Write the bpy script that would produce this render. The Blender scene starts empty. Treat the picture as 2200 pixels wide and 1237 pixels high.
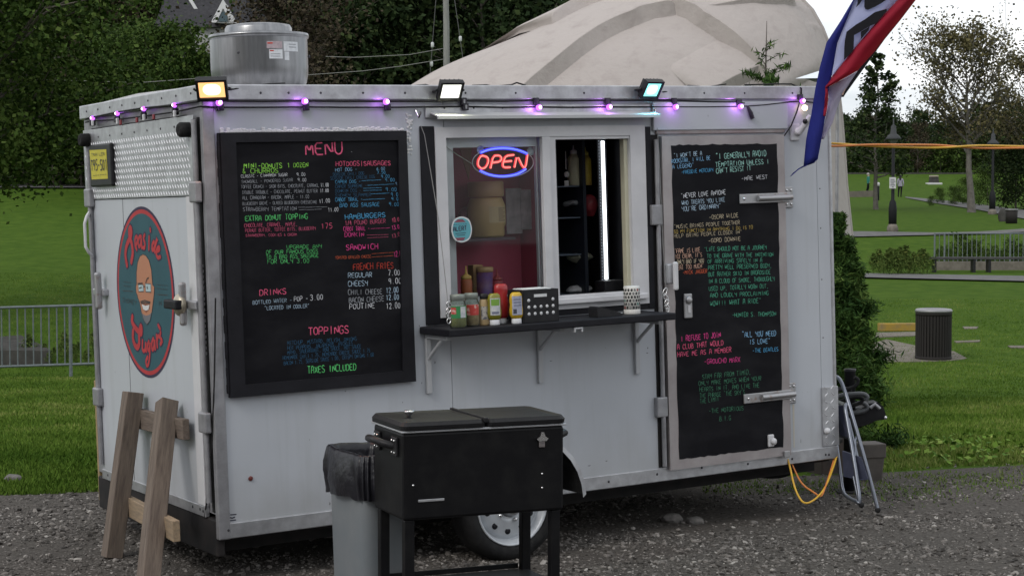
import bpy, bmesh, math, random
import numpy as np
from math import sin, cos, pi, radians, sqrt
from mathutils import Vector, Matrix, noise as mnoise
from mathutils.bvhtree import BVHTree

scene = bpy.context.scene
C = scene.collection

# ------------------------------------------------------------------ camera, sky, sun, exposure
FOC, PX, PY = 3892.8, 1100.0, 618.5        # focal length and centre in pixels of a 2200 px wide frame
PITCH = 0.0459
CAMZ = 1.80
cam_d = bpy.data.cameras.new('camera')
cam_d.sensor_width = 36.0
cam_d.lens = 36.0 * FOC / 2200.0
cam_d.clip_start, cam_d.clip_end = 0.1, 3000.0
cam = bpy.data.objects.new('camera', cam_d)
cam.location = (0, 0, CAMZ)
cam.rotation_euler = (pi / 2 - PITCH, 0, 0)
C.objects.link(cam)
scene.camera = cam

SUN_EL, SUN_AZ = radians(40), radians(-138)   # azimuth clockwise from +Y: behind the camera, to its left, through cloud
world = bpy.data.worlds.new('World')
scene.world = world
world.use_nodes = True
nt = world.node_tree
nt.nodes.clear()
wo = nt.nodes.new('ShaderNodeOutputWorld')
bg = nt.nodes.new('ShaderNodeBackground')
bg.inputs['Strength'].default_value = 0.10
sky = nt.nodes.new('ShaderNodeTexSky')
sky.sky_type = 'NISHITA'
sky.sun_disc = False
sky.sun_elevation = SUN_EL
sky.sun_rotation = SUN_AZ
sky.dust_density = 3.0
tc = nt.nodes.new('ShaderNodeTexCoord')
mp = nt.nodes.new('ShaderNodeMapping')
mp.inputs['Scale'].default_value = (1.6, 1.6, 9.0)
nz = nt.nodes.new('ShaderNodeTexNoise')
nz.inputs['Scale'].default_value = 1.5
nz.inputs['Detail'].default_value = 6
nz.inputs['Roughness'].default_value = 0.55
cr = nt.nodes.new('ShaderNodeValToRGB')
cr.color_ramp.elements[0].position = 0.34
cr.color_ramp.elements[0].color = (7.2, 8.1, 9.0, 1)
cr.color_ramp.elements[1].position = 0.58
cr.color_ramp.elements[1].color = (17.5, 17.5, 17.6, 1)
mx = nt.nodes.new('ShaderNodeMixRGB')
mx.inputs['Fac'].default_value = 0.80      # overcast: mostly cloud, some of the clear sky's own gradient
nt.links.new(tc.outputs['Generated'], mp.inputs['Vector'])
nt.links.new(mp.outputs['Vector'], nz.inputs['Vector'])
nt.links.new(nz.outputs['Fac'], cr.inputs['Fac'])
nt.links.new(sky.outputs['Color'], mx.inputs['Color1'])
nt.links.new(cr.outputs['Color'], mx.inputs['Color2'])
nt.links.new(mx.outputs['Color'], bg.inputs['Color'])
nt.links.new(bg.outputs['Background'], wo.inputs['Surface'])

sun_d = bpy.data.lights.new('sun', 'SUN')
sun_d.energy = 1.0
sun_d.angle = radians(14)
sun_d.color = (1.0, 0.96, 0.9)
sun = bpy.data.objects.new('sun', sun_d)
sdir = Vector((sin(SUN_AZ) * cos(SUN_EL), cos(SUN_AZ) * cos(SUN_EL), sin(SUN_EL)))
sun.rotation_euler = (-sdir).to_track_quat('-Z', 'Y').to_euler()
sun.location = (0, 0, 30)
C.objects.link(sun)

vs = scene.view_settings
vs.view_transform = 'Standard'
vs.look = 'None'
vs.gamma = 1
vs.use_curve_mapping = False
vs.exposure = -0.12
scene.cycles.max_bounces = 8
scene.cycles.transparent_max_bounces = 12

rnd = random.Random(7)
rng = np.random.default_rng(11)

# ------------------------------------------------------------------ helpers
W = {}                                        # world matrix of each thing's frame


def rx(a): return Matrix.Rotation(a, 4, 'X')
def ry(a): return Matrix.Rotation(a, 4, 'Y')
def rz(a): return Matrix.Rotation(a, 4, 'Z')


ID = Matrix.Identity(4)
_t = rx(-PITCH) @ Vector((-1.3842, 8.6138, -1.1925))
TR = Matrix.Translation(_t + Vector((0, 0, CAMZ))) @ rx(0.0537 - PITCH) @ ry(-0.0312) @ rz(0.5359)
TRI = TR.inverted()
TL, TW, TH = 3.81, 1.822, 2.15                # the trailer's length, width, height


def ray(px, py):
    v = Vector(((px - PX) / FOC, 1.0, (PY - py) / FOC))
    return (rx(-PITCH) @ v)


def at(px, py, d):
    """world point seen at that pixel, d metres ahead"""
    v = ray(px, py)
    return Vector((0, 0, CAMZ)) + v * (d / v.y)


def hit(px, py, axis, val):
    """point of the trailer frame where the pixel's sight line meets the plane axis = val"""
    o = TRI @ Vector((0, 0, CAMZ))
    d = TRI.to_3x3() @ ray(px, py)
    return o + d * ((val - o[axis]) / d[axis])


def F(px, py, off=0.0): return hit(px, py, 1, -off)       # on the serving side
def S(px, py, off=0.0): return hit(px, py, 0, -off)       # on the rear end


def smooth(a, b, x):
    t = min(1.0, max(0.0, (x - a) / (b - a)))
    return t * t * (3 - 2 * t)


RIGHT = [(0, 0), (13, 0), (17, -.25), (24, -.75), (33, -1.06), (40, -.9), (48, -.62), (55, -.47), (61, -.40), (66, .1), (72, .75),
         (85, 1.1), (100, 1.42), (138, 2.34), (180, 4.9), (260, 7.5), (420, 12), (700, 14)]
LEFT = [(0, 0), (12, 0), (17, -.25), (24, -.68), (28, -.88), (30, -1.15), (34, -.95), (45, -.12), (60, 1.0), (80, 2.5), (110, 3.4),
        (160, 5.5), (260, 9), (420, 12), (700, 14)]


def interp(tab, d):
    for (a, za), (b, zb) in zip(tab, tab[1:]):
        if d <= b:
            t = max(0.0, (d - a) / (b - a))
            return za + (zb - za) * t
    return tab[-1][1]


def ground_z(x, y):
    if y < 6: return 0.0
    s = x / y
    w = 1 - smooth(-0.20, -0.06, s)
    return interp(RIGHT, y) * (1 - w) + interp(LEFT, y) * w


def G(px, py):
    v = ray(px, py)
    p0 = Vector((0, 0, CAMZ))
    last = 5.0
    d = 5.0
    while d < 650:
        p = p0 + v * (d / v.y)
        if p.z < ground_z(p.x, p.y): break
        last = d
        d *= 1.01
    a, b = last, d
    for _ in range(25):
        m = (a + b) / 2
        p = p0 + v * (m / v.y)
        if p.z < ground_z(p.x, p.y): b = m
        else: a = m
    p = p0 + v * (a / v.y)
    return Vector((p.x, p.y, ground_z(p.x, p.y)))


class MB:
    """vertices and faces collected for ONE mesh object"""
    def __init__(s): s.v, s.f, s.sm = [], [], []

    def add(s, vs_, fs, smooth_=False):
        o = len(s.v)
        s.v += [Vector(a) for a in vs_]
        s.f += [tuple(i + o for i in f) for f in fs]
        s.sm += [smooth_] * len(fs)
        return s

    def box(s, a, b, m=None):
        (x0, y0, z0), (x1, y1, z1) = a, b
        v = [Vector(p) for p in ((x0, y0, z0), (x1, y0, z0), (x1, y1, z0), (x0, y1, z0), (x0, y0, z1), (x1, y0, z1), (x1, y1, z1), (x0, y1, z1))]
        if m is not None: v = [m @ p for p in v]
        return s.add(v, [(0, 3, 2, 1), (4, 5, 6, 7), (0, 1, 5, 4), (1, 2, 6, 5), (2, 3, 7, 6), (3, 0, 4, 7)])

    def cbox(s, a, b, bev=0.004, m=None, seg=2):
        bm = bmesh.new()
        bmesh.ops.create_cube(bm, size=1)
        a, b = Vector(a), Vector(b)
        for v in bm.verts:
            v.co = Vector((a[i] + (b[i] - a[i]) * (v.co[i] + .5) for i in range(3)))
        bev = min(bev, 0.45 * min(abs(b[i] - a[i]) for i in range(3)))
        bmesh.ops.bevel(bm, geom=bm.edges[:], offset=bev, segments=seg, profile=.5, affect='EDGES')
        bmesh.ops.recalc_face_normals(bm, faces=bm.faces[:])
        bm.verts.index_update()
        s.add([(m @ v.co) if m is not None else v.co.copy() for v in bm.verts], [[v.index for v in f.verts] for f in bm.faces])
        bm.free()
        return s

    def tube(s, pts, r, n=8, closed=False, cap=True):
        pts = [Vector(p) for p in pts]
        k = len(pts)
        rs = r if isinstance(r, (list, tuple)) else [r] * k
        rings = []
        up = None
        for i, p in enumerate(pts):
            a = pts[(i - 1) % k] if (i > 0 or closed) else p
            b = pts[(i + 1) % k] if (i < k - 1 or closed) else p
            t = (b - a)
            if t.length < 1e-9: t = Vector((0, 0, 1))
            t.normalize()
            if up is None:
                up = Vector((0, 0, 1)) if abs(t.z) < .9 else Vector((1, 0, 0))
            u = (up - t * up.dot(t))
            if u.length < 1e-6: u = t.orthogonal()
            u.normalize()
            up = u
            w = t.cross(u)
            rings.append([p + (u * cos(2 * pi * j / n) + w * sin(2 * pi * j / n)) * rs[i] for j in range(n)])
        vs_ = [q for rg in rings for q in rg]
        fs = []
        for i in range(k if closed else k - 1):
            i2 = (i + 1) % k
            for j in range(n):
                j2 = (j + 1) % n
                fs.append((i * n + j, i * n + j2, i2 * n + j2, i2 * n + j))
        s.add(vs_, fs, True)
        if cap and not closed:
            s.add(rings[0], [tuple(range(n))[::-1]])
            s.add(rings[-1], [tuple(range(n))])
        return s

    def lathe(s, prof, n=24, m=None, cap=False, flat=False):
        """prof = [(r, z)], turned about z"""
        vs_ = []
        for r, z in prof:
            for j in range(n):
                a = 2 * pi * j / n
                p = Vector((r * cos(a), r * sin(a), z))
                vs_.append(m @ p if m is not None else p)
        fs = []
        for i in range(len(prof) - 1):
            for j in range(n):
                j2 = (j + 1) % n
                fs.append((i * n + j, i * n + j2, (i + 1) * n + j2, (i + 1) * n + j))
        if cap:
            fs.append(tuple(range(n))[::-1])
            fs.append(tuple((len(prof) - 1) * n + j for j in range(n)))
        return s.add(vs_, fs, not flat)

    def ball(s, c, r, n=10, m=None):
        prof = [(sin(pi * i / n) * 1.0 + 1e-5, -cos(pi * i / n)) for i in range(n + 1)]
        r = Vector(r) if not isinstance(r, (int, float)) else Vector((r, r, r))
        mm = Matrix.Translation(Vector(c)) @ (m if m is not None else ID) @ Matrix.Diagonal((r.x, r.y, r.z, 1))
        return s.lathe(prof, n + 2, mm)

    def prism(s, poly, d):
        """closed polygon (3-D points) pushed along the vector d"""
        d = Vector(d)
        n = len(poly)
        v = [Vector(p) for p in poly] + [Vector(p) + d for p in poly]
        fs = [tuple(range(n)), tuple(range(2 * n - 1, n - 1, -1))]
        fs += [(i, i + n, (i + 1) % n + n, (i + 1) % n) for i in range(n)]
        return s.add(v, fs)

    def frame(s, outer, inner, d):
        """four-sided frame between two quads, pushed along d"""
        d = Vector(d)
        for i in range(4):
            j = (i + 1) % 4
            s.prism([outer[i], outer[j], inner[j], inner[i]], d)
        return s


MATS = {}


def obj(name, mb, mat, parent=None, frame=None, **props):
    """ONE mesh object; the shape is given in `frame` (a matrix) and stored in its parent's own frame"""
    me = bpy.data.meshes.new(name)
    fr = frame if frame is not None else (W.get(root(parent).name, ID) if parent else ID)
    pw = W.get(root(parent).name, ID) if parent else ID
    k = pw.inverted() @ fr
    me.from_pydata([k @ v for v in mb.v], [], mb.f)
    me.polygons.foreach_set('use_smooth', mb.sm)
    me.materials.append(mat)
    bm = bmesh.new()
    bm.from_mesh(me)
    if not props.pop('keep', False): bmesh.ops.recalc_face_normals(bm, faces=bm.faces[:])
    bm.to_mesh(me)
    bm.free()
    me.update()
    o = bpy.data.objects.new(name, me)
    C.objects.link(o)
    if parent: o.parent = parent
    for a, b in props.items(): o[a] = b
    return o


def root(o):
    while o.parent: o = o.parent
    return o


def thing(name, label, cat, mat4=ID, group=None):
    o = bpy.data.objects.new(name, None)
    o.empty_display_size = 0.1
    C.objects.link(o)
    o.matrix_world = mat4
    W[o.name] = mat4.copy()
    o['label'], o['category'] = label, cat
    if group: o['group'] = group
    return o


def on_trailer(p): return TR @ Matrix.Translation(Vector(p))


def copy_thing(o, mat4=None, label=None, name=None):
    c = o.copy()
    C.objects.link(c)
    if mat4 is not None:
        c.matrix_world = mat4
        W[c.name] = mat4.copy()
    if label: c['label'] = label
    for ch in list(o.children):
        d = ch.copy()
        C.objects.link(d)
        d.parent = c
        for g in ch.children:
            e = g.copy()
            C.objects.link(e)
            e.parent = d
    return c


def raw(name, verts, faces_n, mat, idx=None, smooth_=False, attrs=None):
    """fast mesh from arrays: verts (n,3); faces as an (m,k) array"""
    me = bpy.data.meshes.new(name)
    verts = np.asarray(verts, dtype=np.float32)
    faces_n = np.asarray(faces_n, dtype=np.int32)
    m, k = faces_n.shape
    me.vertices.add(len(verts))
    me.vertices.foreach_set('co', verts.ravel())
    me.loops.add(m * k)
    me.loops.foreach_set('vertex_index', faces_n.ravel())
    me.polygons.add(m)
    me.polygons.foreach_set('loop_start', np.arange(0, m * k, k, dtype=np.int32))
    me.polygons.foreach_set('loop_total', np.full(m, k, dtype=np.int32))
    me.polygons.foreach_set('use_smooth', np.full(m, smooth_, dtype=bool))
    if attrs is not None:
        a = me.attributes.new('tint', 'FLOAT', 'FACE')
        a.data.foreach_set('value', np.asarray(attrs, dtype=np.float32))
    me.materials.append(mat)
    me.update(calc_edges=True)
    return me


def link(name, me, parent=None, **props):
    o = bpy.data.objects.new(name, me)
    C.objects.link(o)
    if parent: o.parent = parent
    for a, b in props.items(): o[a] = b
    return o


# ------------------------------------------------------------------ materials
def mat(name, col, rough=.6, metal=0., col2=None, scale=8., bump=0., bscale=40., spec=.5, ramp=(.35, .65), alpha=None, coat=0., stretch=None, tint=None):
    if name in MATS: return MATS[name]
    m = bpy.data.materials.new(name)
    m.use_nodes = True
    t = m.node_tree
    b = t.nodes['Principled BSDF']
    b.inputs['Base Color'].default_value = (*col, 1)
    b.inputs['Roughness'].default_value = rough
    b.inputs['Metallic'].default_value = metal
    b.inputs['Specular IOR Level'].default_value = spec
    b.inputs['Coat Weight'].default_value = coat
    co = t.nodes.new('ShaderNodeTexCoord')
    src = co.outputs['Object']
    if stretch:
        mpn = t.nodes.new('ShaderNodeMapping')
        mpn.inputs['Scale'].default_value = stretch
        t.links.new(src, mpn.inputs['Vector'])
        src = mpn.outputs['Vector']
    last = None
    if col2:
        n = t.nodes.new('ShaderNodeTexNoise')
        n.inputs['Scale'].default_value = scale
        n.inputs['Detail'].default_value = 6
        n.inputs['Roughness'].default_value = .6
        t.links.new(src, n.inputs['Vector'])
        r = t.nodes.new('ShaderNodeValToRGB')
        r.color_ramp.elements[0].position, r.color_ramp.elements[1].position = ramp
        r.color_ramp.elements[0].color = (*col, 1)
        r.color_ramp.elements[1].color = (*col2, 1)
        t.links.new(n.outputs['Fac'], r.inputs['Fac'])
        last = r.outputs['Color']
    if tint is not None:
        a = t.nodes.new('ShaderNodeAttribute')
        a.attribute_name = 'tint'
        r2 = t.nodes.new('ShaderNodeValToRGB')
        for i, (p, c) in enumerate(tint):
            e = r2.color_ramp.elements[i] if i < 2 else r2.color_ramp.elements.new(p)
            e.position = p
            e.color = (*c, 1)
        t.links.new(a.outputs['Fac'], r2.inputs['Fac'])
        last = r2.outputs['Color']
    if last is not None: t.links.new(last, b.inputs['Base Color'])
    if bump:
        n2 = t.nodes.new('ShaderNodeTexNoise')
        n2.inputs['Scale'].default_value = bscale
        n2.inputs['Detail'].default_value = 5
        t.links.new(src, n2.inputs['Vector'])
        bp = t.nodes.new('ShaderNodeBump')
        bp.inputs['Strength'].default_value = bump
        bp.inputs['Distance'].default_value = .01
        t.links.new(n2.outputs['Fac'], bp.inputs['Height'])
        t.links.new(bp.outputs['Normal'], b.inputs['Normal'])
    MATS[name] = m
    return m


def emit(name, col, s):
    if name in MATS: return MATS[name]
    m = bpy.data.materials.new(name)
    m.use_nodes = True
    t = m.node_tree
    t.nodes.clear()
    o = t.nodes.new('ShaderNodeOutputMaterial')
    e = t.nodes.new('ShaderNodeEmission')
    e.inputs['Color'].default_value = (*col, 1)
    e.inputs['Strength'].default_value = s
    t.links.new(e.outputs[0], o.inputs['Surface'])
    MATS[name] = m
    return m


def clear(name, col=(1, 1, 1), refl=.08, haze=0.0, hazecol=(.6, .6, .6)):
    """thin clear sheet or jar wall: sees through, with a fresnel reflection"""
    if name in MATS: return MATS[name]
    m = bpy.data.materials.new(name)
    m.use_nodes = True
    t = m.node_tree
    t.nodes.clear()
    o = t.nodes.new('ShaderNodeOutputMaterial')
    tr = t.nodes.new('ShaderNodeBsdfTransparent')
    tr.inputs['Color'].default_value = (*col, 1)
    gl = t.nodes.new('ShaderNodeBsdfGlossy')
    gl.inputs['Roughness'].default_value = .02
    fr = t.nodes.new('ShaderNodeFresnel')
    fr.inputs['IOR'].default_value = 1.22
    mx1 = t.nodes.new('ShaderNodeMixShader')
    t.links.new(fr.outputs[0], mx1.inputs[0])
    t.links.new(tr.outputs[0], mx1.inputs[1])
    t.links.new(gl.outputs[0], mx1.inputs[2])
    last = mx1
    if haze:
        df = t.nodes.new('ShaderNodeBsdfDiffuse')
        df.inputs['Color'].default_value = (*hazecol, 1)
        mx2 = t.nodes.new('ShaderNodeMixShader')
        mx2.inputs[0].default_value = haze
        t.links.new(mx1.outputs[0], mx2.inputs[1])
        t.links.new(df.outputs[0], mx2.inputs[2])
        last = mx2
    t.links.new(last.outputs[0], o.inputs['Surface'])
    MATS[name] = m
    return m


def wall_paint():
    """aged white sheet: faint run-down streaks, chalky patches, road splash low down, slightly wavy"""
    m = bpy.data.materials.new('white_sheet')
    m.use_nodes = True
    t = m.node_tree
    b = t.nodes['Principled BSDF']
    N_ = t.nodes.new
    co = N_('ShaderNodeTexCoord')

    def noise(sc, stretch, det=5):
        mp_ = N_('ShaderNodeMapping')
        mp_.inputs['Scale'].default_value = stretch
        n_ = N_('ShaderNodeTexNoise')
        n_.inputs['Scale'].default_value = sc
        n_.inputs['Detail'].default_value = det
        t.links.new(co.outputs['Object'], mp_.inputs['Vector'])
        t.links.new(mp_.outputs['Vector'], n_.inputs['Vector'])
        return n_.outputs['Fac']

    def ramp(src, p0, c0, p1, c1):
        r_ = N_('ShaderNodeValToRGB')
        r_.color_ramp.elements[0].position, r_.color_ramp.elements[1].position = p0, p1
        r_.color_ramp.elements[0].color, r_.color_ramp.elements[1].color = (*c0, 1), (*c1, 1)
        t.links.new(src, r_.inputs['Fac'])
        return r_.outputs['Color']

    def mul(a, c):
        x = N_('ShaderNodeMixRGB')
        x.blend_type = 'MULTIPLY'
        x.inputs['Fac'].default_value = 1
        t.links.new(a, x.inputs['Color1'])
        t.links.new(c, x.inputs['Color2'])
        return x.outputs['Color']
    base = ramp(noise(1.5, (1, 1, 1)), .35, (.472, .497, .538), .7, (.432, .455, .490))
    streak = ramp(noise(3, (5, 5, .3)), .22, (.90, .895, .88), .46, (1, 1, 1))
    spots = ramp(noise(26, (1, 1, 1), 3), .23, (.78, .77, .75), .29, (1, 1, 1))
    sep = N_('ShaderNodeSeparateXYZ')
    t.links.new(co.outputs['Object'], sep.inputs[0])
    ad = N_('ShaderNodeMath')
    ad.operation = 'MULTIPLY_ADD'
    t.links.new(noise(7, (1, 1, .6)), ad.inputs[0])
    ad.inputs[1].default_value = -.5
    t.links.new(sep.outputs['Z'], ad.inputs[2])
    sh_ = N_('ShaderNodeMath')
    sh_.operation = 'ADD'
    t.links.new(ad.outputs[0], sh_.inputs[0])
    sh_.inputs[1].default_value = .6
    splash = ramp(sh_.outputs[0], .33, (.84, .82, .79), .72, (1, 1, 1))
    t.links.new(mul(mul(mul(base, streak), spots), splash), b.inputs['Base Color'])
    b.inputs['Roughness'].default_value = .36
    b.inputs['Specular IOR Level'].default_value = .4
    bp = N_('ShaderNodeBump')
    bp.inputs['Strength'].default_value = .10
    bp.inputs['Distance'].default_value = .02
    t.links.new(noise(3.2, (1, 1, .7), 2), bp.inputs['Height'])
    t.links.new(bp.outputs['Normal'], b.inputs['Normal'])
    return m


M_WHITE = wall_paint()
M_ALU = mat('aluminium', (.52, .53, .55), .42, .75, col2=(.38, .38, .40), scale=14, bump=.06, bscale=60)
M_ALUD = mat('dull_aluminium', (.36, .36, .38), .5, .6, col2=(.24, .24, .25), scale=10, bump=.08, bscale=50)
M_CHROME = mat('bright_steel', (.75, .75, .76), .25, 1.0, col2=(.6, .6, .6), scale=20)
M_RUSTY = mat('worn_steel', (.40, .40, .41), .45, .8, col2=(.26, .17, .12), scale=30, ramp=(.55, .8))
M_BLACK = mat('black_paint', (.009, .009, .012), .55, col2=(.014, .014, .018), scale=12, bump=.08, bscale=35, spec=.2)
M_BOARD = mat('blackboard', (.005, .005, .007), .6, col2=(.019, .019, .022), scale=3.2, ramp=(.42, .85), stretch=(1, 1, 2.2), bump=.03, bscale=20, spec=.13)
M_PLASTIC = mat('black_plastic', (.011, .011, .013), .45, col2=(.02, .02, .022), scale=20, bump=.05, bscale=80, spec=.25)
M_RUBBER = mat('rubber', (.011, .011, .012), .8, col2=(.022, .022, .022), scale=25, bump=.2, bscale=90, spec=.2)
M_DARK = mat('dark_frame', (.014, .014, .015), .7, col2=(.025, .022, .022), scale=10, spec=.2)
M_VINYL = mat('white_vinyl', (.60, .60, .62), .4, col2=(.53, .53, .55), scale=6)
M_CREAM = mat('yellowed_vinyl', (.55, .53, .40), .5, col2=(.5, .48, .36), scale=10)
M_WOOD = mat('weathered_wood', (.185, .150, .122), .85, spec=.15, col2=(.115, .092, .078), scale=9, bump=.3, bscale=26, stretch=(9, 9, .9))
M_GALV = mat('galvanised', (.165, .19, .20), .6, .2, col2=(.125, .145, .152), scale=12, spec=.2)
M_SCREW = mat('screw', (.05, .05, .055), .5, .5)
M_GLASS = clear('glass', (.93, .95, .95))

# ------------------------------------------------------------------ ground
M_GRAVEL = mat('gravel_dirt', (.050, .045, .040), .95, col2=(.115, .105, .095), scale=40, bump=1.0, bscale=90, spec=.1)
M_LAWN = mat('lawn', (.034, .072, .009), .9, col2=(.066, .112, .016), scale=2.2, bump=.9, bscale=30, ramp=(.3, .7), spec=.02)
M_STONE = mat('gravel_stone', (.1, .1, .1), .85, spec=.2, tint=[(0, (.034, .031, .028)), (.5, (.122, .112, .103)), (.85, (.235, .216, .200)), (1, (.36, .34, .315))])
M_BLADE = mat('grass_blade', (.05, .09, .01), .8, spec=.03, tint=[(0, (.046, .092, .012)), (.6, (.105, .172, .027)), (1, (.205, .235, .07))])
M_PATH = mat('path_asphalt', (.115, .115, .115), .95, col2=(.15, .15, .147), scale=3, bump=.2, bscale=60, spec=.05)
M_CONC = mat('concrete', (.20, .182, .158), .95, col2=(.13, .118, .10), scale=5, bump=.3, bscale=40, spec=.05)
M_CONCD = mat('dark_concrete', (.075, .072, .068), .95, spec=.05, col2=(.045, .045, .042), scale=4, bump=.4, bscale=20)

xs = sorted(set([round(s * v, 3) for s in (-1, 1) for v in [0, .3, .6, 1, 1.4, 1.8, 2.2, 2.6, 3, 3.5, 4, 4.5, 5, 5.6, 6.3, 7, 8, 9, 10, 11.5, 13, 15, 17, 19, 22, 25, 29, 33, 38, 44,
                                                            52, 62, 75, 90, 110, 140, 180, 240, 320, 420]]))
EDGE = [(-430, 12), (-6, 11.2), (-3.3, 11.15), (-2.6, 11.4), (0, 11.7), (1.6, 11.9), (2.4, 12.1), (3.6, 12.5), (6, 12.9), (430, 14)]


def edge_y(x):
    return interp([(a + 1000, b) for a, b in EDGE], x + 1000)


def sheet(name, rows, mat_):
    v, f = [], []
    for r in rows:
        for x in xs:
            y = r(x)
            v.append((x, y, ground_z(x, y)))
    n = len(xs)
    for i in range(len(rows) - 1):
        for j in range(n - 1):
            f.append((i * n + j, i * n + j + 1, (i + 1) * n + j + 1, (i + 1) * n + j))
    me = raw(name, v, f, mat_, smooth_=True)
    return link(name, me, kind='structure')


tt = [0, .5, .8, .9, .95, 1.0]
sheet('gravel_ground', [(lambda x, t=t: -120 + (edge_y(x) + 120) * t) for t in tt], M_GRAVEL)
dd = [0, .6, 1.2, 2, 3, 4, 5.5, 7, 9, 11, 13, 15, 16, 17, 18, 19, 20, 22, 24, 27, 30, 33, 36, 40, 43, 46, 48, 49, 50, 51, 53, 55, 57, 59, 61, 64, 68, 73, 80, 88, 97, 107, 118, 126,
      135, 145, 155, 165, 175, 190, 210, 240, 290, 370, 480, 680]
sheet('lawn', [(lambda x, t=t: edge_y(x) + t) for t in dd], M_LAWN)

# gravel stones: real small stones, far too many to count
ico = bmesh.new()
bmesh.ops.create_icosphere(ico, subdivisions=1, radius=1)
iv = np.array([v.co[:] for v in ico.verts], dtype=np.float32)
ifc = np.array([[v.index for v in f.verts] for f in ico.faces], dtype=np.int32)
ico.free()


ov = np.array([(1, 0, 0), (-1, 0, 0), (0, 1, 0), (0, -1, 0), (0, 0, 1), (0, 0, -1)], dtype=np.float32)
of = np.array([(0, 2, 4), (2, 1, 4), (1, 3, 4), (3, 0, 4), (2, 0, 5), (1, 2, 5), (3, 1, 5), (0, 3, 5)], dtype=np.int32)


def stones(n, size, region, bv, bf, pw=2.2):
    px_, py_ = region(n)
    n = len(px_)
    k = len(bv)
    s = size[0] + (size[1] - size[0]) * rng.random(n) ** pw
    ax = np.stack([s * rng.uniform(.8, 1.7, n), s * rng.uniform(.6, 1.1, n), s * rng.uniform(.35, .75, n)], 1)
    V = bv[None] * (1 + rng.uniform(-.25, .25, (n, k, 1))) * ax[:, None, :]
    a = rng.random(n) * 2 * pi
    t1 = rng.normal(0, .35, n)
    ca, sa, ct, st = np.cos(a), np.sin(a), np.cos(t1), np.sin(t1)
    X, Y, Z = V[..., 0], V[..., 1], V[..., 2]
    X, Z = X * ct[:, None] - Z * st[:, None], X * st[:, None] + Z * ct[:, None]
    X, Y = X * ca[:, None] - Y * sa[:, None], X * sa[:, None] + Y * ca[:, None]
    V = np.stack([X + px_[:, None], Y + py_[:, None], Z + (ax[:, 2] * .25)[:, None]], 2)
    fc = bf[None] + (np.arange(n) * k)[:, None, None]
    tint_ = np.clip(rng.normal(.45, .26, n), 0, .95)
    tint_ = np.where(rng.random(n) < .006, 1.0, tint_)
    return V.reshape(-1, 3), fc.reshape(-1, 3), np.repeat(tint_, len(bf))


def gravel_region(n):
    x = rng.uniform(-4.6, 5.0, n)
    y = 7.2 + (13.2 - 7.2) * rng.random(n) ** .9
    e = np.array([edge_y(a) for a in x])
    p = np.clip((e + .1 - y) / .9, 0, 1)
    p = np.where(x > 1.0, np.clip((e - .2 - y) / 1.6, 0.04, 1), p)
    patch = np.array([mnoise.noise(Vector((a * .9, b * 1.6, 3.3))) for a, b in zip(x, y)])
    patch2 = np.array([mnoise.noise(Vector((a * .45, b * 2.4, 8.8))) for a, b in zip(x, y)])
    p *= np.clip(.72 + patch * 1.0 + patch2 * .9, .10, 1)
    k = (rng.random(n) < p) & (y < e + .25)
    return x[k], y[k]


v1, f1, t1_ = stones(66000, (.005, .018), gravel_region, iv, ifc, 2.6)
v2, f2, t2_ = stones(110000, (.003, .008), gravel_region, ov, of, 1.3)
link('gravel', raw('gravel', np.concatenate([v1, v2]), np.concatenate([f1, f2 + len(v1)]), M_STONE, attrs=np.concatenate([t1_, t2_])), kind='stuff')
# a few larger loose stones lying on the gravel
for i, (px, py, r_, lb) in enumerate([(1445, 1120, .055, 'grey angular stone lying under the trailer floor, near the door'), (1494, 1123, .042, 'pale flat stone lying on the gravel below the chalk-written door'), (1620, 1124, .02, 'small white stone on the gravel below the hanging cords'),
                                      (28, 1032, .05, 'pale rock at the edge of the grass by the frame edge')]):
    g_ = G(px, py)
    m_ = bmesh.new()
    bmesh.ops.create_icosphere(m_, subdivisions=2, radius=1)
    for v in m_.verts:
        k_ = 1 + .25 * mnoise.noise(v.co * 1.3 + Vector((i * 3.1, 0, 0)))
        v.co = Vector((v.co.x * r_ * 1.25, v.co.y * r_, v.co.z * r_ * .62)) * k_
    me_ = bpy.data.meshes.new('stone')
    m_.to_mesh(me_)
    m_.free()
    me_.materials.append(mat('loose_stone', (.11, .105, .10), .9, col2=(.18, .17, .16), scale=20, bump=.4, bscale=60, spec=.1))
    o_ = link('stone', me_, label=lb, category='stone')
    o_.location = (g_.x, g_.y, r_ * .3)


# grass blades
def blades(name, n, region, h, w, mat_, lean=.5, tilt=0.0):
    x, y = region(n)
    n = len(x)
    z = np.array([ground_z(a, b) for a, b in zip(x, y)])
    hh = rng.uniform(h[0], h[1], n)
    a = rng.random(n) * 2 * pi
    dx, dy = np.cos(a), np.sin(a)
    l = rng.normal(0, lean, n) * hh
    b = rng.random(n) * 2 * pi
    ww = rng.uniform(w[0], w[1], n)
    p0 = np.stack([x - dx * ww, y - dy * ww, z - .004], 1)
    p1 = np.stack([x + dx * ww, y + dy * ww, z - .004], 1)
    p2 = np.stack([x + np.cos(b) * l, y + np.sin(b) * l, z + hh], 1)
    V = np.stack([p0, p1, p2], 1).reshape(-1, 3)
    fc = np.arange(n * 3).reshape(-1, 3)
    big = np.array([mnoise.noise(Vector((q * .5, r * .35, 9.1))) for q, r in zip(x, y)])
    big2 = np.array([mnoise.noise(Vector((q * 2.1, r * 1.4, 4.4))) for q, r in zip(x, y)])
    t = np.clip(.44 + big * .55 + big2 * .35 + rng.normal(0, .17, n), 0, 1)
    return link(name, raw(name, V, fc, mat_, attrs=t), kind='stuff')


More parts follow.
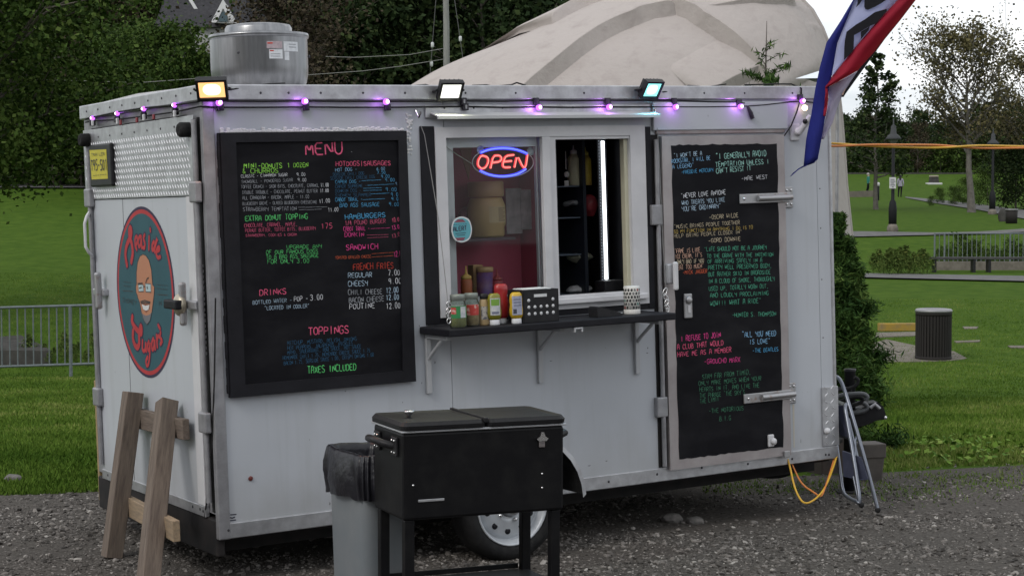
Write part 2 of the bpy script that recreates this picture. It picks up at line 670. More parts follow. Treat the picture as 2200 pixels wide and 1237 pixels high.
def lawn_region(n):
    d = 11.0 + 36.0 * rng.random(n) ** 1.7
    s = np.where(rng.random(n) < .42, rng.uniform(-.36, -.215, n), rng.uniform(.12, .36, n))
    x = d * s
    e = np.array([edge_y(q) for q in x])
    nz_ = np.array([mnoise.noise(Vector((q * 1.3, r * 1.3, 1.7))) for q, r in zip(x, d)])
    k = d > e + nz_ * .35
    return x[k], d[k]


def moss_region(n):
    x = rng.uniform(1.2, 5.2, n)
    y = rng.uniform(10.4, 12.9, n)
    e = np.array([edge_y(q) for q in x])
    nz_ = np.array([mnoise.noise(Vector((q * 1.1, r * 1.8, 5.7))) for q, r in zip(x, y)])
    p = np.clip(1.0 - (e - y) / 1.5, 0, 1) * np.clip(.45 + nz_ * 1.6, 0, 1)
    k = rng.random(n) < p
    return x[k], y[k]


blades('grass', 230000, lawn_region, (.012, .040), (.005, .012), M_BLADE)
blades('weeds', 26000, moss_region, (.008, .028), (.003, .007), M_BLADE, lean=.9)


def weed_region(n):
    x = rng.uniform(2.3, 5.2, n)
    y = rng.uniform(12.1, 15.0, n)
    e = np.array([edge_y(q) for q in x])
    nz_ = np.array([mnoise.noise(Vector((q * 1.6, r * 1.6, 2.2))) for q, r in zip(x, y)])
    k = (y > e - .1) & (rng.random(n) < np.clip(.5 + nz_ * 1.3, 0, 1) * np.clip((15 - y) / 2, 0, 1))
    return x[k], y[k]


def leaf_quads(P, size, up=.6, long=1.0, droop=0., wid=.36):
    """n four-cornered leaves at P, returned as vertices and faces"""
    n = len(P)
    nrm = rng.normal(0, 1, (n, 3))
    nrm[:, 2] += up * 1.5
    nrm /= np.linalg.norm(nrm, axis=1, keepdims=True)
    d = rng.normal(0, 1, (n, 3))
    d[:, 2] -= droop
    d -= nrm * (d * nrm).sum(1, keepdims=True)
    d /= np.linalg.norm(d, axis=1, keepdims=True)
    e = np.cross(nrm, d)
    s = size * rng.uniform(.6, 1.3, (n, 1))
    V = np.stack([P - d * s * .5 * long, P + e * s * wid, P + d * s * .5 * long, P - e * s * wid], 1).reshape(-1, 3)
    return V, np.arange(n * 4).reshape(-1, 4)


wx, wy = weed_region(1900)
wp = np.stack([wx, wy, np.array([ground_z(a, b) for a, b in zip(wx, wy)]) + rng.uniform(.02, .07, len(wx))], 1)
wv, wf = leaf_quads(wp, .05, up=1.2)
M_WEED = mat('broad_weed', (.06, .10, .02), .7, spec=.08, tint=[(0, (.05, .11, .015)), (.6, (.12, .21, .03)), (1, (.24, .29, .075))])
link('ground_weeds', raw('ground_weeds', wv, wf, M_WEED, attrs=np.clip(rng.normal(.45, .25, len(wf)), 0, 1)), kind='stuff')


# paths across the lawn
def path_strip(name, top, bot, n=14):
    v, f = [], []

    def along(pl, t):
        q = t * (len(pl) - 1)
        i = min(int(q), len(pl) - 2)
        u = q - i
        return (pl[i][0] + (pl[i + 1][0] - pl[i][0]) * u, pl[i][1] + (pl[i + 1][1] - pl[i][1]) * u)
    for i in range(n + 1):
        a, b = G(*along(top, i / n)), G(*along(bot, i / n))
        for k in range(4):
            p = a.lerp(b, k / 3)
            v.append((p.x, p.y, ground_z(p.x, p.y) + .05))
    for i in range(n):
        for k in range(3):
            f.append((i * 4 + k, i * 4 + k + 1, (i + 1) * 4 + k + 1, (i + 1) * 4 + k))
    return link(name, raw(name, v, f, M_PATH), kind='structure')


path_strip('path', [(1600, 589), (1870, 590), (2330, 598)], [(1600, 598), (1870, 599), (2330, 610)])
path_strip('path', [(1600, 500), (1830, 499), (2010, 502), (2110, 500), (2340, 484)], [(1600, 512), (1830, 511), (2010, 507), (2110, 505), (2340, 494)])
path_strip('path', [(1945, 424), (2010, 430), (2100, 440), (2200, 453), (2330, 466)], [(1945, 426), (2010, 438), (2100, 452), (2200, 472), (2330, 492)])
path_strip('path', [(-60, 399), (80, 399), (215, 399), (420, 399)], [(-60, 405), (80, 405), (215, 405), (420, 405)])

# ------------------------------------------------------------------ trees
M_BARK = mat('bark', (.075, .062, .052), .9, col2=(.13, .115, .10), scale=6, bump=.6, bscale=20)
M_BARKG = mat('grey_bark', (.085, .078, .068), .9, col2=(.14, .13, .115), scale=5, bump=.6, bscale=18)
M_LEAFG = mat('green_leaf', (.05, .08, .02), .8, spec=.05, tint=[(0, (.018, .036, .010)), (.5, (.046, .080, .017)), (1, (.10, .14, .036))])
M_LEAFD = mat('dark_leaf', (.03, .045, .02), .8, spec=.05, tint=[(0, (.014, .026, .011)), (.6, (.034, .054, .020)), (1, (.066, .088, .030))])
M_LEAFB = mat('brown_leaf', (.06, .045, .03), .8, spec=.05, tint=[(0, (.034, .028, .02)), (.6, (.062, .05, .034)), (1, (.085, .08, .045))])
M_CEDAR = mat('cedar_leaf', (.03, .06, .02), .75, spec=.08, tint=[(0, (.018, .045, .012)), (.6, (.05, .10, .022)), (1, (.12, .18, .045))])
M_AUT = mat('autumn_leaf', (.08, .06, .03), .75, spec=.05, tint=[(0, (.045, .045, .022)), (.5, (.095, .085, .04)), (1, (.17, .15, .07))])


def tree_mesh(seed, H, R, base, nb, nleaf, ls, trunk_r, shape='round', wood=None, leaf=None, sub=5, clump=.22, up=.35, leafup=.6, long=1.0, lean=0., droop=0., depth=.8, wid=.36):
    r = random.Random(seed)
    mb = MB()
    tp = [Vector((lean * (i / 7) + r.uniform(-1, 1) * H * .012, r.uniform(-1, 1) * H * .012, H * .93 * i / 7)) for i in range(8)]
    tp[0] = Vector((0, 0, -.25))
    mb.tube(tp, [trunk_r * (1.25 if i == 0 else 1) * (1 - .9 * i / 7) for i in range(8)], 7)

    def trunk_at(h):
        q = max(0, min(6.999, h / (H * .93) * 7))
        i = int(q)
        return tp[i].lerp(tp[i + 1], q - i)
    cl = []
    for k in range(nb):
        u = (k + .5) / nb
        h = base + (H - base) * u * .96
        if shape == 'round': L = R * (sqrt(max(.05, 1 - (1.7 * u - .75) ** 2)))
        elif shape == 'cone': L = R * (1.03 - u) ** .8
        else: L = R * (1 - u) ** .6 * (.55 + u)
        L *= r.uniform(.72, 1.12)
        a = k * 2.399 + r.uniform(-.4, .4)
        d = Vector((cos(a), sin(a), up + (.5 * u if shape == 'round' else 0))).normalized()
        p = trunk_at(h)
        pts = [p]
        for j in range(4):
            d = (d + Vector((r.uniform(-.16, .16), r.uniform(-.16, .16), r.uniform(-.1, .14)))).normalized()
            pts.append(pts[-1] + d * L / 4)
        br = max(.012, trunk_r * .42 * (1 - .7 * u))
        mb.tube(pts, [br * (1 - .2 * j) for j in range(5)], 5, cap=False)
        for j in (2, 3, 4): cl.append((pts[j], L * clump))
        for q in range(sub):
            j = r.randint(1, 3)
            d2 = (d + Vector((r.uniform(-1, 1), r.uniform(-1, 1), r.uniform(-.4, .8)))).normalized()
            p2 = pts[j].lerp(pts[j + 1], r.random())
            l2 = L * r.uniform(.25, .5)
            e = [p2, p2 + d2 * l2 * .5 + Vector((0, 0, r.uniform(-.05, .05) * l2)), p2 + d2 * l2]
            mb.tube(e, [br * .4, br * .28, br * .12], 4, cap=False)
            cl.append((e[2], L * clump))
            cl.append((e[1], L * clump * .8))
    wm = bpy.data.meshes.new('trunk')
    wm.from_pydata([tuple(v) for v in mb.v], [], mb.f)
    wm.polygons.foreach_set('use_smooth', [True] * len(wm.polygons))
    wm.materials.append(wood)
    cp = np.array([c[0][:] for c in cl])
    cr_ = np.array([c[1] for c in cl])
    ci = rng.integers(0, len(cl), nleaf)
    off = rng.normal(0, 1, (nleaf, 3))
    off *= (cr_[ci] * .75)[:, None]
    off[:, 2] *= depth
    P = cp[ci] + off
    V, fc = leaf_quads(P, ls, leafup, long, droop, wid)
    ct = rng.random(len(cl))
    t = np.clip(.09 + .70 * ct[ci] ** 1.1 + rng.normal(0, .13, nleaf), 0, 1)
    lm = raw('crown', V, fc, leaf, attrs=t)
    return wm, lm


def put_tree(name, label, cat, meshes, pos, s=1.0, rot=0., group=None, sz=None):
    m4 = Matrix.Translation(pos) @ rz(rot) @ Matrix.Diagonal((s, s, s * (sz or 1), 1))
    t = thing(name, label, cat, m4, group)
    link('trunk', meshes[0], t)
    link('crown', meshes[1], t)
    return t


def gpos(px, d, lift=0.):
    p = at(px, 440, d)
    return Vector((p.x, p.y, ground_z(p.x, p.y) + lift))


PA = tree_mesh(1, 13, 4.2, 1.5, 26, 15000, .30, .22, 'round', M_BARK, M_LEAFD, clump=.27)
PB = tree_mesh(2, 12, 3.6, 1.2, 26, 9500, .24, .17, 'round', M_BARK, M_LEAFB, sub=9, clump=.3)
PC = tree_mesh(3, 15, 3.3, .8, 44, 15000, .34, .2, 'cone', M_BARK, M_LEAFD, sub=3, clump=.26, up=-.05)
PD = tree_mesh(4, 4.0, 2.0, .15, 16, 5000, .17, .06, 'round', M_BARK, M_LEAFG, clump=.34)
PE = tree_mesh(5, 11, 4.0, 1.4, 24, 15000, .24, .18, 'round', M_BARK, M_LEAFG, clump=.27)

put_tree('maple_tree', 'leafy green maple hanging over the lawn beyond the railing, in front of the wood', 'tree',
         tree_mesh(21, 9.5, 4.3, 2.5, 38, 84000, .115, .2, 'round', M_BARK, M_LEAFG, clump=.2, sub=8, droop=.6), gpos(-110, 38), 1.0, .6)

kinds = {'a': (PA, 'deciduous_tree', 'dark broad-leaved wood tree', 'dark broad-leaved trees in the wood'),
         'b': (PB, 'bare_tree', 'brownish half-bare wood tree', 'brown half-bare trees in the wood'),
         'c': (PC, 'spruce_tree', 'dark pointed spruce', 'dark spruces in the wood'),
         'e': (PE, 'green_tree', 'bright green leafy wood tree', 'green leafy trees at the front of the wood')}
spots = [('e', 130, 88, .95), ('b', 225, 88, .95), ('b', 300, 92, 1.0), ('b', 380, 90, .95), ('e', 440, 84, .85), ('b', 260, 104, 1.2), ('a', 520, 92, 1.0), ('a', 60, 95, 1.2),
         ('a', 170, 108, 1.25), ('b', 340, 112, 1.3), ('a', 430, 120, 1.0), ('c', 640, 96, 1.0), ('a', 700, 90, 1.05), ('c', 760, 98, 1.05), ('c', 830, 92, 1.0), ('a', 900, 97, 1.1),
         ('c', 960, 100, 1.1), ('a', 1040, 95, 1.1), ('c', 1110, 100, 1.0), ('a', 590, 110, 1.25), ('c', 690, 115, 1.2), ('a', 800, 116, 1.3), ('c', 890, 114, 1.25), ('a', 980, 118, 1.3),
         ('a', 1090, 116, 1.2), ('c', -20, 110, 1.3), ('a', -90, 92, 1.2), ('c', 1180, 98, .9), ('b', 560, 88, .8), ('a', 1250, 104, 1.0), ('c', 200, 124, 1.3), ('c', 320, 130, 1.35), ('b', 480, 132, .8),
         ('a', 740, 134, 1.4), ('a', 620, 136, 1.4), ('a', 860, 134, 1.4)]
BINS = [(0, "beyond the maple, at the frame edge"), (110, 'directly behind the maple crown'), (215, 'above the licence plate'), (310, 'between the maple and the amber floodlight'),
        (415, 'above the amber floodlight'), (500, 'in front of the grey house'), (575, 'behind the roof fan'), (670, 'at the far rim of the roof fan'), (770, 'a little past the roof fan'), (850, 'between roof fan and utility pole'),
        (935, 'just before the utility pole'), (1010, 'behind the utility pole'), (1100, 'over the low shoulder of the dome'), (1200, 'behind the crest of the dome'), (9999, 'behind the far side of the dome')]
spots += [('e', 372, 71, .60), ('e', 450, 73, .52), ('b', 520, 75, .55), ('b', 630, 78, .82), ('e', 300, 76, .6), ('e', 412, 76, .50)]
used_labels = set()
for i, (k, px, d, s) in enumerate(spots):
    mm, nm, lb, gr = kinds[k]
    where = next(t_ for x_, t_ in BINS if px < x_)
    row = 'front' if d < 80 else ('second' if d < 93 else ('middle' if d < 107 else ('fourth' if d < 122 else 'rearmost')))
    lab = f'{lb}, {row} row, {where}'
    if lab in used_labels: lab = f'{lb}, {row} row, the taller one {where}'
    used_labels.add(lab)
    put_tree(nm, lab, 'tree', mm, gpos(px, d), s, i * 1.7, gr, 1.0)


def mass(name, protos, places):
    """many far plants that read as one mass: one object"""
    vs_, fs_, ts_, ms_, o = [], [], [], [], 0
    mats = []
    for (mm, pos, sc, rot) in places:
        for me in mm:
            n = len(me.vertices)
            v = np.empty(n * 3, dtype=np.float32)
            me.vertices.foreach_get('co', v)
            v = v.reshape(-1, 3) * sc
            c, s_ = cos(rot), sin(rot)
            v = np.stack([v[:, 0] * c - v[:, 1] * s_ + pos.x, v[:, 0] * s_ + v[:, 1] * c + pos.y, v[:, 2] + pos.z], 1)
            tot = np.empty(len(me.polygons), dtype=np.int32)
            me.polygons.foreach_get('loop_total', tot)
            li = np.empty(len(me.loops), dtype=np.int32)
            me.loops.foreach_get('vertex_index', li)
            st = np.concatenate([[0], np.cumsum(tot)[:-1]])
            q = st[tot == 4]
            f = li[q[:, None] + np.arange(4)[None]]
            if 'tint' in me.attributes:
                t_ = np.empty(len(tot), dtype=np.float32)
                me.attributes['tint'].data.foreach_get('value', t_)
                t_ = t_[tot == 4]
            else: t_ = np.zeros(len(f))
            m_ = me.materials[0]
            if m_ not in mats: mats.append(m_)
            vs_.append(v)
            fs_.append(f + o)
            ts_.append(t_)
            ms_.append(np.full(len(f), mats.index(m_), dtype=np.int32))
            o += n
    me = raw(name, np.concatenate(vs_), np.concatenate(fs_), mats[0], attrs=np.concatenate(ts_))
    for m_ in mats[1:]: me.materials.append(m_)
    me.polygons.foreach_set('material_index', np.concatenate(ms_))
    return link(name, me, kind='stuff')


LA_ = tree_mesh(51, 13, 4.2, 1.0, 18, 2600, .55, .2, 'round', M_BARK, M_LEAFD, clump=.3, sub=3)
LB2 = tree_mesh(52, 12, 3.6, 1.0, 18, 2200, .42, .17, 'round', M_BARK, M_LEAFB, clump=.3, sub=4)
LC_ = tree_mesh(53, 15, 3.3, .8, 26, 2600, .55, .2, 'cone', M_BARK, M_LEAFD, sub=2, clump=.28, up=-.05)
LD_ = tree_mesh(54, 4.0, 2.0, .1, 12, 900, .34, .06, 'round', M_BARK, M_LEAFG, clump=.36, sub=3)
mass('undergrowth', None, [(LD_, gpos(-160 + i * 36 + rnd.uniform(-18, 18), 83 + rnd.uniform(-1, 8)), rnd.uniform(.6, 1.3), i * 2.1) for i in range(42)])
hk = [LA_, LB2, LA_, LB2, LA_, LB2, LA_, LC_]
mass('far_wood', None, [(hk[i % 8], gpos(1660 + i * 15 + rnd.uniform(-14, 14), 186 + (i % 3) * 16 + rnd.uniform(-4, 4), -.3), .46 + rnd.uniform(-.07, .09) + (.10 if i > 30 else 0), i * 1.9) for i in range(48)])
mass('unseen_shade_trees', None, [((LA_, LC_, LB2)[i % 3], Vector((-46 + i * 4.6 + rnd.uniform(-1.5, 1.5), -27 - (i % 2) * 5 + rnd.uniform(-2, 2), 0)), rnd.uniform(.85, 1.15), i * 1.3) for i in range(21)])  # added trees out of view behind the camera, dimming sky light on the walls
mass('hill_scrub', None, [(LD_, gpos(1690 + i * 18 + rnd.uniform(-8, 8), 182 + rnd.uniform(0, 6), -.3), rnd.uniform(.5, 1.0), i) for i in range(34)])

put_tree('birch_tree', 'green upright tree behind the lamp post with sign', 'tree',
         tree_mesh(31, 9.4, 2.4, 1.7, 34, 5600, .22, .14, 'cone', M_BARKG, M_LEAFD, clump=.2, sub=6, up=.35), gpos(1882, 104), 1.0, .4)
put_tree('sparse_tree', 'tall sparse autumn tree with grey leaning trunk beside the path', 'tree',
         tree_mesh(33, 8.9, 3.8, 3.0, 26, 9500, .17, .21, 'round', M_BARKG, M_AUT, clump=.17, sub=15, up=.75, lean=.5), gpos(2088, 98), 1.0, 2.2)
put_tree('sparse_tree', 'half-bare autumn tree at the edge of the frame, beyond the sparse one', 'tree',
         tree_mesh(35, 8.0, 3.2, 2.2, 20, 6000, .17, .14, 'round', M_BARKG, M_AUT, clump=.2, sub=13, up=.7), gpos(2215, 104), 1.0, 1.0)
put_tree('dark_bush', 'dark rounded bush beside the upper path and second lamp post', 'bush',
         tree_mesh(37, 3.2, 1.7, .1, 18, 6000, .16, .06, 'round', M_BARK, M_LEAFD, clump=.34), gpos(2182, 104), 1.0, 0)
for i, (px, d, s, lb) in enumerate([(2018, 118, .22, 'small green bush on the slope beside the stone monument'), (2050, 114, .25, 'green bush just in front of the leaning grey trunk'), (2078, 116, .36, 'taller green bush behind the leaning grey trunk'),
                                (2122, 112, .5, 'large green bush behind the second lamp post'), (2000, 112, .13, 'lowest green bush at the start of the upper path')]):
    put_tree('green_bush', lb, 'bush', PD, gpos(px, d), s, i, 'green bushes above the upper path')
M_REED = mat('reed_leaf', (.08, .10, .03), .8, spec=.05, tint=[(0, (.045, .075, .018)), (.6, (.095, .14, .035)), (1, (.20, .22, .06))])
PW = tree_mesh(61, 1.25, .55, .02, 30, 620, .06, .008, 'cone', M_REED, M_REED, sub=3, clump=.35, up=1.6, long=2.6)
mass('tall_weeds', None, [(PW, gpos(1880 + i * 8 + rnd.uniform(-4, 4), 58 + rnd.uniform(-.8, 1.2)), rnd.uniform(.25, .8), i * 1.3) for i in range(15)])
mass('low_plants', None, [(LD_, gpos(2016 + i * 12, 62.6 + rnd.uniform(0, 1.2)), rnd.uniform(.08, .2), i) for i in range(24)] + [(PW, gpos(60 + i * 9 + rnd.uniform(-4, 4), 31.5 + rnd.uniform(0, 2)), rnd.uniform(.15, .42), i) for i in range(16)])

# cedars right behind and beside the trailer
put_tree('cedar_shrub', 'dense green cedar shrub growing beside the trailer hitch', 'shrub',
         tree_mesh(41, 1.86, .40, .04, 80, 95000, .022, .04, 'cone', M_BARK, M_CEDAR, sub=9, clump=.19, up=.55, leafup=.0, long=3.0, wid=.30), gpos(1797, 13.6), 1.0, .3)
st_ = gpos(1645, 13.2)
sap = thing('cedar_sapling', 'thin cedar top with bare leader sticking up behind the trailer roof', 'shrub', Matrix.Translation(st_))
m = MB()
m.tube([st_, st_ + Vector((.01, 0, 1.5)), st_ + Vector((-.01, 0, 2.6)), st_ + Vector((.0, 0, 3.14))], [.03, .02, .009, .002], 6)
LP = []
for i in range(46):
    z = 1.3 + 1.66 * i / 45
    L_ = .06 + .20 * min(1, (3.06 - z) / .45) * rnd.uniform(.6, 1.1)
    a = i * 2.4
    d = Vector((cos(a), sin(a), .55)).normalized()
    p0_ = st_ + Vector((0, 0, z))
    p1_ = p0_ + d * L_ * .6
    p2_ = p1_ + (d + Vector((0, 0, -.35))).normalized() * L_ * .4
    m.tube([p0_, p1_, p2_], [.004, .003, .0015], 4, cap=False)
    for q in range(int(80 * L_ / .2) if z < 2.76 else 12):
        u = rnd.random()
        LP.append((p0_.lerp(p1_, u / .6) if u < .6 else p1_.lerp(p2_, (u - .6) / .4)) + Vector((rnd.gauss(0, .010), rnd.gauss(0, .010), rnd.gauss(0, .010))) - st_)
obj('trunk', m, M_BARK, sap, ID)
sv, sf = leaf_quads(np.array([p[:] for p in LP]), .024, up=.1, long=3.2, wid=.24)
link('crown', raw('crown', sv, sf, M_CEDAR, attrs=np.clip(rng.normal(.5, .2, len(sf)), 0, 1)), sap)

# ------------------------------------------------------------------ shell-shaped dome
M_STUCCO = mat('stucco', (.415, .378, .360), .95, col2=(.345, .308, .293), scale=5.5, bump=.9, bscale=14, ramp=(.52, .80), spec=.1)
dome = thing('shell_dome', 'beige plastered shell-shaped dome with curved ribs rising behind the trailer', 'building', Matrix.Translation(gpos(1300, 20)))
DD = 20.0
prof = [(-92, 1500, 1560), (-86, 1455, 1610), (-70, 1412, 1645), (-45, 1370, 1682), (-20, 1330, 1702), (0, 1300, 1716), (26, 1240, 1741), (45, 1192, 1751), (64, 1148, 1762), (102, 1060, 1777), (126, 992, 1783),
        (158, 924, 1791), (184, 886, 1796), (230, 800, 1800), (300, 700, 1806), (400, 600, 1813), (525, 520, 1826), (700, 460, 1834), (900, 430, 1842)]
dv, df = [], []
NS = 96
yy_ = np.linspace(-92, 900, 110)
yy_ = np.concatenate([np.linspace(-92, 60, 60), np.linspace(63, 900, 80)])
pa = np.interp(yy_, [p_[0] for p_ in prof], [p_[1] for p_ in prof])
pb = np.interp(yy_, [p_[0] for p_ in prof], [p_[2] for p_ in prof])
for _ in range(3):
    pa[1:-1] = (pa[:-2] + 2 * pa[1:-1] + pa[2:]) / 4
    pb[1:-1] = (pb[:-2] + 2 * pb[1:-1] + pb[2:]) / 4
for y, a, b in zip(yy_, pa, pb):
    pl, pr = at(a, y, DD), at(b, y, DD)
    c = (pl + pr) / 2
    hw = (pr.x - pl.x) / 2
    for j in range(NS):
        t = 2 * pi * j / NS
        dv.append(Vector((c.x + hw * cos(t), c.y + hw * .72 * sin(t), c.z)))
mb = MB()
NP = len(yy_)
for i in range(NP - 1):
    for j in range(NS):
        j2 = (j + 1) % NS
        df.append((i * NS + j, i * NS + j2, (i + 1) * NS + j2, (i + 1) * NS + j))
df.append(tuple(range(NS)))
mb.add(dv, df, True)
dome_tree = BVHTree.FromPolygons([tuple(v) for v in dv], [tuple(f) for f in df])
obj('shell_wall', mb, M_STUCCO, dome, ID)


def on_dome(px, py):
    r_ = ray(px, py).normalized()
    h = dome_tree.ray_cast(Vector((0, 0, CAMZ)), r_)
    if h[0] is None:
        q = dome_tree.find_nearest(at(px, py, DD))
        return q[0], (q[1] if q[1].dot(r_) < 0 else -q[1])
    n = h[1]
    return h[0], (n if n.dot(r_) < 0 else -n)


def rib(path, away, h=.14, w=1.3):
    """a plastered ledge along a path over the dome: steep on one side, running out flush away from the given point"""
    P_ = [Vector((x, y)) for x, y in path]
    for _ in range(3):
        s2 = [P_[0]]
        for a, b in zip(P_, P_[1:]): s2 += [a.lerp(b, .25), a.lerp(b, .75)]
        P_ = s2 + [P_[-1]]
    q = [on_dome(*p) for p in P_]
    pp, nn = [v[0] for v in q], [v[1] for v in q]
    for _ in range(10):
        nn = [(nn[max(0, i - 1)] + nn[i] + nn[min(len(nn) - 1, i + 1)]).normalized() for i in range(len(nn))]
        pp = [pp[0]] + [(pp[i - 1] + pp[i] * 2 + pp[i + 1]) / 4 for i in range(1, len(pp) - 1)] + [pp[-1]]
    foot = on_dome(*away)[0]
    m = MB()
    prs = []
    for i in range(len(q)):
        t = (pp[min(i + 1, len(q) - 1)] - pp[max(i - 1, 0)]).normalized()
        s = nn[i].cross(t).normalized()
        if s.dot(pp[i] - foot) < 0: s = -s
        p, n = pp[i], nn[i]
        e = min(1, min(i, len(q) - 1 - i) / 6 + .2)
        cs = [(-.125, -.05), (-.105, -.002), (-.010, h * e), (0, h * e * 1.01), (w * .4, h * e * .62), (w * .7, h * e * .22), (w, -.004), (w + .1, -.06)]
        row_ = []
        for a, b in cs:
            q_ = dome_tree.find_nearest(p + s * a)
            row_.append(q_[0] + (q_[1] if q_[1].dot(n) > 0 else -q_[1]) * b)
        prs.append(row_)
    for _ in range(2):
        prs = [prs[0]] + [[(prs[i - 1][j] + prs[i][j] * 2 + prs[i + 1][j]) / 4 for j in range(len(cs))] for i in range(1, len(prs) - 1)] + [prs[-1]]
    k = len(prs[0])
    for j in range(k - 1):
        sm_ = 3 <= j
        if j == 3:                                   # the run-out is one smooth surface, the steep face has its own sharp edges
            m.add([v for r_ in prs for v in r_[3:]], [(i * (k - 3) + q, i * (k - 3) + q + 1, (i + 1) * (k - 3) + q + 1, (i + 1) * (k - 3) + q) for i in range(len(prs) - 1) for q in range(k - 4)], True)
            break
        m.add([v for r_ in prs for v in (r_[j], r_[j + 1])], [(i * 2, i * 2 + 1, i * 2 + 3, i * 2 + 2) for i in range(len(prs) - 1)], True)
    return obj('rib', m, M_STUCCO, dome, ID)


rib([(1060, 270), (1147, 184), (1202, 141), (1266, 92), (1330, 55), (1394, 32), (1455, 20)], (1420, 300))
rib([(1188, 62), (1225, 34), (1270, 13), (1317, 0), (1365, -6), (1411, 2), (1458, 19), (1500, 39), (1543, 68), (1586, 102), (1626, 145), (1668, 215)], (1350, 230), .15, 1.4)
rib([(1495, 40), (1540, 30), (1586, 19), (1650, 8), (1700, 0)], (1620, 140), .14, .9)
rib([(1500, 215), (1543, 186), (1590, 160), (1640, 140)], (1650, 330), .10, .5)
# outer rim along the dome's edge, and the hanging column below it
edge = MB()
ep = [at(x, y, DD - .02) for x, y in [(1690, -32), (1716, 0), (1741, 26), (1762, 64), (1777, 102), (1791, 158), (1800, 230), (1806, 300), (1813, 400), (1826, 525), (1834, 700)]]
edge.tube(ep, [.05] * len(ep), 8)
obj('edge_rim', edge, M_STUCCO, dome, ID)

# ------------------------------------------------------------------ house, pole, wires far behind
M_SHINGLE = mat('roof_shingle', (.06, .06, .065), .95, spec=.05, col2=(.04, .04, .044), scale=9, bump=.4, bscale=30)
M_TRIM = mat('white_trim', (.62, .63, .64), .6)
M_SIDING = mat('pale_siding', (.42, .43, .42), .7, col2=(.36, .37, .36), scale=4)
hp = gpos(462, 80)
hs = thing('house', 'grey shingled house with white gable trim half hidden in the wood', 'house', Matrix.Translation(hp))
HW = W[hs.name]
zt = at(470, 60, 80).z - hp.z
m = MB().box((-2.2, 0, 0), (2.3, 6, zt + .2))
obj('wall', m, M_SIDING, hs)
m = MB()
rt = zt + 2.6
m.prism([(-2.5, -.3, zt), (1.75, -.3, zt), (.6, 2.6, rt), (-2.2, 2.6, rt)], (0, .06, .06))
m.prism([(1.75, -.3, zt), (2.3, 6.3, zt), (.6, 2.6, rt)], (.05, 0, .05))
m.prism([(-2.5, 6.3, zt), (-2.2, 2.6, rt), (.6, 2.6, rt), (2.3, 6.3, zt)], (0, .05, .05))
m.prism([(-2.5, -.3, zt), (-2.2, 2.6, rt), (-2.5, 6.3, zt)], (-.05, 0, .05))
rf = obj('roof', m, M_SHINGLE, hs)
ax = (at(484, 8, 80) - hp)
gl, gr = (at(462, 52, 80) - hp), (at(511, 54, 80) - hp)
yy = -.55
m = MB().prism([(ax.x, yy, ax.z), (gl.x, yy, gl.z), (gr.x, yy, gr.z)], (0, 1.6, 0))
obj('dormer', m, M_SIDING, rf, HW)
for e_ in (gl, gr):
    m = MB()
    dx = .16 if e_ is gl else -.16
    m.prism([(ax.x, yy - .08, ax.z + .12), (e_.x - dx * .5, yy - .08, e_.z), (e_.x + dx, yy - .08, e_.z), (ax.x, yy - .08, ax.z - .28)], (0, .07, 0))
    obj('bargeboard', m, M_TRIM, rf, HW)
m = MB().prism([(ax.x - .13, yy - .01, ax.z - .42), (ax.x - .2, yy - .01, ax.z - .85), (ax.x + .2, yy - .01, ax.z - .85), (ax.x + .13, yy - .01, ax.z - .42)], (0, -.03, 0))
obj('window', m, mat('house_glass', (.05, .09, .11), .2), rf, HW)
m = MB()
l1, l2 = at(405, -4, 80) - hp, at(421, 22, 80) - hp
m.prism([(l1.x, -.5, l1.z), (l2.x, -.5, l2.z), (l2.x + .15, -.5, l2.z), (l1.x + .15, -.5, l1.z)], (0, .1, 0))
obj('corner_trim', m, M_TRIM, hs, HW)

M_POLE = mat('pole_wood', (.26, .26, .25), .85, col2=(.19, .19, .18), scale=6, stretch=(6, 6, .7), bump=.3, bscale=30)
M_WIRE = mat('wire', (.07, .07, .07), .6)
bp = gpos(960, 60)
up_ = thing('utility_pole', 'weathered grey utility pole with cables standing behind the dome', 'pole', Matrix.Translation(bp))
top = at(956, -90, 60)
obj('pole', MB().tube([bp - Vector((0, 0, .4)), at(959, 60, 60), top], [.12, .10, .085], 10), M_POLE, up_, ID)
for x0, y0, x1, y1, r_ in [(941, -60, 922, 185, .012), (968, -60, 995, 130, .012)]:
    obj('guy_wire', MB().tube([at(x0, y0, 59.8), at(x1, y1, 59.5)], r_, 5), M_WIRE, up_, ID)
for x, y in [(929, 97), (927, 138), (989, 84)]:
    p = at(x, y, 59.6)
    obj('insulator', MB().lathe([(.03, -.09), (.05, -.06), (.05, .06), (.03, .09)], 10, Matrix.Translation(p), cap=True), mat('insulator_white', (.5, .52, .52), .4), up_, ID)
for pts, lb in [([(100, 172), (300, 178), (440, 168)], 'slack cable crossing the wood above the rear of the trailer'),
                ([(655, 162), (780, 153), (860, 143), (952, 128)], 'thin cable rising from the roof fan to the utility pole'),
                ([(700, 122), (760, 124), (880, 118), (952, 105)], 'upper thin cable crossing the wood to the utility pole')]:
    o = obj('overhead_cable', MB().tube([at(x, y, 58) for x, y in pts], .011, 5), mat('pale_cable', (.2, .2, .19), .6), None, ID)
    o['label'], o['category'] = lb, 'cable'

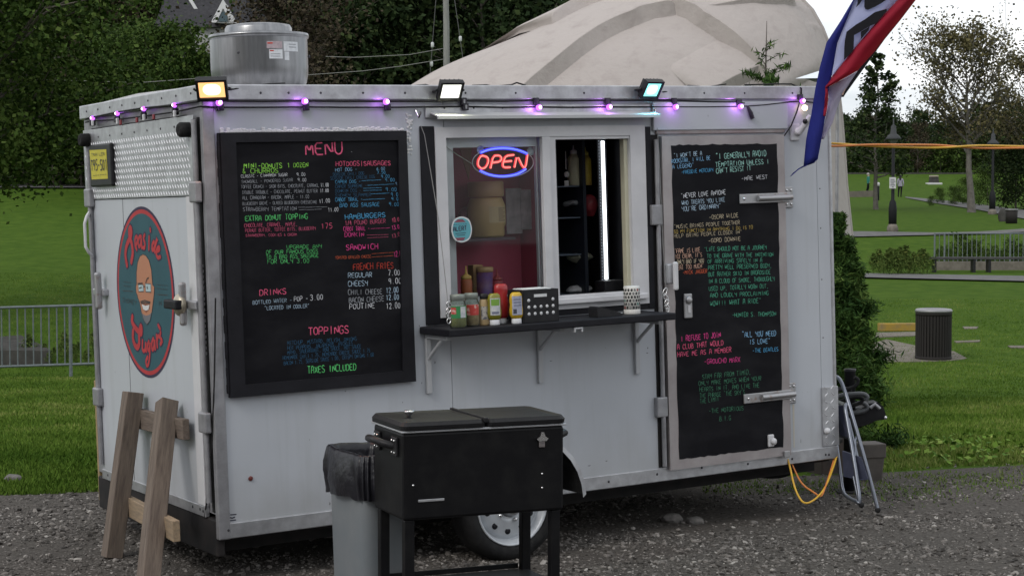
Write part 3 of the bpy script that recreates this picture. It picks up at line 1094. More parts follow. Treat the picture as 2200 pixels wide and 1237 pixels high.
# distant wooded ridge
m = MB()
rp = []
for i in range(41):
    x = -420 + i * 26
    h = 33 + 5 * mnoise.noise(Vector((i * .23, 1.5, 0))) + 1.6 * mnoise.noise(Vector((i * 1.1, 4.5, 0)))
    rp.append((x, h))
v, f = [], []
for x, h in rp:
    v += [(x, 560, 8), (x, 600, h * .7), (x, 640, h), (x, 700, h * .5), (x, 760, 5)]
for i in range(40):
    for k in range(4): f.append((i * 5 + k, (i + 1) * 5 + k, (i + 1) * 5 + k + 1, i * 5 + k + 1))
link('wooded_hill', raw('wooded_hill', v, f, mat('far_wood', (.045, .06, .055), .95, col2=(.03, .045, .04), scale=.08, bump=.5, bscale=.3)), kind='structure')

# ------------------------------------------------------------------ railings, bench, bins, lamps in the park
def railing(name, label, a, b, h, pitch, heavy, r=.012, low=.1):
    """galvanised railing from a to b (ground points)"""
    t = thing(name, label, 'railing', Matrix.Translation(a))
    d = b - a
    L = Vector((d.x, d.y, 0)).length

    def P(u, z): return a + d * u + Vector((0, 0, z))
    obj('top_rail', MB().tube([P(0, h), P(1, h)], .023, 8), M_GALV, t, ID)
    obj('bottom_rail', MB().tube([P(0, low), P(1, low)], .022, 8), M_GALV, t, ID)
    n = int(L / pitch)
    proto = None
    for i in range(1, n):
        if any(abs(i / n - q) < .4 / n for q in heavy): continue
        if proto is None:
            proto = obj('baluster', MB().tube([P(i / n, low), P(i / n, h)], r, 6), M_GALV, t, ID)
            i0 = i
        else:
            o = proto.copy()
            C.objects.link(o)
            o.location = proto.location + d * ((i - i0) / n)
    for q in heavy:
        obj('post', MB().tube([P(q, -.1), P(q, h)], .03, 8), M_GALV, t, ID)
    return t


ga, gb = at(-330, 440, 29.6), at(420, 440, 30.6)
for p, z in ((ga, -1.03), (gb, -.93)): p.z = z
railing('railing', 'grey galvanised railing on the lawn beside the rear of the trailer', ga, gb, 1.08, .125, [0, .31, .63, .95])
ga, gb = at(2009, 440, 61), at(2480, 440, 61)
for p in (ga, gb): p.z = -.30
railing('railing', 'grey galvanised railing standing behind the long bench', ga, gb, 1.13, .155, [0, .045, .345, .66, .99], .013)
m = MB().prism([at(2011, 562, 60.9), at(2500, 562, 60.9), at(2500, 586, 60.9), at(2011, 586, 60.9)], (0, .3, 0))
o = obj('low_wall', m, M_CONC, None, ID)
o['label'], o['category'] = 'low concrete wall under the railing behind the long bench', 'wall'
bn = thing('park_bench', 'long backless park bench with dark legs in front of the far railing', 'bench', Matrix.Translation(gpos(2080, 59.5)))
BW = W[bn.name]
a, b = at(1985, 554, 59.5), at(2420, 556, 59.5)
M_BSEAT = mat('bench_plank', (.075, .075, .075), .8, col2=(.05, .05, .05), scale=6, spec=.1)
for k in range(3):
    obj('seat_plank', MB().cbox((a.x, a.y - .2 + k * .15, a.z - .045), (b.x, a.y - .2 + k * .15 + .13, a.z + .03), .01), M_BSEAT, bn, ID)
for x in (2007, 2091, 2124, 2240, 2330):
    p = at(x, 556, 59.5)
    obj('leg', MB().box((p.x - .04, p.y - .17, ground_z(p.x, p.y) - .1), (p.x + .04, p.y + .2, a.z - .05)), M_PLASTIC, bn, ID)

# waste bin of dark slats on a concrete pad
bp = gpos(2008.5, 33.4)
kx = 33.4 / FOC
bn = thing('waste_bin', 'dark slatted round waste bin with pale rim on a concrete pad', 'bin', Matrix.Translation(bp))
R0 = 38.5 * kx
H0 = 110 * kx
M_BINS = mat('bin_slat', (.024, .022, .021), .7, spec=.15)
obj('liner', MB().lathe([(R0 * .86, .02), (R0 * .88, H0 * .93)], 28, Matrix.Translation(bp), cap=True), mat('bin_liner', (.01, .01, .01), .8), bn, ID)
proto = None
for i in range(36):
    a = 2 * pi * i / 36
    if proto is None:
        proto = obj('slat', MB().box((R0 * .93, -.021, .03), (R0 * .99, .021, H0 * .9)), M_BINS, bn, Matrix.Translation(bp))
        proto0 = proto
    else:
        o = proto0.copy()
        C.objects.link(o)
        o.rotation_euler = (0, 0, a)
obj('base_ring', MB().lathe([(R0 * .9, 0), (R0 * 1.01, 0), (R0 * 1.01, .06), (R0 * .9, .06)], 32, Matrix.Translation(bp)), M_BINS, bn, ID)
obj('top_band', MB().lathe([(R0 * .9, H0 * .86), (R0 * 1.0, H0 * .86), (R0 * 1.0, H0 * .94), (R0 * .9, H0 * .94)], 32, Matrix.Translation(bp)), M_BINS, bn, ID)
obj('rim', MB().lathe([(R0 * .62, H0 * .935), (R0 * 1.02, H0 * .93), (R0 * 1.03, H0 * .955), (R0 * .97, H0 * .985), (R0 * .64, H0 * 1.0), (R0 * .6, H0 * .96)], 32, Matrix.Translation(bp)),
    mat('pale_rim', (.25, .25, .26), .5, .4), bn, ID)
def slab(name, label, cat, poly, th, mat_, lift=0.0):
    pts = [G(x, y) for x, y in poly]
    m_ = MB().prism([p + Vector((0, 0, th + lift)) for p in pts], (0, 0, -th - .12))
    o_ = obj(name, m_, mat_, None, ID)
    o_['label'], o_['category'] = label, cat
    return o_


slab('concrete_pad', 'worn concrete pad under the slatted waste bin', 'pad', [(1860, 742), (1905, 730), (1975, 745), (2050, 756), (2078, 771), (2040, 776), (1940, 778), (1890, 776)], .015, M_CONC)
slab('stone_slab', 'narrow pale slab in the grass beside the cedar shrub', 'slab', [(1880, 716), (1970, 714), (1972, 722), (1880, 726)], .02, M_CONC)
m = MB()
a, b = G(1892, 712), G(1972, 711)
M_YEL = mat('yellow_paint', (.33, .22, .05), .9, spec=.05, col2=(.22, .17, .09), scale=5, ramp=(.4, .7))
m.cbox((0, 0, 0), ((b - a).length, .22, .17), .015, Matrix.Translation(a) @ rz(math.atan2(b.y - a.y, b.x - a.x)))
o = obj('parking_block', m, M_YEL, None, ID)
o['label'], o['category'] = 'yellow painted concrete block lying behind the slatted waste bin', 'block'
for poly, lb in [([(2068, 703), (2102, 703), (2098, 707), (2072, 707)], 'flat stone slab in the lawn above the other two slabs'),
                 ([(2050, 734), (2106, 732), (2104, 735), (2055, 737)], 'thin stone slab in the lawn, middle one of three'),
                 ([(2165, 744), (2225, 744), (2225, 748), (2172, 748)], 'flat stone slab in the lawn at the edge of the frame')]:
    slab('stone_slab', lb, 'slab', poly, .02, M_CONC)
slab('concrete_block', 'dark sloping concrete block in the ditch behind the near railing', 'block', [(-60, 758), (45, 750), (95, 775), (112, 786), (-60, 784)], .22, M_CONCD, .05)

M_LAMP = mat('lamp_iron', (.018, .019, .021), .6, spec=.1)


def lamp_post(label, px, py, d, sc_, head=True):
    b_ = gpos(px, d)
    t = thing('lamp_post', label, 'street lamp', Matrix.Translation(b_))
    fr = Matrix.Translation(b_) @ Matrix.Diagonal((sc_, sc_, sc_, 1))
    obj('footing', MB().lathe([(.24, -.1), (.22, .14), (.15, .3)], 16, fr, cap=True), M_CONC, t, fr @ fr.inverted())
    obj('pole', MB().lathe([(.16, .25), (.165, .9), (.13, 1.15), (.07, 1.25), (.06, 3.45)], 14, fr, cap=True), M_LAMP, t, ID)
    if head:
        obj('lamp_shade', MB().lathe([(.3, 3.62), (.32, 3.66), (.22, 3.78), (.12, 3.86), (.10, 4.15), (.03, 4.22), (.02, 4.45)], 16, fr, cap=True), mat('lamp_shade_grey', (.055, .058, .062), .6, spec=.1), t, ID)
        obj('globe', MB().lathe([(.06, 3.44), (.15, 3.52), (.2, 3.63)], 16, fr), mat('lamp_globe', (.12, .125, .12), .4, spec=.2), t, ID)
    return t, b_


t, b_ = lamp_post('dark park lamp post carrying a small white sign', 1918, 495, 72, 1.0)
M_SIGNW = mat('sign_white', (.52, .52, .53), .6)
q = at(1911, 381, 71.75), at(1925, 381, 71.75), at(1925, 405, 71.75), at(1911, 405, 71.75)
sg = obj('sign', MB().prism(q, (0, .02, 0)), M_SIGNW, t, ID)
mb = MB()
for k, (x0, x1) in enumerate([(1913.5, 1922), (1913, 1923.5), (1914, 1921), (1913, 1923), (1916, 1920)]):
    y = 385 + k * 4
    mb.prism([at(x0, y, 71.74), at(x1, y, 71.74), at(x1, y + 1.6, 71.74), at(x0, y + 1.6, 71.74)], (0, .005, 0))
obj('printed_lines', mb, mat('sign_ink', (.12, .12, .16), .7), sg, ID)
lamp_post('dark lamp post standing beside the upper path and grey tree trunk', 2132, 455, 94, 1.0, True)

# smaller park pieces
m = MB().prism([at(1815, 376, 178), at(2095, 375, 178), at(2095, 371, 178), at(1815, 371, 178)], (0, .5, 0))
o = obj('low_wall', m, M_CONCD, None, ID)
o['label'], o['category'] = 'long dark low wall at the top of the far lawn', 'wall'
p0, p1 = G(1800, 425), G(1885, 423)
m = MB().prism([p0 - Vector((0, 0, .2)), p1 - Vector((0, 0, .2)), p1 + Vector((0, 0, .5)), p0 + Vector((0, 0, .45))], (0, .4, 0))
o = obj('low_wall', m, mat('brown_stone', (.17, .15, .12), .9, col2=(.12, .11, .09), scale=3), None, ID)
o['label'], o['category'] = 'short brown stone wall in front of the person in teal', 'wall'
p = gpos(1886, 128)
t = thing('bollard', 'dark bollard with white top at the end of the brown wall', 'bollard', Matrix.Translation(p))
obj('post', MB().lathe([(.1, 0), (.1, 1.0)], 10, Matrix.Translation(p), cap=True), M_LAMP, t, ID)
obj('cap', MB().lathe([(.12, 1.0), (.13, 1.2), (.06, 1.27)], 10, Matrix.Translation(p), cap=True), M_SIGNW, t, ID)
p = G(2008, 396)
t = thing('stone_monument', 'small stone monument with pale top and base on the far lawn', 'monument', Matrix.Translation(p))
k = p.y / FOC
obj('base', MB().cbox((-15 * k, -.3, -.1), (15 * k, .9, 3.2 * k), .03, Matrix.Translation(p)), M_SIGNW, t, ID)
obj('body', MB().prism([(-10 * k, 0, 3 * k), (10 * k, 0, 3 * k), (8 * k, 0, 16 * k), (-8 * k, 0, 16 * k)], (0, .6, 0)), M_CONCD, t, Matrix.Translation(p))
obj('capstone', MB().cbox((-9 * k, -.05, 16 * k), (8 * k, .65, 19 * k), .03, Matrix.Translation(p)), mat('tan_stone', (.36, .32, .26), .8), t, ID)
p = G(2173, 480)
k = p.y / FOC
t = thing('waste_bin', 'dark waste bin with pale rim beside the upper path, seen above the railing', 'bin', Matrix.Translation(p))
obj('body', MB().lathe([(12 * k, 0), (13 * k, 29 * k)], 20, Matrix.Translation(p), cap=True), M_BINS, t, ID)
obj('rim', MB().lathe([(10 * k, 28 * k), (13.6 * k, 28 * k), (13.6 * k, 31 * k), (10 * k, 31 * k)], 20, Matrix.Translation(p)), mat('pale_rim', (.25, .25, .26)), t, ID)
p = G(2156, 476)
m = MB().ball(p + Vector((0, .1, .2)), (.24, .2, .42), 8)
for i, v in enumerate(m.v): m.v[i] = v + Vector((mnoise.noise(v * 3.1), mnoise.noise(v * 2.7 + Vector((5, 0, 0))), 0)) * .07
o = obj('boulder', m, M_CONCD, None, ID)
o['label'], o['category'] = 'grey boulder against the bin beside the upper path', 'boulder'


# two people on the far lawn: each one continuous skinned body
def person(label, pos, h, joints, edges, radii, cols, hair, facing):
    me = bpy.data.meshes.new('body')
    me.from_pydata([tuple(Vector(j) * h) for j in joints], edges, [])
    o_ = bpy.data.objects.new('tmp', me)
    C.objects.link(o_)
    md = o_.modifiers.new('skin', 'SKIN')
    for i, r_ in enumerate(radii):
        me.skin_vertices[0].data[i].radius = (r_ * h, r_ * h * .9)
    me.skin_vertices[0].data[0].use_root = True
    o_.modifiers.new('sub', 'SUBSURF').levels = 2
    dg = bpy.context.evaluated_depsgraph_get()
    out = bpy.data.meshes.new_from_object(o_.evaluated_get(dg))
    bpy.data.objects.remove(o_)
    out.materials.clear()
    for c_ in cols: out.materials.append(c_)
    for pl in out.polygons:
        z = pl.center.z / h
        pl.material_index = 0 if z < .50 else (1 if z < .845 else 2)
        if pl.material_index == 1 and abs(pl.center.x / h) > .14 and z < .56: pl.material_index = 2
        pl.use_smooth = True
    m4 = Matrix.Translation(pos) @ rz(facing)
    t_ = thing('person', label, 'person', m4)
    b2 = link('body', out, t_)
    hm = MB().ball(Vector((0, .012, .945)) * h, Vector((.062, .07, .072)) * h, 10)
    for q in hair[1]: hm.ball(Vector(q[:3]) * h, q[3] * h, 8)
    obj('hair', hm, hair[0], t_, m4)
    return t_


J = [(0, 0, .53), (0, 0, .63), (0, .005, .74), (0, .005, .82), (0, -.005, .87), (0, -.012, .93), (0, -.01, .985),
     (.055, 0, .50), (.075, -.03, .28), (.08, .05, .05), (.085, -.02, .02), (-.055, 0, .50), (-.05, .05, .28), (-.045, .10, .05), (-.045, .03, .015),
     (.10, 0, .80), (.135, .02, .64), (.12, -.06, .52), (-.10, 0, .80), (-.14, .01, .64), (-.13, -.05, .50)]
Eg = [(0, 1), (1, 2), (2, 3), (3, 4), (4, 5), (5, 6), (0, 7), (7, 8), (8, 9), (9, 10), (0, 11), (11, 12), (12, 13), (13, 14), (3, 15), (15, 16), (16, 17), (3, 18), (18, 19), (19, 20)]
Rd = [.085, .08, .09, .07, .035, .058, .04, .062, .042, .03, .022, .062, .042, .03, .022, .045, .032, .022, .045, .032, .022]
M_SKIN = mat('skin', (.35, .22, .16), .6)
person('person in lilac top and black trousers, long dark hair, walking on the far lawn', G(1934, 424), 1.68, J, Eg, Rd,
       [mat('black_cloth', (.012, .012, .015), .95, spec=.02), mat('lilac_cloth', (.30, .29, .36), .9), M_SKIN], (mat('dark_hair', (.012, .01, .012), .7), [(0, .05, .88, .055), (0, .06, .82, .05)]), pi * .9)
pp = G(1876, 419)
pp = Vector((pp.x, pp.y + 2.0, ground_z(pp.x, pp.y + 2.0)))
person('person in teal shirt with grey hair standing behind the low brown wall', pp, 1.62, J, Eg, Rd,
       [mat('black_cloth', (.012, .012, .015), .95, spec=.02), mat('teal_cloth', (.02, .17, .14), .9), M_SKIN], (mat('grey_hair', (.32, .31, .30), .7), []), pi * .5)

# ------------------------------------------------------------------ food trailer
tr = thing('food_trailer', 'white food trailer with serving window, chalk-written door and oval emblem on its rear', 'food trailer', TR)


def part(name, mb, m, parent=None, **k): return obj(name, mb, m, parent or tr, TR, **k)


WX0, WX1, WZ0, WZ1 = 1.262, 2.442, 1.0, 1.905      # opening in the wall
DX0, DX1 = 2.60, 3.445                              # door
SEAM1, SEAM2 = 1.279, 3.708
# serving-side wall panels, 3 mm joints
m = MB()
m.box((.045, 0, .07), (SEAM1 - .0015, .03, TH - .06))
part('wall_panel', m, M_WHITE)
m = MB()
m.box((SEAM1 + .0015, 0, .07), (SEAM2 - .0015, .03, WZ0))
m.box((SEAM1 + .0015, 0, WZ1), (SEAM2 - .0015, .03, TH - .06))
m.box((WX1, 0, WZ0), (SEAM2 - .0015, .03, WZ1))
part('wall_panel', m, M_WHITE)
part('wall_panel', MB().box((SEAM2 + .0015, 0, .07), (TL - .012, .03, TH - .06)), M_WHITE)
part('far_wall', MB().box((.02, TW - .03, .07), (TL - .01, TW, TH - .06)), M_WHITE)
part('front_wall', MB().box((TL - .03, .03, .07), (TL, TW - .03, TH - .06)), M_WHITE)
part('floor', MB().box((.03, .031, -.02), (TL - .03, TW - .031, .05)), M_DARK)
m = MB()
m.cbox((-.02, -.016, TH - .075), (TL + .015, .02, TH), .006)
m.cbox((-.02, TW - .02, TH - .075), (TL + .015, TW + .016, TH), .006)
m.cbox((-.022, .021, TH - .075), (.02, TW - .021, TH), .006)
m.cbox((TL - .02, .021, TH - .075), (TL + .017, TW - .021, TH), .006)
roof_trim = part('roof_trim', m, M_ALU)
m = MB()
m.prism([(0, .0, TH - .004), (0, TW / 2, TH + .014), (0, TW, TH - .004), (0, TW, TH - .03), (0, 0, TH - .03)], (TL, 0, 0))
part('roof', m, M_VINYL)
part('bottom_rail', MB().cbox((.012, -.010, -.002), (TL + .004, .03, .072), .004), M_ALU)
part('corner_post', MB().cbox((-.012, -.012, -.004), (.048, .03, TH - .076), .006), M_ALUD)
part('corner_post', MB().cbox((TL - .014, -.008, .073), (TL + .008, .03, TH - .076), .006), M_ALU)
m = MB()
scr = [(F(x, y, .011)) for x, y in [(491, 1138), (1240, 1010), (1308, 1034), (1412, 1018), (1508, 1004), (1607, 996), (1702, 985), (1781, 976), (1774, 976)]]
for p in scr: m.ball((p.x, -.0115, p.z), (.007, .003, .007), 6)
for x, y in [(465, 200), (870, 195), (620, 196), (689, 195), (1108, 196), (1255, 201), (1513, 196), (1703, 219), (780, 198), (560, 198), (1000, 197), (1600, 205)]:
    p = F(x, y, .016)
    m.ball((p.x, -.0165, TH - .04), (.006, .003, .006), 6)
part('screw', m, M_SCREW, kind='stuff')
# scuffs and the red marker lamp
m = MB().ball((F(538, 1027).x, -.004, F(538, 1027).z), (.012, .006, .012), 8)
part('marker_lamp', m, mat('dull_red', (.12, .02, .015), .5))
m = MB()
for x, y, a, b in [(933, 780, 3, 5), (905, 823, 2, 3), (740, 840, 4, 2), (864, 864, 2, 2), (866, 905, 2, 1.5), (1390, 748, 3, 3), (1388, 758, 5, 1.4), (664, 944, 1.5, 1.5), (1300, 990, 6, 2), (1262, 1000, 8, 2), (455, 246, 1, 3), (466, 453, 1.5, 6), (880, 300, 1, 5),
                   (1180, 775, 7, 1), (1366, 770, 4, 8), (707, 1083, 3, 6), (489, 600, 1, 2), (900, 700, 2, 2), (1720, 950, 1, 8)]:
    p, q = F(x, y), F(x + a, y - b)
    m.prism([(p.x, -.0008, p.z), ((p.x + q.x) / 2, -.0008, p.z - .004), (q.x, -.0008, (p.z + q.z) / 2), ((p.x * 2 + q.x) / 3, -.0008, q.z)], (0, .0006, 0))
part('scuff', m, mat('scuff', (.2, .2, .21), .8), kind='stuff')
# makers' mark low on the corner
m = MB()
p = F(487, 1112)


def ribbon(m_, pts, w, n, lift=0., cap=True, close=False, ramp=.00002):
    """flat stroke of width w along pts on the plane with normal n"""
    pts = [Vector(q) for q in pts]
    if close: pts = pts + [pts[0]]
    out = [pts[0]]
    for q in pts[1:]:
        if (q - out[-1]).length > 1e-5: out.append(q)
    pts = out
    if len(pts) < 2: return m_
    L_, R_ = [], []
    for i, q in enumerate(pts):
        a = pts[max(0, i - 1)]
        b = pts[min(len(pts) - 1, i + 1)]
        if close and i in (0, len(pts) - 1): a, b = pts[-2], pts[1]
        t_ = (b - a).normalized()
        s_ = n.cross(t_)
        k_ = 1.0
        if 0 < i < len(pts) - 1:
            t1 = (q - pts[i - 1]).normalized()
            k_ = min(1.6, 1 / max(.45, n.cross(t1).dot(s_)))
        z_ = n * (lift + ramp * i)
        L_.append(q + s_ * w / 2 * k_ + z_)
        R_.append(q - s_ * w / 2 * k_ + z_)
    vs_ = L_ + R_
    k = len(pts)
    fs = [(i, i + 1, k + i + 1, k + i) for i in range(k - 1)]
    m_.add(vs_, fs)
    if cap and not close:
        for i, sg_ in ((0, -1), (k - 1, 1)):
            t_ = (pts[min(i + 1, k - 1)] - pts[max(i - 1, 0)]).normalized() * sg_
            s_ = n.cross(t_)
            c = pts[i] + n * (lift + ramp * i)
            arc = [c + (s_ * cos(a) + t_ * sin(a)) * w / 2 for a in (0, pi / 4, pi / 2, 3 * pi / 4, pi)]
            m_.add(arc, [(0, 1, 2, 3, 4)])
    return m_


NF, NR = Vector((0, -1, 0)), Vector((-1, 0, 0))
for pl in [[(488, 1110), (486, 1104), (489, 1101), (493, 1102)], [(490, 1114), (494, 1111), (499, 1112), (504, 1110)], [(495, 1105), (507, 1104)], [(491, 1118), (506, 1116)]]:
    ribbon(m, [F(x, y) for x, y in pl], .006, NF, .001)
part('makers_mark', m, mat('ink', (.03, .03, .05), .6), keep=True)

# ---- rear end (the side with the emblem)
m = MB()
m.box((0, .031, .11), (.02, .22, TH - .076))
m.box((0, TW - .12, .11), (.02, TW - .001, TH - .076))
m.box((0, .22, 2.02), (.02, TW - .12, TH - .076))
part('rear_frame', m, M_ALUD)
part('rear_bumper', MB().cbox((-.012, .02, -.09), (.03, TW - .01, .088), .008), M_DARK)
rd = part('ramp_door', MB().box((-.018, .225, .14), (-.001, TW - .126, 1.628)), M_WHITE)
SEAMR = S(282, 700).y
part('door_edge', MB().cbox((-.022, .13, .088), (-.001, TW - .12, .14), .003), M_ALU)
m = MB()
m.cbox((-.0225, .128, .141), (-.001, .2245, 1.63), .003)
part('door_edge', m, M_VINYL)
part('panel_seam', MB().box((-.0188, SEAMR - .0025, .14), (-.0175, SEAMR + .0025, 1.628)), M_SCREW)
PY0, PY1, PZ0, PZ1 = .075, 1.765, 1.632, 2.012
tp_ = part('tread_plate', MB().cbox((-.026, PY0, PZ0), (-.0235, PY1, PZ1), .001), M_ALU)
m = MB()
row, z = 0, PZ0 + .016
while z < PZ1 - .075:
    y = PY0 + .07 + (row % 2) * .016
    while y < PY1 - .03:
        if row == 0 and False: pass
        l, w_ = (.0115, .0046)
        sgn = 1
        a = Vector((-.0262, y - l * .9, z - l * sgn))
        b = Vector((-.0262, y + l * .9, z + l * sgn))
        t_ = (b - a).normalized()
        n_ = Vector((0, -t_.z, t_.y))
        c = (a + b) / 2
        top_ = Vector((-.0032, 0, 0))
        m.add([a, c + n_ * w_, b, c - n_ * w_, c + top_ + t_ * l * .5, c + top_ - t_ * l * .5], [(0, 1, 5), (1, 4, 5), (1, 2, 4), (2, 3, 4), (3, 5, 4), (3, 0, 5)])
        y += .0365
    z += .0315
    row += 1
part('tread', m, mat('tread_highlight', (.60, .61, .63), .5, .3), tp_, kind='stuff')
m = MB()
for i in range(9):
    m.ball((-.0265, PY0 + .06 + i * .195, PZ1 - .045), (.003, .006, .006), 6)
for i in range(9):
    m.ball((-.023, .1 + i * .2, TH - .035), (.003, .006, .006), 6)
for y_, z_ in [(.2, .12), (.3, .118), (.16, .115), (.9, .118), (1.2, .118), (1.6, .118)]: m.ball((-.0225, y_, z_), (.003, .008, .008), 6)
part('screw', m, M_SCREW, kind='stuff')
for px, py in [(400, 279), (186, 301)]:
    p = S(px, py, .04)
    mm = Matrix.Translation((-.026, p.y, p.z)) @ ry(-pi / 2)
    part('rubber_bumper', MB().lathe([(.036, 0), (.036, .045), (.028, .055), (.012, .05)], 16, mm, cap=True), M_RUBBER)
# lock bars down both edges of the ramp
for px, x_ in ((434, -.03), (206, -.03)):
    y_ = S(px, 700, .03).y
    part('lock_bar', MB().tube([(x_, y_, .17), (x_, y_, 1.99)], .014, 10), M_ALUD)
    br = []
    for py in ((412, 905) if px > 300 else (425, 850)):
        zc = S(px, py, .03).z
        part('bar_bracket', MB().cbox((x_ - .022, y_ - .045, zc - .05), (x_ + .012, y_ + .05, zc + .05), .008), M_ALUD)
# dark channel beside the bars and the perforated strip
part('rubber_seal', MB().box((-.008, .048, .12), (.0, .075, 2.0)), M_RUBBER)
m = MB()
for k in range(17):
    a = S(447, 572, .02).z - k * .026
    m.cbox((-.02, .054, a - .007), (-.01, .068, a + .007), .002)
part('perforated_strip', m, M_ALU, kind='stuff')
# latches on both edges
lp = S(405, 655, .05)
h = part('door_latch', MB().cbox((-.05, lp.y - .09, lp.z - .02), (-.018, lp.y + .05, lp.z + .02), .006), M_ALU)
part('lever', MB().cbox((-.085, lp.y + .012, lp.z - .10), (-.05, lp.y + .045, lp.z + .11), .012), M_RUSTY, h)
kp = S(384, 655, .08)
part('padlock', MB().ball((-.075, kp.y, kp.z), (.03, .055, .055), 12), mat('brass_lock', (.42, .38, .30), .4, .7), h)
part('strap', MB().cbox((-.115, kp.y - .05, kp.z - .02), (-.075, kp.y + .12, kp.z + .025), .008), M_BLACK, h)
lp = S(215, 628, .05)
h = part('door_latch', MB().cbox((-.05, lp.y - .05, lp.z - .018), (-.018, lp.y + .13, lp.z + .018), .006), M_ALU)
part('lever', MB().cbox((-.08, lp.y - .03, lp.z - .09), (-.045, lp.y + .01, lp.z + .11), .012), M_RUSTY, h)
m = MB()
hp_ = [S(x, y, o) for x, y, o in [(195, 452, .02), (186, 466, .07), (182, 480, .08), (184, 530, .08), (190, 541, .07), (200, 552, .03), (201, 566, .02)]]
m.tube(hp_, .009, 8)
part('grab_handle', m, M_VINYL)
m = MB().tube([S(463, 640, .012), S(461, 800, .012), S(455, 960, .015), S(440, 1112, .02)], .004, 6)
part('cable', m, M_RUBBER)
part('edge_board', MB().cbox((.0, TW + .002, -.06), (.035, TW + .03, .62), .004), mat('raw_wood', (.33, .24, .12), .8, col2=(.25, .18, .09), scale=12))
part('stabiliser_leg', MB().cbox((.06, TW - .12, -.27), (.11, TW - .06, -.02), .005), M_ALUD)
part('stabiliser_foot', MB().cbox((.01, TW - .16, -.30), (.17, TW - .02, -.265), .005), M_ALUD)

# licence plate
a, b = S(190, 312, .05), S(240, 400, .05)
lp_ = part('licence_plate', MB().cbox((-.05, b.y - .0, b.z), (-.027, a.y, a.z), .01), M_PLASTIC)
q = [S(x, y, .0512) for x, y in [(192, 323), (228, 321), (231.5, 384), (197, 386)]]
part('plate_face', MB().prism(q, (.001, 0, 0)), mat('plate_yellow', (.52, .46, .02), .5, col2=(.45, .40, .03), scale=20), lp_)

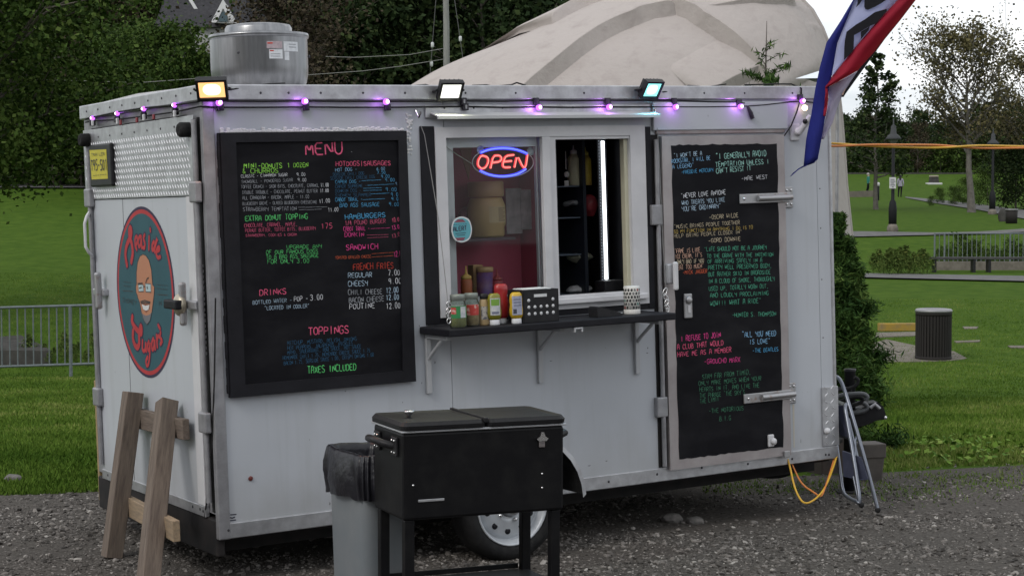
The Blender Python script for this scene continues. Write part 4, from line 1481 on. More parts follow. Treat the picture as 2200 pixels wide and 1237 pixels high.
GLYPH = {
    'A': [[(0, 0), (.4, 4.2), (1.2, 6), (2.8, 6), (3.6, 4.2), (4, 0)], [(.3, 2.6), (3.8, 2.6)]],
    'B': [[(0, 0), (0, 6), (2.6, 6), (3.5, 5.2), (3.4, 3.9), (2.6, 3.2), (0, 3.1)], [(2.6, 3.2), (3.8, 2.5), (3.9, 1), (3, 0), (0, 0)]],
    'C': [[(4, 5.2), (3, 6), (1.2, 6), (0, 4.6), (0, 1.4), (1.2, 0), (3, 0), (4, .8)]],
    'D': [[(0, 0), (0, 6), (2.4, 6), (4, 4.4), (4, 1.6), (2.4, 0), (0, 0)]],
    'E': [[(4, 6), (0, 6), (0, 0), (4, 0)], [(0, 3.1), (3.2, 3.1)]],
    'F': [[(4, 6), (0, 6), (0, 0)], [(0, 3.2), (3.2, 3.2)]],
    'G': [[(4, 5.2), (3, 6), (1.2, 6), (0, 4.6), (0, 1.4), (1.2, 0), (3, 0), (4, 1), (4, 2.7), (2.3, 2.7)]],
    'H': [[(0, 0), (0, 6)], [(4, 0), (4, 6)], [(0, 3.1), (4, 3.1)]],
    'I': [[(2, 0), (2, 6)]],
    'J': [[(3.4, 6), (3.4, 1.2), (2.4, 0), (1, 0), (.2, 1.2)]],
    'K': [[(0, 0), (0, 6)], [(4, 6), (.2, 2.8)], [(1.4, 3.6), (4, 0)]],
    'L': [[(0, 6), (0, 0), (3.8, 0)]],
    'M': [[(0, 0), (.2, 6), (2, 2), (3.8, 6), (4, 0)]],
    'N': [[(0, 0), (0, 6), (4, 0), (4, 6)]],
    'O': [[(1.4, 6), (0, 4.6), (0, 1.4), (1.4, 0), (2.6, 0), (4, 1.4), (4, 4.6), (2.6, 6), (1.4, 6)]],
    'P': [[(0, 0), (0, 6), (2.8, 6), (4, 5), (3.8, 3.4), (2.8, 2.8), (0, 2.8)]],
    'Q': [[(1.4, 6), (0, 4.6), (0, 1.4), (1.4, 0), (2.6, 0), (4, 1.4), (4, 4.6), (2.6, 6), (1.4, 6)], [(2.4, 1.6), (4.2, -.4)]],
    'R': [[(0, 0), (0, 6), (2.8, 6), (4, 5), (3.7, 3.5), (2.8, 2.9), (0, 2.9)], [(1.6, 2.9), (4, 0)]],
    'S': [[(3.8, 5.2), (2.8, 6), (1.2, 6), (.1, 5), (.5, 3.7), (3.4, 2.5), (4, 1.2), (3, 0), (1, 0), (0, .9)]],
    'T': [[(0, 6), (4, 6)], [(2, 6), (2, 0)]],
    'U': [[(0, 6), (0, 1.4), (1.2, 0), (2.8, 0), (4, 1.4), (4, 6)]],
    'V': [[(0, 6), (2, 0), (4, 6)]],
    'W': [[(0, 6), (.8, 0), (2, 4), (3.2, 0), (4, 6)]],
    'X': [[(0, 0), (4, 6)], [(0, 6), (4, 0)]],
    'Y': [[(0, 6), (.4, 3.6), (3.6, 3.4)], [(4, 6), (3.4, 0)]],
    'Z': [[(0, 6), (4, 6), (0, 0), (4, 0)]],
    '0': [[(1.6, 6), (.3, 4.6), (.3, 1.4), (1.6, 0), (2.6, 0), (3.7, 1.4), (3.7, 4.6), (2.6, 6), (1.6, 6)]],
    '1': [[(1, 4.8), (2.2, 6), (2.2, 0)]],
    '2': [[(.2, 4.8), (1.2, 6), (2.9, 6), (3.7, 4.8), (3.3, 3.3), (0, 0), (4, 0)]],
    '3': [[(.2, 5.4), (1.4, 6), (3, 6), (3.7, 4.8), (2.9, 3.4), (1.4, 3.2)], [(2.9, 3.4), (4, 2), (3.2, .2), (1.2, 0), (0, .8)]],
    '4': [[(3, 0), (3, 6), (0, 2.2), (4, 2.2)]],
    '5': [[(3.8, 6), (.5, 6), (.3, 3.4), (2.6, 3.6), (3.8, 2.4), (3.4, .6), (2, 0), (.2, .4)]],
    '6': [[(3.4, 5.8), (1.4, 5), (.2, 2.4), (.8, .2), (2.8, 0), (3.8, 1.4), (3, 3), (.5, 2.6)]],
    '7': [[(.2, 6), (4, 6), (1.6, 0)]],
    '9': [[(3.6, 5.2), (2.2, 6), (.4, 5.2), (.4, 3.6), (1.8, 2.8), (3.5, 3.8), (3.6, 5.4), (3.2, 0)]],
    '.': [[(1.8, 0), (2.2, .5)]], ',': [[(2.2, .5), (1.7, -1)]], '-': [[(.6, 2.8), (3.4, 2.8)]], "'": [[(2.1, 6.4), (1.8, 5)]],
    '"': [[(1.4, 6.4), (1.3, 5.2)], [(2.6, 6.4), (2.5, 5.2)]], '!': [[(2, 6), (2, 1.8)], [(2, .5), (2, 0)]], '|': [[(2, 6.6), (2, -.8)]],
    '&': [[(3.8, 0), (.8, 4.6), (1.6, 6), (2.6, 5), (.4, 2), (1, .2), (2.6, .2), (3.6, 2.2)]], '/': [[(.4, 0), (3.6, 6)]],
    '~': [[(0, 3.6), (1, 2.2), (2, 3.8), (3, 2.2), (4, 3.6)]], '=': [[(-.6, 3), (4.6, 3.1)]],
}


def chaikin(p):
    if len(p) < 3: return p
    o_ = [p[0]]
    for a_, b_ in zip(p, p[1:]):
        o_.append((a_[0] * .78 + b_[0] * .22, a_[1] * .78 + b_[1] * .22))
        o_.append((a_[0] * .22 + b_[0] * .78, a_[1] * .22 + b_[1] * .78))
    o_.append(p[-1])
    return o_


def write(m_, text, p0, p1, hpx, fn, off, n, wk=.17, jit=.18, slant=0.):
    """hand-lettered line from pixel p0 to p1 (its baseline) on the plane fn"""
    a, b = fn(*p0, off), fn(*p1, off)
    e = (b - a)
    Lw = e.length
    e.normalize()
    up_v = fn(p0[0], p0[1] - hpx, off) - a
    hh = up_v.length
    u = n.cross(e)
    if u.dot(up_v) < 0: u = -u
    adv = Lw / max(1, len(text) - .22)
    k = 0
    for i, ch in enumerate(text.upper()):
        g = GLYPH.get(ch)
        if not g: continue
        jx, jy, js = rnd.uniform(-.3, .3) * jit, rnd.uniform(-.6, .6) * jit, 1 + rnd.uniform(-.5, .5) * jit
        for st in g:
            pts = []
            for x, y in chaikin(st):
                xx = (x + jx + rnd.uniform(-.5, .5) * jit + slant * y) / 4 * adv * .74
                yy = (y * js + jy + rnd.uniform(-.5, .5) * jit) / 6 * hh
                pts.append(a + e * (i * adv + xx) + u * yy)
            k += 1
            ribbon(m_, pts, max(.0015, hh * wk), n, .0004 * (k % 4), cap=False)
    return m_


m = MB()
write(m, 'TRAILER', (196.5, 336), (225, 334), 6, S, .0525, NR, .16)
write(m, 'T95-501', (196, 367), (230, 365), 22, S, .0525, NR, .13, .1)
write(m, '~~~~~~', (200, 380), (229, 377), 5, S, .0525, NR, .16)
part('plate_lettering', m, mat('plate_ink', (.02, .02, .03), .5), lp_, keep=True)

# ---- round emblem on the ramp
EC, ER = (.878, 1.147), .44


def disc(m_, r, x, n=64):
    m_.add([(x, EC[0] + r * cos(2 * pi * i / n), EC[1] + r * sin(2 * pi * i / n)) for i in range(n)], [tuple(range(n))])
    return m_


def LA(x, y, off): return S(240 + x * .16164, 440 + y * .16168, off)
def LB(x, y, off): return S(240 + x * .16164, 620 + y * .16168, off)


M_NAVY = mat('emblem_navy', (.040, .032, .065), .6, spec=.2)
M_RED = mat('emblem_red', (.44, .045, .05), .6, col2=(.36, .04, .045), scale=8, spec=.2)
M_TEAL = mat('emblem_teal', (.034, .098, .118), .6, col2=(.030, .086, .105), scale=5, spec=.2)
em = part('emblem', disc(MB(), ER, -.0195), M_NAVY, keep=True)
part('red_ring', disc(MB(), ER - .015, -.0200), M_RED, em, keep=True)
part('teal_disc', disc(MB(), ER - .036, -.0205), M_TEAL, em, keep=True)
WORD1 = [[(262, 757), (286, 640), (272, 520), (238, 420), (233, 340), (250, 300), (266, 340), (258, 420), (215, 500), (190, 580), (183, 680), (205, 800)],
         [(318, 545), (350, 480), (338, 415), (312, 440), (312, 540), (335, 592)],
         [(392, 420), (368, 425), (352, 490), (364, 565), (388, 530), (396, 440), (404, 570)],
         [(440, 400), (420, 440), (446, 510), (440, 575), (418, 570)],
         [(500, 425), (496, 588)], [(514, 322), (516, 345)],
         [(566, 490), (542, 520), (538, 600), (560, 600), (618, 408), (572, 580), (576, 625)],
         [(592, 620), (640, 600), (636, 555), (604, 580), (590, 650), (616, 708), (648, 690)]]
WORD2 = [[(278, 372), (268, 430), (300, 500), (350, 560), (396, 606), (402, 530), (388, 492), (370, 560), (366, 650), (372, 730), (345, 790), (302, 740), (282, 640), (288, 560)],
         [(412, 690), (408, 800), (428, 836), (452, 800), (456, 690), (460, 830)],
         [(496, 700), (474, 760), (488, 830), (508, 780), (512, 690), (508, 900), (492, 1010), (466, 1026), (456, 960), (480, 905)],
         [(556, 660), (532, 720), (540, 820), (564, 790), (572, 660), (580, 800)],
         [(598, 620), (608, 770)], [(604, 690), (618, 620), (634, 640)],
         [(652, 580), (640, 640), (676, 690), (650, 735)], [(620, 485), (646, 530)]]
for fn, word in ((LA, WORD1), (LB, WORD2)):
    mo, mi = MB(), MB()
    for i, st in enumerate(word):
        pts = [fn(x, y, .0212) for x, y in chaikin(chaikin(st))]
        ribbon(mo, pts, .048 if i == 0 else .036, NR, .0000, ramp=.000006)
        ribbon(mi, pts, .032 if i == 0 else .020, NR, .0010, ramp=.000006)
    part('lettering_outline', mo, M_NAVY, em, keep=True)
    part('lettering', mi, M_RED, em, keep=True)
head = [LA(*p, .0212) for p in [(415, 655), (375, 680), (345, 760), (330, 900), (330, 1050), (322, 1080), (325, 1160), (342, 1200)]] + \
       [LB(*p, .0212) for p in [(348, 120), (375, 190), (395, 300), (430, 425), (470, 478), (510, 425), (535, 310), (552, 170), (565, 60)]] + \
       [LA(*p, .0212) for p in [(568, 1090), (545, 1060), (528, 860), (495, 730), (455, 672)]]
M_FACE = mat('emblem_skin', (.42, .18, .10), .5)
m = MB()
m.add(head, [tuple(range(len(head)))])
part('cartoon_face', m, M_FACE, em, keep=True)
m = MB()
ribbon(m, head, .0045, NR, .0006, close=True)
for fn, pl in [(LA, [(352, 1058), (420, 1058), (425, 1150), (360, 1152)]), (LA, [(446, 1045), (520, 1050), (524, 1160), (455, 1156)])]:
    ribbon(m, [fn(x, y, .0212) for x, y in pl], .0035, NR, .0014, close=True)
for fn, pl in [(LA, [(424, 1085), (446, 1085)]), (LA, [(455, 1035), (470, 985), (492, 968)]), (LA, [(350, 1045), (410, 1040)]), (LA, [(370, 1108), (400, 1095)]), (LA, [(470, 1095), (485, 1115), (478, 1085)]),
               (LB, [(388, 172), (440, 155), (515, 178)]), (LB, [(392, 190), (450, 180), (508, 190)])]:
    ribbon(m, [fn(x, y, .0212) for x, y in pl], .006, NR, .0018)
part('face_lines', m, mat('emblem_line', (.03, .025, .03), .5), em, keep=True)
m = MB()
for fn, pl in [(LA, [(354, 1060), (420, 1060), (425, 1150), (360, 1150)]), (LA, [(448, 1048), (520, 1052), (524, 1158), (456, 1154)])]:
    m.add([fn(x, y, .0220) for x, y in pl], [(0, 1, 2, 3)])
part('spectacles', m, mat('emblem_lens', (.40, .52, .55), .4), em, keep=True)
m = MB()
q = [LB(x, y, .0216) for x, y in [(388, 300), (415, 395), (440, 450), (470, 472), (503, 440), (530, 310), (500, 345), (455, 358), (415, 338)]]
m.add(q, [tuple(range(len(q)))])
part('beard', m, mat('emblem_grey', (.14, .14, .16), .5), em, keep=True)
m = MB()
q = [LB(x, y, .0218) for x, y in [(392, 192), (505, 192), (502, 265), (456, 318), (410, 265)]]
m.add(q, [tuple(range(5))])
part('mouth', m, mat('emblem_mouth', (.20, .07, .04), .5), em, keep=True)
m = MB()
q = [LB(x, y, .0226) for x, y in [(398, 205), (450, 228), (502, 212), (488, 280), (455, 292), (418, 272)]]
m.add(q, [tuple(range(6))])
part('teeth', m, mat('emblem_white', (.62, .62, .63), .4), em, keep=True)
m = MB()
for fn, pl in [(LA, [(150, 1140), (280, 1150)]), (LA, [(610, 1190), (745, 1200)])]:
    ribbon(m, [fn(x, y, .0212) for x, y in pl], .004, NR, .0006)
write(m, '~~~', (266, 608), (281, 610), 6, S, .0216, NR, .16)
write(m, '~~~', (266, 617), (281, 618), 6, S, .0216, NR, .16)
write(m, '~~~~', (336, 614), (360, 617), 6, S, .0216, NR, .16)
write(m, '~~~~', (336, 622), (360, 625), 6, S, .0216, NR, .16)
write(m, 'SYDNEY', (263, 648), (292, 654), 9, S, .0216, NR, .14, .3, .25)
write(m, 'N.S', (342, 656), (362, 659), 10, S, .0216, NR, .14, .2)
part('small_lettering', m, mat('emblem_line', (.03, .025, .03), .5), em, keep=True)

# ---- serving window
wd = part('serving_window', MB().frame([(1.219, -.018, .977), (2.503, -.018, .977), (2.503, -.018, 1.938), (1.219, -.018, 1.938)],
                                       [(1.281, -.018, 1.035), (2.405, -.018, 1.035), (2.405, -.018, 1.884), (1.281, -.018, 1.884)], (0, .07, 0)), M_VINYL)
part('mullion', MB().cbox((1.847, -.024, 1.036), (1.895, .03, 1.883), .003), M_VINYL, wd)
part('sash', MB().frame([(1.8955, -.012, 1.036), (2.4045, -.012, 1.036), (2.4045, -.012, 1.8835), (1.8955, -.012, 1.8835)],
                        [(1.935, -.012, 1.050), (2.40, -.012, 1.050), (2.40, -.012, 1.868), (1.935, -.012, 1.868)], (0, .03, 0)), M_VINYL, wd)
part('jamb', MB().cbox((2.378, .005, 1.051), (2.404, .045, 1.867), .003), M_CREAM, wd)
part('inner_frame', MB().frame([(1.3, .03, 1.036), (1.846, .03, 1.036), (1.846, .03, 1.883), (1.3, .03, 1.883)],
                               [(1.345, .03, 1.07), (1.836, .03, 1.07), (1.836, .03, 1.835), (1.345, .03, 1.835)], (0, .02, 0)), M_VINYL, wd)
part('sill', MB().cbox((1.896, -.045, 1.005), (2.48, -.0185, 1.034), .004), M_VINYL, wd)
part('pane', MB().box((1.281, .004, 1.035), (1.847, .008, 1.884)), M_GLASS, wd)
m = MB()
m.cbox((1.138, -.012, .945), (1.2185, .0, 1.944), .003)
m.cbox((2.5035, -.012, .945), (2.545, .0, 1.93), .003)
m.cbox((1.2186, -.010, .945), (2.5034, .0, .9765), .003)
part('black_surround', m, M_BLACK)
# interior seen through the window
M_MAR = mat('maroon_wall', (.46, .085, .14), .6, col2=(.40, .07, .12), scale=3)
m = MB()
m.box((1.0, .62, .9), (2.083, .64, 2.07)).box((2.084, .345, .9), (2.094, .64, 2.05))
part('inner_partition', m, M_MAR)
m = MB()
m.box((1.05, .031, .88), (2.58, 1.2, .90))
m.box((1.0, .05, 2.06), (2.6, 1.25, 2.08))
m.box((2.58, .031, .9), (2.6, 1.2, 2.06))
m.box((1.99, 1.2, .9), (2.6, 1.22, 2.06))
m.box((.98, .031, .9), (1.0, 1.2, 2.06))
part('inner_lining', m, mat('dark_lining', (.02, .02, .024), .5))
part('inner_sill', MB().cbox((1.262, .036, .985), (2.44, .30, 1.01), .004), mat('inner_counter', (.05, .03, .03), .4))
sh = part('inner_shelf', MB().box((1.02, .30, 1.345), (1.86, .61, 1.36)), mat('shelf_dark', (.06, .03, .04), .5))

# ---- shutter rail over the window: riveted strip and its drip edge
part('riveted_strip', MB().cbox((1.17, -.013, 1.985), (2.545, .0, 2.05), .003), M_ALU)
m = MB()
for x in [1.28, 1.45, 1.62, 1.85, 2.05, 2.3]: m.ball((x, -.0135, 2.035), (.006, .003, .006), 6)
part('rivet', m, M_SCREW, kind='stuff')
m = MB()
m.prism([(1.20, -.013, 2.012), (1.20, -.088, 1.992), (1.20, -.088, 1.976), (1.20, -.083, 1.976), (1.20, -.080, 1.988), (1.20, -.013, 2.006)], (1.36, 0, 0))
part('drip_edge', m, mat('bright_strip', (.46, .47, .48), .45, .1))
part('shutter_hook', MB().tube([F(1408, 236, .02), F(1406, 246, .05), F(1412, 250, .06)], .008, 6), M_CHROME)
part('shutter_hook', MB().tube([F(893, 236, .01), F(900, 252, .04), F(904, 240, .05)], .006, 6), M_CHROME)
part('door_canopy', MB().cbox((2.56, -.02, 1.908), (3.49, .0, 2.062), .005), M_WHITE)
part('canopy_lip', MB().cbox((2.58, -.016, 1.888), (3.47, .0, 1.907), .003), mat('lip_brown', (.20, .15, .14), .6, col2=(.3, .28, .28), scale=8))

# ---- fold-down counter and its brackets
ct = part('counter', MB().cbox((1.10, -.315, .903), (2.462, -.002, .940), .006), M_BLACK)
M_BRK = mat('bracket_white', (.42, .43, .45), .45, .1)


def bracket(x):
    b0 = part('bracket', MB().cbox((x - .014, -.24, .880), (x + .014, -.006, .902), .003), M_BRK, ct)
    part('bracket', MB().cbox((x - .014, -.022, .60), (x + .014, -.0005, .879), .003), M_BRK, ct)
    part('bracket', MB().tube([(x, -.17, .882), (x, -.05, .80), (x, -.022, .775)], .010, 6), M_BRK, ct)


for x in (1.14, 1.80, 2.415): bracket(x)
p = F(1240, 709, .30)
part('bottle_catch', MB().cbox((p.x - .025, -.318, .878), (p.x - .017, -.29, .902), .002).cbox((p.x + .017, -.318, .878), (p.x + .025, -.29, .902), .002).cbox((p.x - .0165, -.318, .894), (p.x + .0165, -.29, .902), .002), M_BRK, ct)

# ---- chalk-written door
dr = part('side_door', MB().box((DX0 + .01, -.028, .07), (DX1 - .01, -.001, 1.865)), M_ALUD)
OUT = [(DX0, -.036, .057), (DX1, -.036, .057), (DX1, -.036, 1.876), (DX0, -.036, 1.876)]
INN = [(2.668, -.036, .118), (3.385, -.036, .118), (3.385, -.036, 1.82), (2.668, -.036, 1.82)]
for i, nm in ((0, 'bottom_stile'), (1, 'side_stile'), (2, 'top_stile'), (3, 'side_stile')):
    j = (i + 1) % 4
    part('door_stile', MB().prism([OUT[i], OUT[j], INN[j], INN[i]], (0, .034, 0)), mat('door_metal', (.40, .37, .37), .5, .55, col2=(.32, .29, .29), scale=6, bump=.05), dr)
# black panel with a ragged painted edge
rag = []
n_ = 46
def edge_rag(a, b, k):
    a, b = Vector(a), Vector(b)
    return [a.lerp(b, i / k) + Vector((rnd.uniform(-1, 1) * .004, 0, rnd.uniform(-1, 1) * .004)) for i in range(k)]
cs = [(2.660, -.0375, .112), (3.388, -.0375, .108), (3.392, -.0375, 1.826), (2.661, -.0375, 1.828)]
for i in range(4): rag += edge_rag(cs[i], cs[(i + 1) % 4], 26)
m = MB().prism(rag, (0, .004, 0))
pnl = part('chalkboard_panel', m, M_BOARD, dr)
part('lock_bar', MB().tube([(2.572, -.022, .08), (2.572, -.022, 1.86)], .013, 10), M_ALUD)
part('door_gap', MB().box((2.546, -.004, .074), (2.599, -.0005, 1.886)), M_DARK)
for zc in (F(1408, 462, .03).z, F(1408, 876, .03).z):
    part('bar_bracket', MB().cbox((2.525, -.036, zc - .055), (2.595, -.001, zc + .055), .006), M_ALUD)
lt = F(1440, 590, .06)
hd = part('door_lever', MB().cbox((lt.x - .03, -.075, lt.z - .05), (lt.x + .02, -.037, lt.z + .06), .008), M_ALU)
part('lever', MB().cbox((lt.x + .0, -.10, lt.z - .085), (lt.x + .03, -.076, lt.z + .07), .01), M_VINYL, hd)


def strap_hinge(pxl, pyl, pxr, pyr):
    a, b = F(pxl, pyl, .04), F(pxr, pyr, .04)
    z = (a.z + b.z) / 2
    h_ = part('strap_hinge', MB().cbox((a.x, -.047, z - .027), (b.x - .05, -.0385, z + .027), .008), M_RUSTY)
    part('hinge_barrel', MB().tube([(a.x + .12, -.055, z), (b.x - .045, -.055, z)], .017, 8), M_RUSTY, h_)
    part('hinge_plate', MB().cbox((b.x - .062, -.012, z - .06), (b.x, -.0005, z + .06), .006), M_RUSTY, h_)
    m_ = MB()
    for q_ in (-.04, .04):
        m_.ball((b.x - .016, -.0135, z + q_), (.008, .005, .008), 6).ball((b.x - .048, -.0135, z + q_), (.008, .005, .008), 6)
    m_.ball((a.x + .03, -.049, z), (.008, .005, .008), 6)
    part('bolt', m_, M_CHROME, h_, kind='stuff')


strap_hinge(1588, 427, 1711, 424)
strap_hinge(1597, 859, 1717, 842)
a = F(1477, 656, .04)
kl = part('door_lock', MB().cbox((a.x - .028, -.052, a.z - .07), (a.x + .026, -.039, a.z + .065), .012), M_RUSTY)
part('keyhole_cover', MB().ball((a.x + .0, -.056, a.z + .03), (.022, .012, .022), 8), M_RUSTY, kl)
part('slot', MB().cbox((a.x - .006, -.056, a.z - .04), (a.x + .010, -.0525, a.z + .0), .003), M_VINYL, kl)
a = F(1657, 946, .05)
part('holdback_catch', MB().cbox((a.x - .02, -.055, a.z - .035), (a.x + .02, -.039, a.z + .035), .006).ball((a.x + .008, -.065, a.z - .004), (.018, .014, .02), 8), M_VINYL)
a = F(1775, 925, .02)
part('holdback_catch', MB().ball((a.x, -.03, a.z), (.02, .02, .02), 8), M_VINYL)
part('holdback_bracket', MB().cbox((3.385, -.05, .045), (3.425, -.037, .085), .004), M_RUSTY)
# tread plate corner by the hitch
x0, x1, z0, z1 = 3.702, TL - .006, .075, F(1765, 832).z
tc_ = part('corner_tread_plate', MB().cbox((x0, -.012, z0), (x1 + .018, -.001, z1), .001), M_ALU)
m = MB()
for r_ in range(9):
    for c_ in range(2):
        cx_, cz_ = x0 + .025 + c_ * .05 + (r_ % 2) * .006, z0 + .02 + r_ * .04
        sg_ = 1 if (r_ + c_) % 2 else -1
        a, b = Vector((cx_ - .014, -.0122, cz_ - .012 * sg_)), Vector((cx_ + .014, -.0122, cz_ + .012 * sg_))
        t_ = (b - a).normalized()
        n2 = Vector((-t_.z, 0, t_.x)) * .0035
        c0 = (a + b) / 2
        tp2 = Vector((0, -.003, 0))
        m.add([a, c0 + n2, b, c0 - n2, c0 + tp2 + t_ * .008, c0 + tp2 - t_ * .008], [(0, 1, 5), (1, 4, 5), (1, 2, 4), (2, 3, 4), (3, 5, 4), (3, 0, 5)])
part('tread', m, MATS['tread_highlight'], tc_, kind='stuff')
m = MB()
for py in (250, 405, 490, 600, 725, 860):
    p = F(1768, py)
    m.ball((SEAM2 + .02, -.001, p.z), (.004, .002, .004), 6)
part('rivet', m, M_SCREW, kind='stuff')
# rust streak under the lower hinge, glue left above the menu board
m = MB()
p = F(1704, 868)
m.prism([(p.x - .006, -.0008, p.z), (p.x + .008, -.0008, p.z), (p.x + .004, -.0008, .09), (p.x - .004, -.0008, .09)], (0, .0006, 0))
part('rust_streak', m, mat('rust_stain', (.50, .47, .40), .7))
m = MB()
for i in range(60):
    x = .075 + i * .0162
    m.cbox((x, -.006 - rnd.random() * .004, 1.922), (x + .019, -.0005, 1.930 + rnd.random() * .018), .003, seg=1)
for i in range(26):
    m.cbox((1.058 + rnd.uniform(0, .03), -.004, 1.80 + i * .008), (1.07 + rnd.uniform(0, .035), -.0005, 1.81 + i * .008), .002, seg=1)
part('glue_residue', m, mat('glue_white', (.66, .66, .66), .8, bump=.5, bscale=120), kind='stuff')

# ---- wheel, fender, axle
WC = Vector((1.49, -.125, .015))
wm4 = Matrix.Translation(WC) @ rx(pi / 2)
wh = part('wheel', MB().lathe([(.19, -.09), (.235, -.10), (.272, -.085), (.287, -.05), (.287, .05), (.275, .082), (.245, .096), (.212, .09), (.196, .07)], 40, wm4), M_RUBBER)
part('rim', MB().lathe([(.196, .06), (.206, .088), (.200, .092), (.190, .078), (.184, .04), (.176, .03), (.165, .046), (.150, .052), (.09, .058), (.062, .06), (.058, .03)], 40, wm4, flat=False), mat('rim_silver', (.50, .53, .56), .4, .2, col2=(.42, .44, .47), scale=15), wh)
part('hub', MB().lathe([(.058, .03), (.052, .075), (.045, .10), (.03, .108), (.001, .108)], 20, wm4), M_RUSTY, wh)
proto = None
for i in range(10):
    a = 2 * pi * i / 10 + .2
    q_ = wm4 @ Matrix.Translation((.133 * cos(a), .133 * sin(a), .0535))
    part('rim_hole', MB().lathe([(.0165, .0), (.0165, .0012), (.001, .0013)], 14, q_), M_BLACK, wh)
m = MB()
for i in range(5):
    a = 2 * pi * i / 5
    m.lathe([(.010, .055), (.010, .075), (.001, .076)], 8, wm4 @ Matrix.Translation((.078 * cos(a), .078 * sin(a), 0)))
part('lug_nut', m, M_CHROME, wh, kind='stuff')
fd = []
m = MB()
arc = []
for i in range(17):
    a = pi * i / 16
    arc.append((1.49 + .43 * cos(a), .03 + .36 * sin(a)))
ml_ = MB()
for (x, z), (x2, z2) in zip(arc, arc[1:]):
    m.add([(x, -.005, z), (x2, -.005, z2), (x2, -.235, z2), (x, -.235, z)], [(0, 1, 2, 3)], True)
    m.add([(x, -.235, z), (x2, -.235, z2), (1.49 + (x2 - 1.49) * .95, -.238, z2 - .016), (1.49 + (x - 1.49) * .95, -.238, z - .016)], [(0, 1, 2, 3)], True)
    ml_.add([(x, -.005, z - .004), (x2, -.005, z2 - .004), (x2, -.228, z2 - .004), (x, -.228, z - .004)], [(0, 1, 2, 3)], True)
fnd = part('fender', m, M_ALU)
part('fender_inside', ml_, M_RUBBER, fnd)  # inner face of the fender, a second skin coloured black
part('wheel_well', MB().prism([(x * .985 + .022, -.004, max(.074, z - .01)) for x, z in arc], (0, .003, 0)), M_RUBBER)
part('axle', MB().tube([(1.49, -.03, .015), (1.49, TW + .03, .015)], .035, 10), M_DARK)
part('wheel', MB().lathe([(.05, -.09), (.235, -.10), (.285, -.05), (.285, .05), (.235, .10), (.05, .09)], 32, Matrix.Translation((1.49, TW + .1, .015)) @ rx(pi / 2)), M_RUBBER)
m = MB()
m.box((.1, .2, -.10), (TL, .27, -.022)).box((.1, TW - .27, -.10), (TL, TW - .2, -.022))
part('chassis_beam', m, M_DARK)
# ---- tongue, jack, coupler
m = MB()
m.tube([(TL - .2, .22, -.05), (TL + .75, TW / 2 - .05, -.05)], .04, 6).tube([(TL - .2, TW - .22, -.05), (TL + .75, TW / 2 + .05, -.05)], .04, 6)
part('tongue', m, M_DARK)

# ------------------------------------------------------------------ lettering colours (chalk marker)
CH = {'pink': (.95, .16, .30), 'hot': (.95, .10, .38), 'rose': (.70, .14, .25), 'lime': (.42, .95, .14), 'green': (.16, .75, .24), 'white': (.85, .87, .92), 'grey': (.42, .44, .48), 'blue': (.14, .50, .85),
      'dblue': (.05, .14, .25), 'red': (.50, .07, .05), 'orange': (.75, .16, .08), 'cream': (.68, .58, .42), 'yellow': (.62, .46, .14), 'mint': (.45, .80, .72), 'sea': (.12, .46, .31), 'dgreen': (.08, .24, .15),
      'sky': (.33, .62, .92), 'peach': (.80, .50, .38), 'ice': (.55, .72, .88)}
_ch = {}


def chalk(k): return mat('chalk_' + k, tuple(c * .82 for c in CH[k]), .9, col2=tuple(c * .38 for c in CH[k]), scale=70, spec=.1, ramp=(.4, .7))


def block(parent, name, lines, off, wk=.115):
    """lines = (colour, text, start px, end px, height px); one mesh per line"""
    for c, tx, p0, p1, h in lines:
        obj(name, write(MB(), tx, p0, p1, h, F, off, NF, wk), chalk(c), parent, TR, keep=True)


# menu board
mbd = thing('menu_board', 'large black menu board with coloured hand lettering hung on the trailer wall', 'menu board', on_trailer((.56, -.001, .67)))
fo = [(.066, -.034, .670), (1.056, -.034, .670), (1.050, -.034, 1.921), (.066, -.034, 1.921)]
fi = [(.142, -.034, .728), (.985, -.034, .728), (1.003, -.034, 1.876), (.142, -.034, 1.876)]
for i in range(4):
    j = (i + 1) % 4
    obj('frame_board', MB().prism([fo[i], fo[j], fi[j], fi[i]], (0, .032, 0)), M_BLACK, mbd, TR)
m = MB()
for i in range(30):
    z = .69 + i * .041
    m.cbox((.060 - rnd.random() * .006, -.026, z), (.0655, -.004, z + .043), .002, seg=1)
obj('paint_edge', m, M_BLACK, mbd, TR, kind='stuff')
obj('blackboard', MB().box((.135, -.022, .72), (1.01, -.004, 1.885)), M_BOARD, mbd, TR)
BO = .0228
block(mbd, 'lettering', [
    ('pink', 'MENU', (657, 333), (736, 330.5), 24), ('grey', '"', (754, 333), (758, 333), 7),
    ('lime', 'MINI-DONUTS', (524, 361.4), (606, 361), 10), ('lime', '1 DOZEN', (617.6, 360), (662, 359), 9.5), ('lime', '& CHURROS', (521, 373), (598, 371), 9.5),
    ('green', 'EXTRA DONUT TOPPING', (527, 475), (661, 470), 11), ('pink', 'HOTDOGS|SAUSAGES', (721.6, 357), (839, 355), 9.5),
    ('blue', 'HAMBURGERS', (741.5, 471.7), (828, 466.4), 10.5), ('hot', 'SANDWICH', (743.7, 537), (812, 535), 11), ('red', 'FRENCH FRIES', (759, 580), (845, 576), 13),
    ('pink', 'DRINKS', (558, 635), (615, 631), 12), ('pink', 'TOPPINGS', (663, 719.5), (749, 715), 16), ('green', 'TAXES INCLUDED', (661, 801.5), (765, 794), 14)], BO, .125)
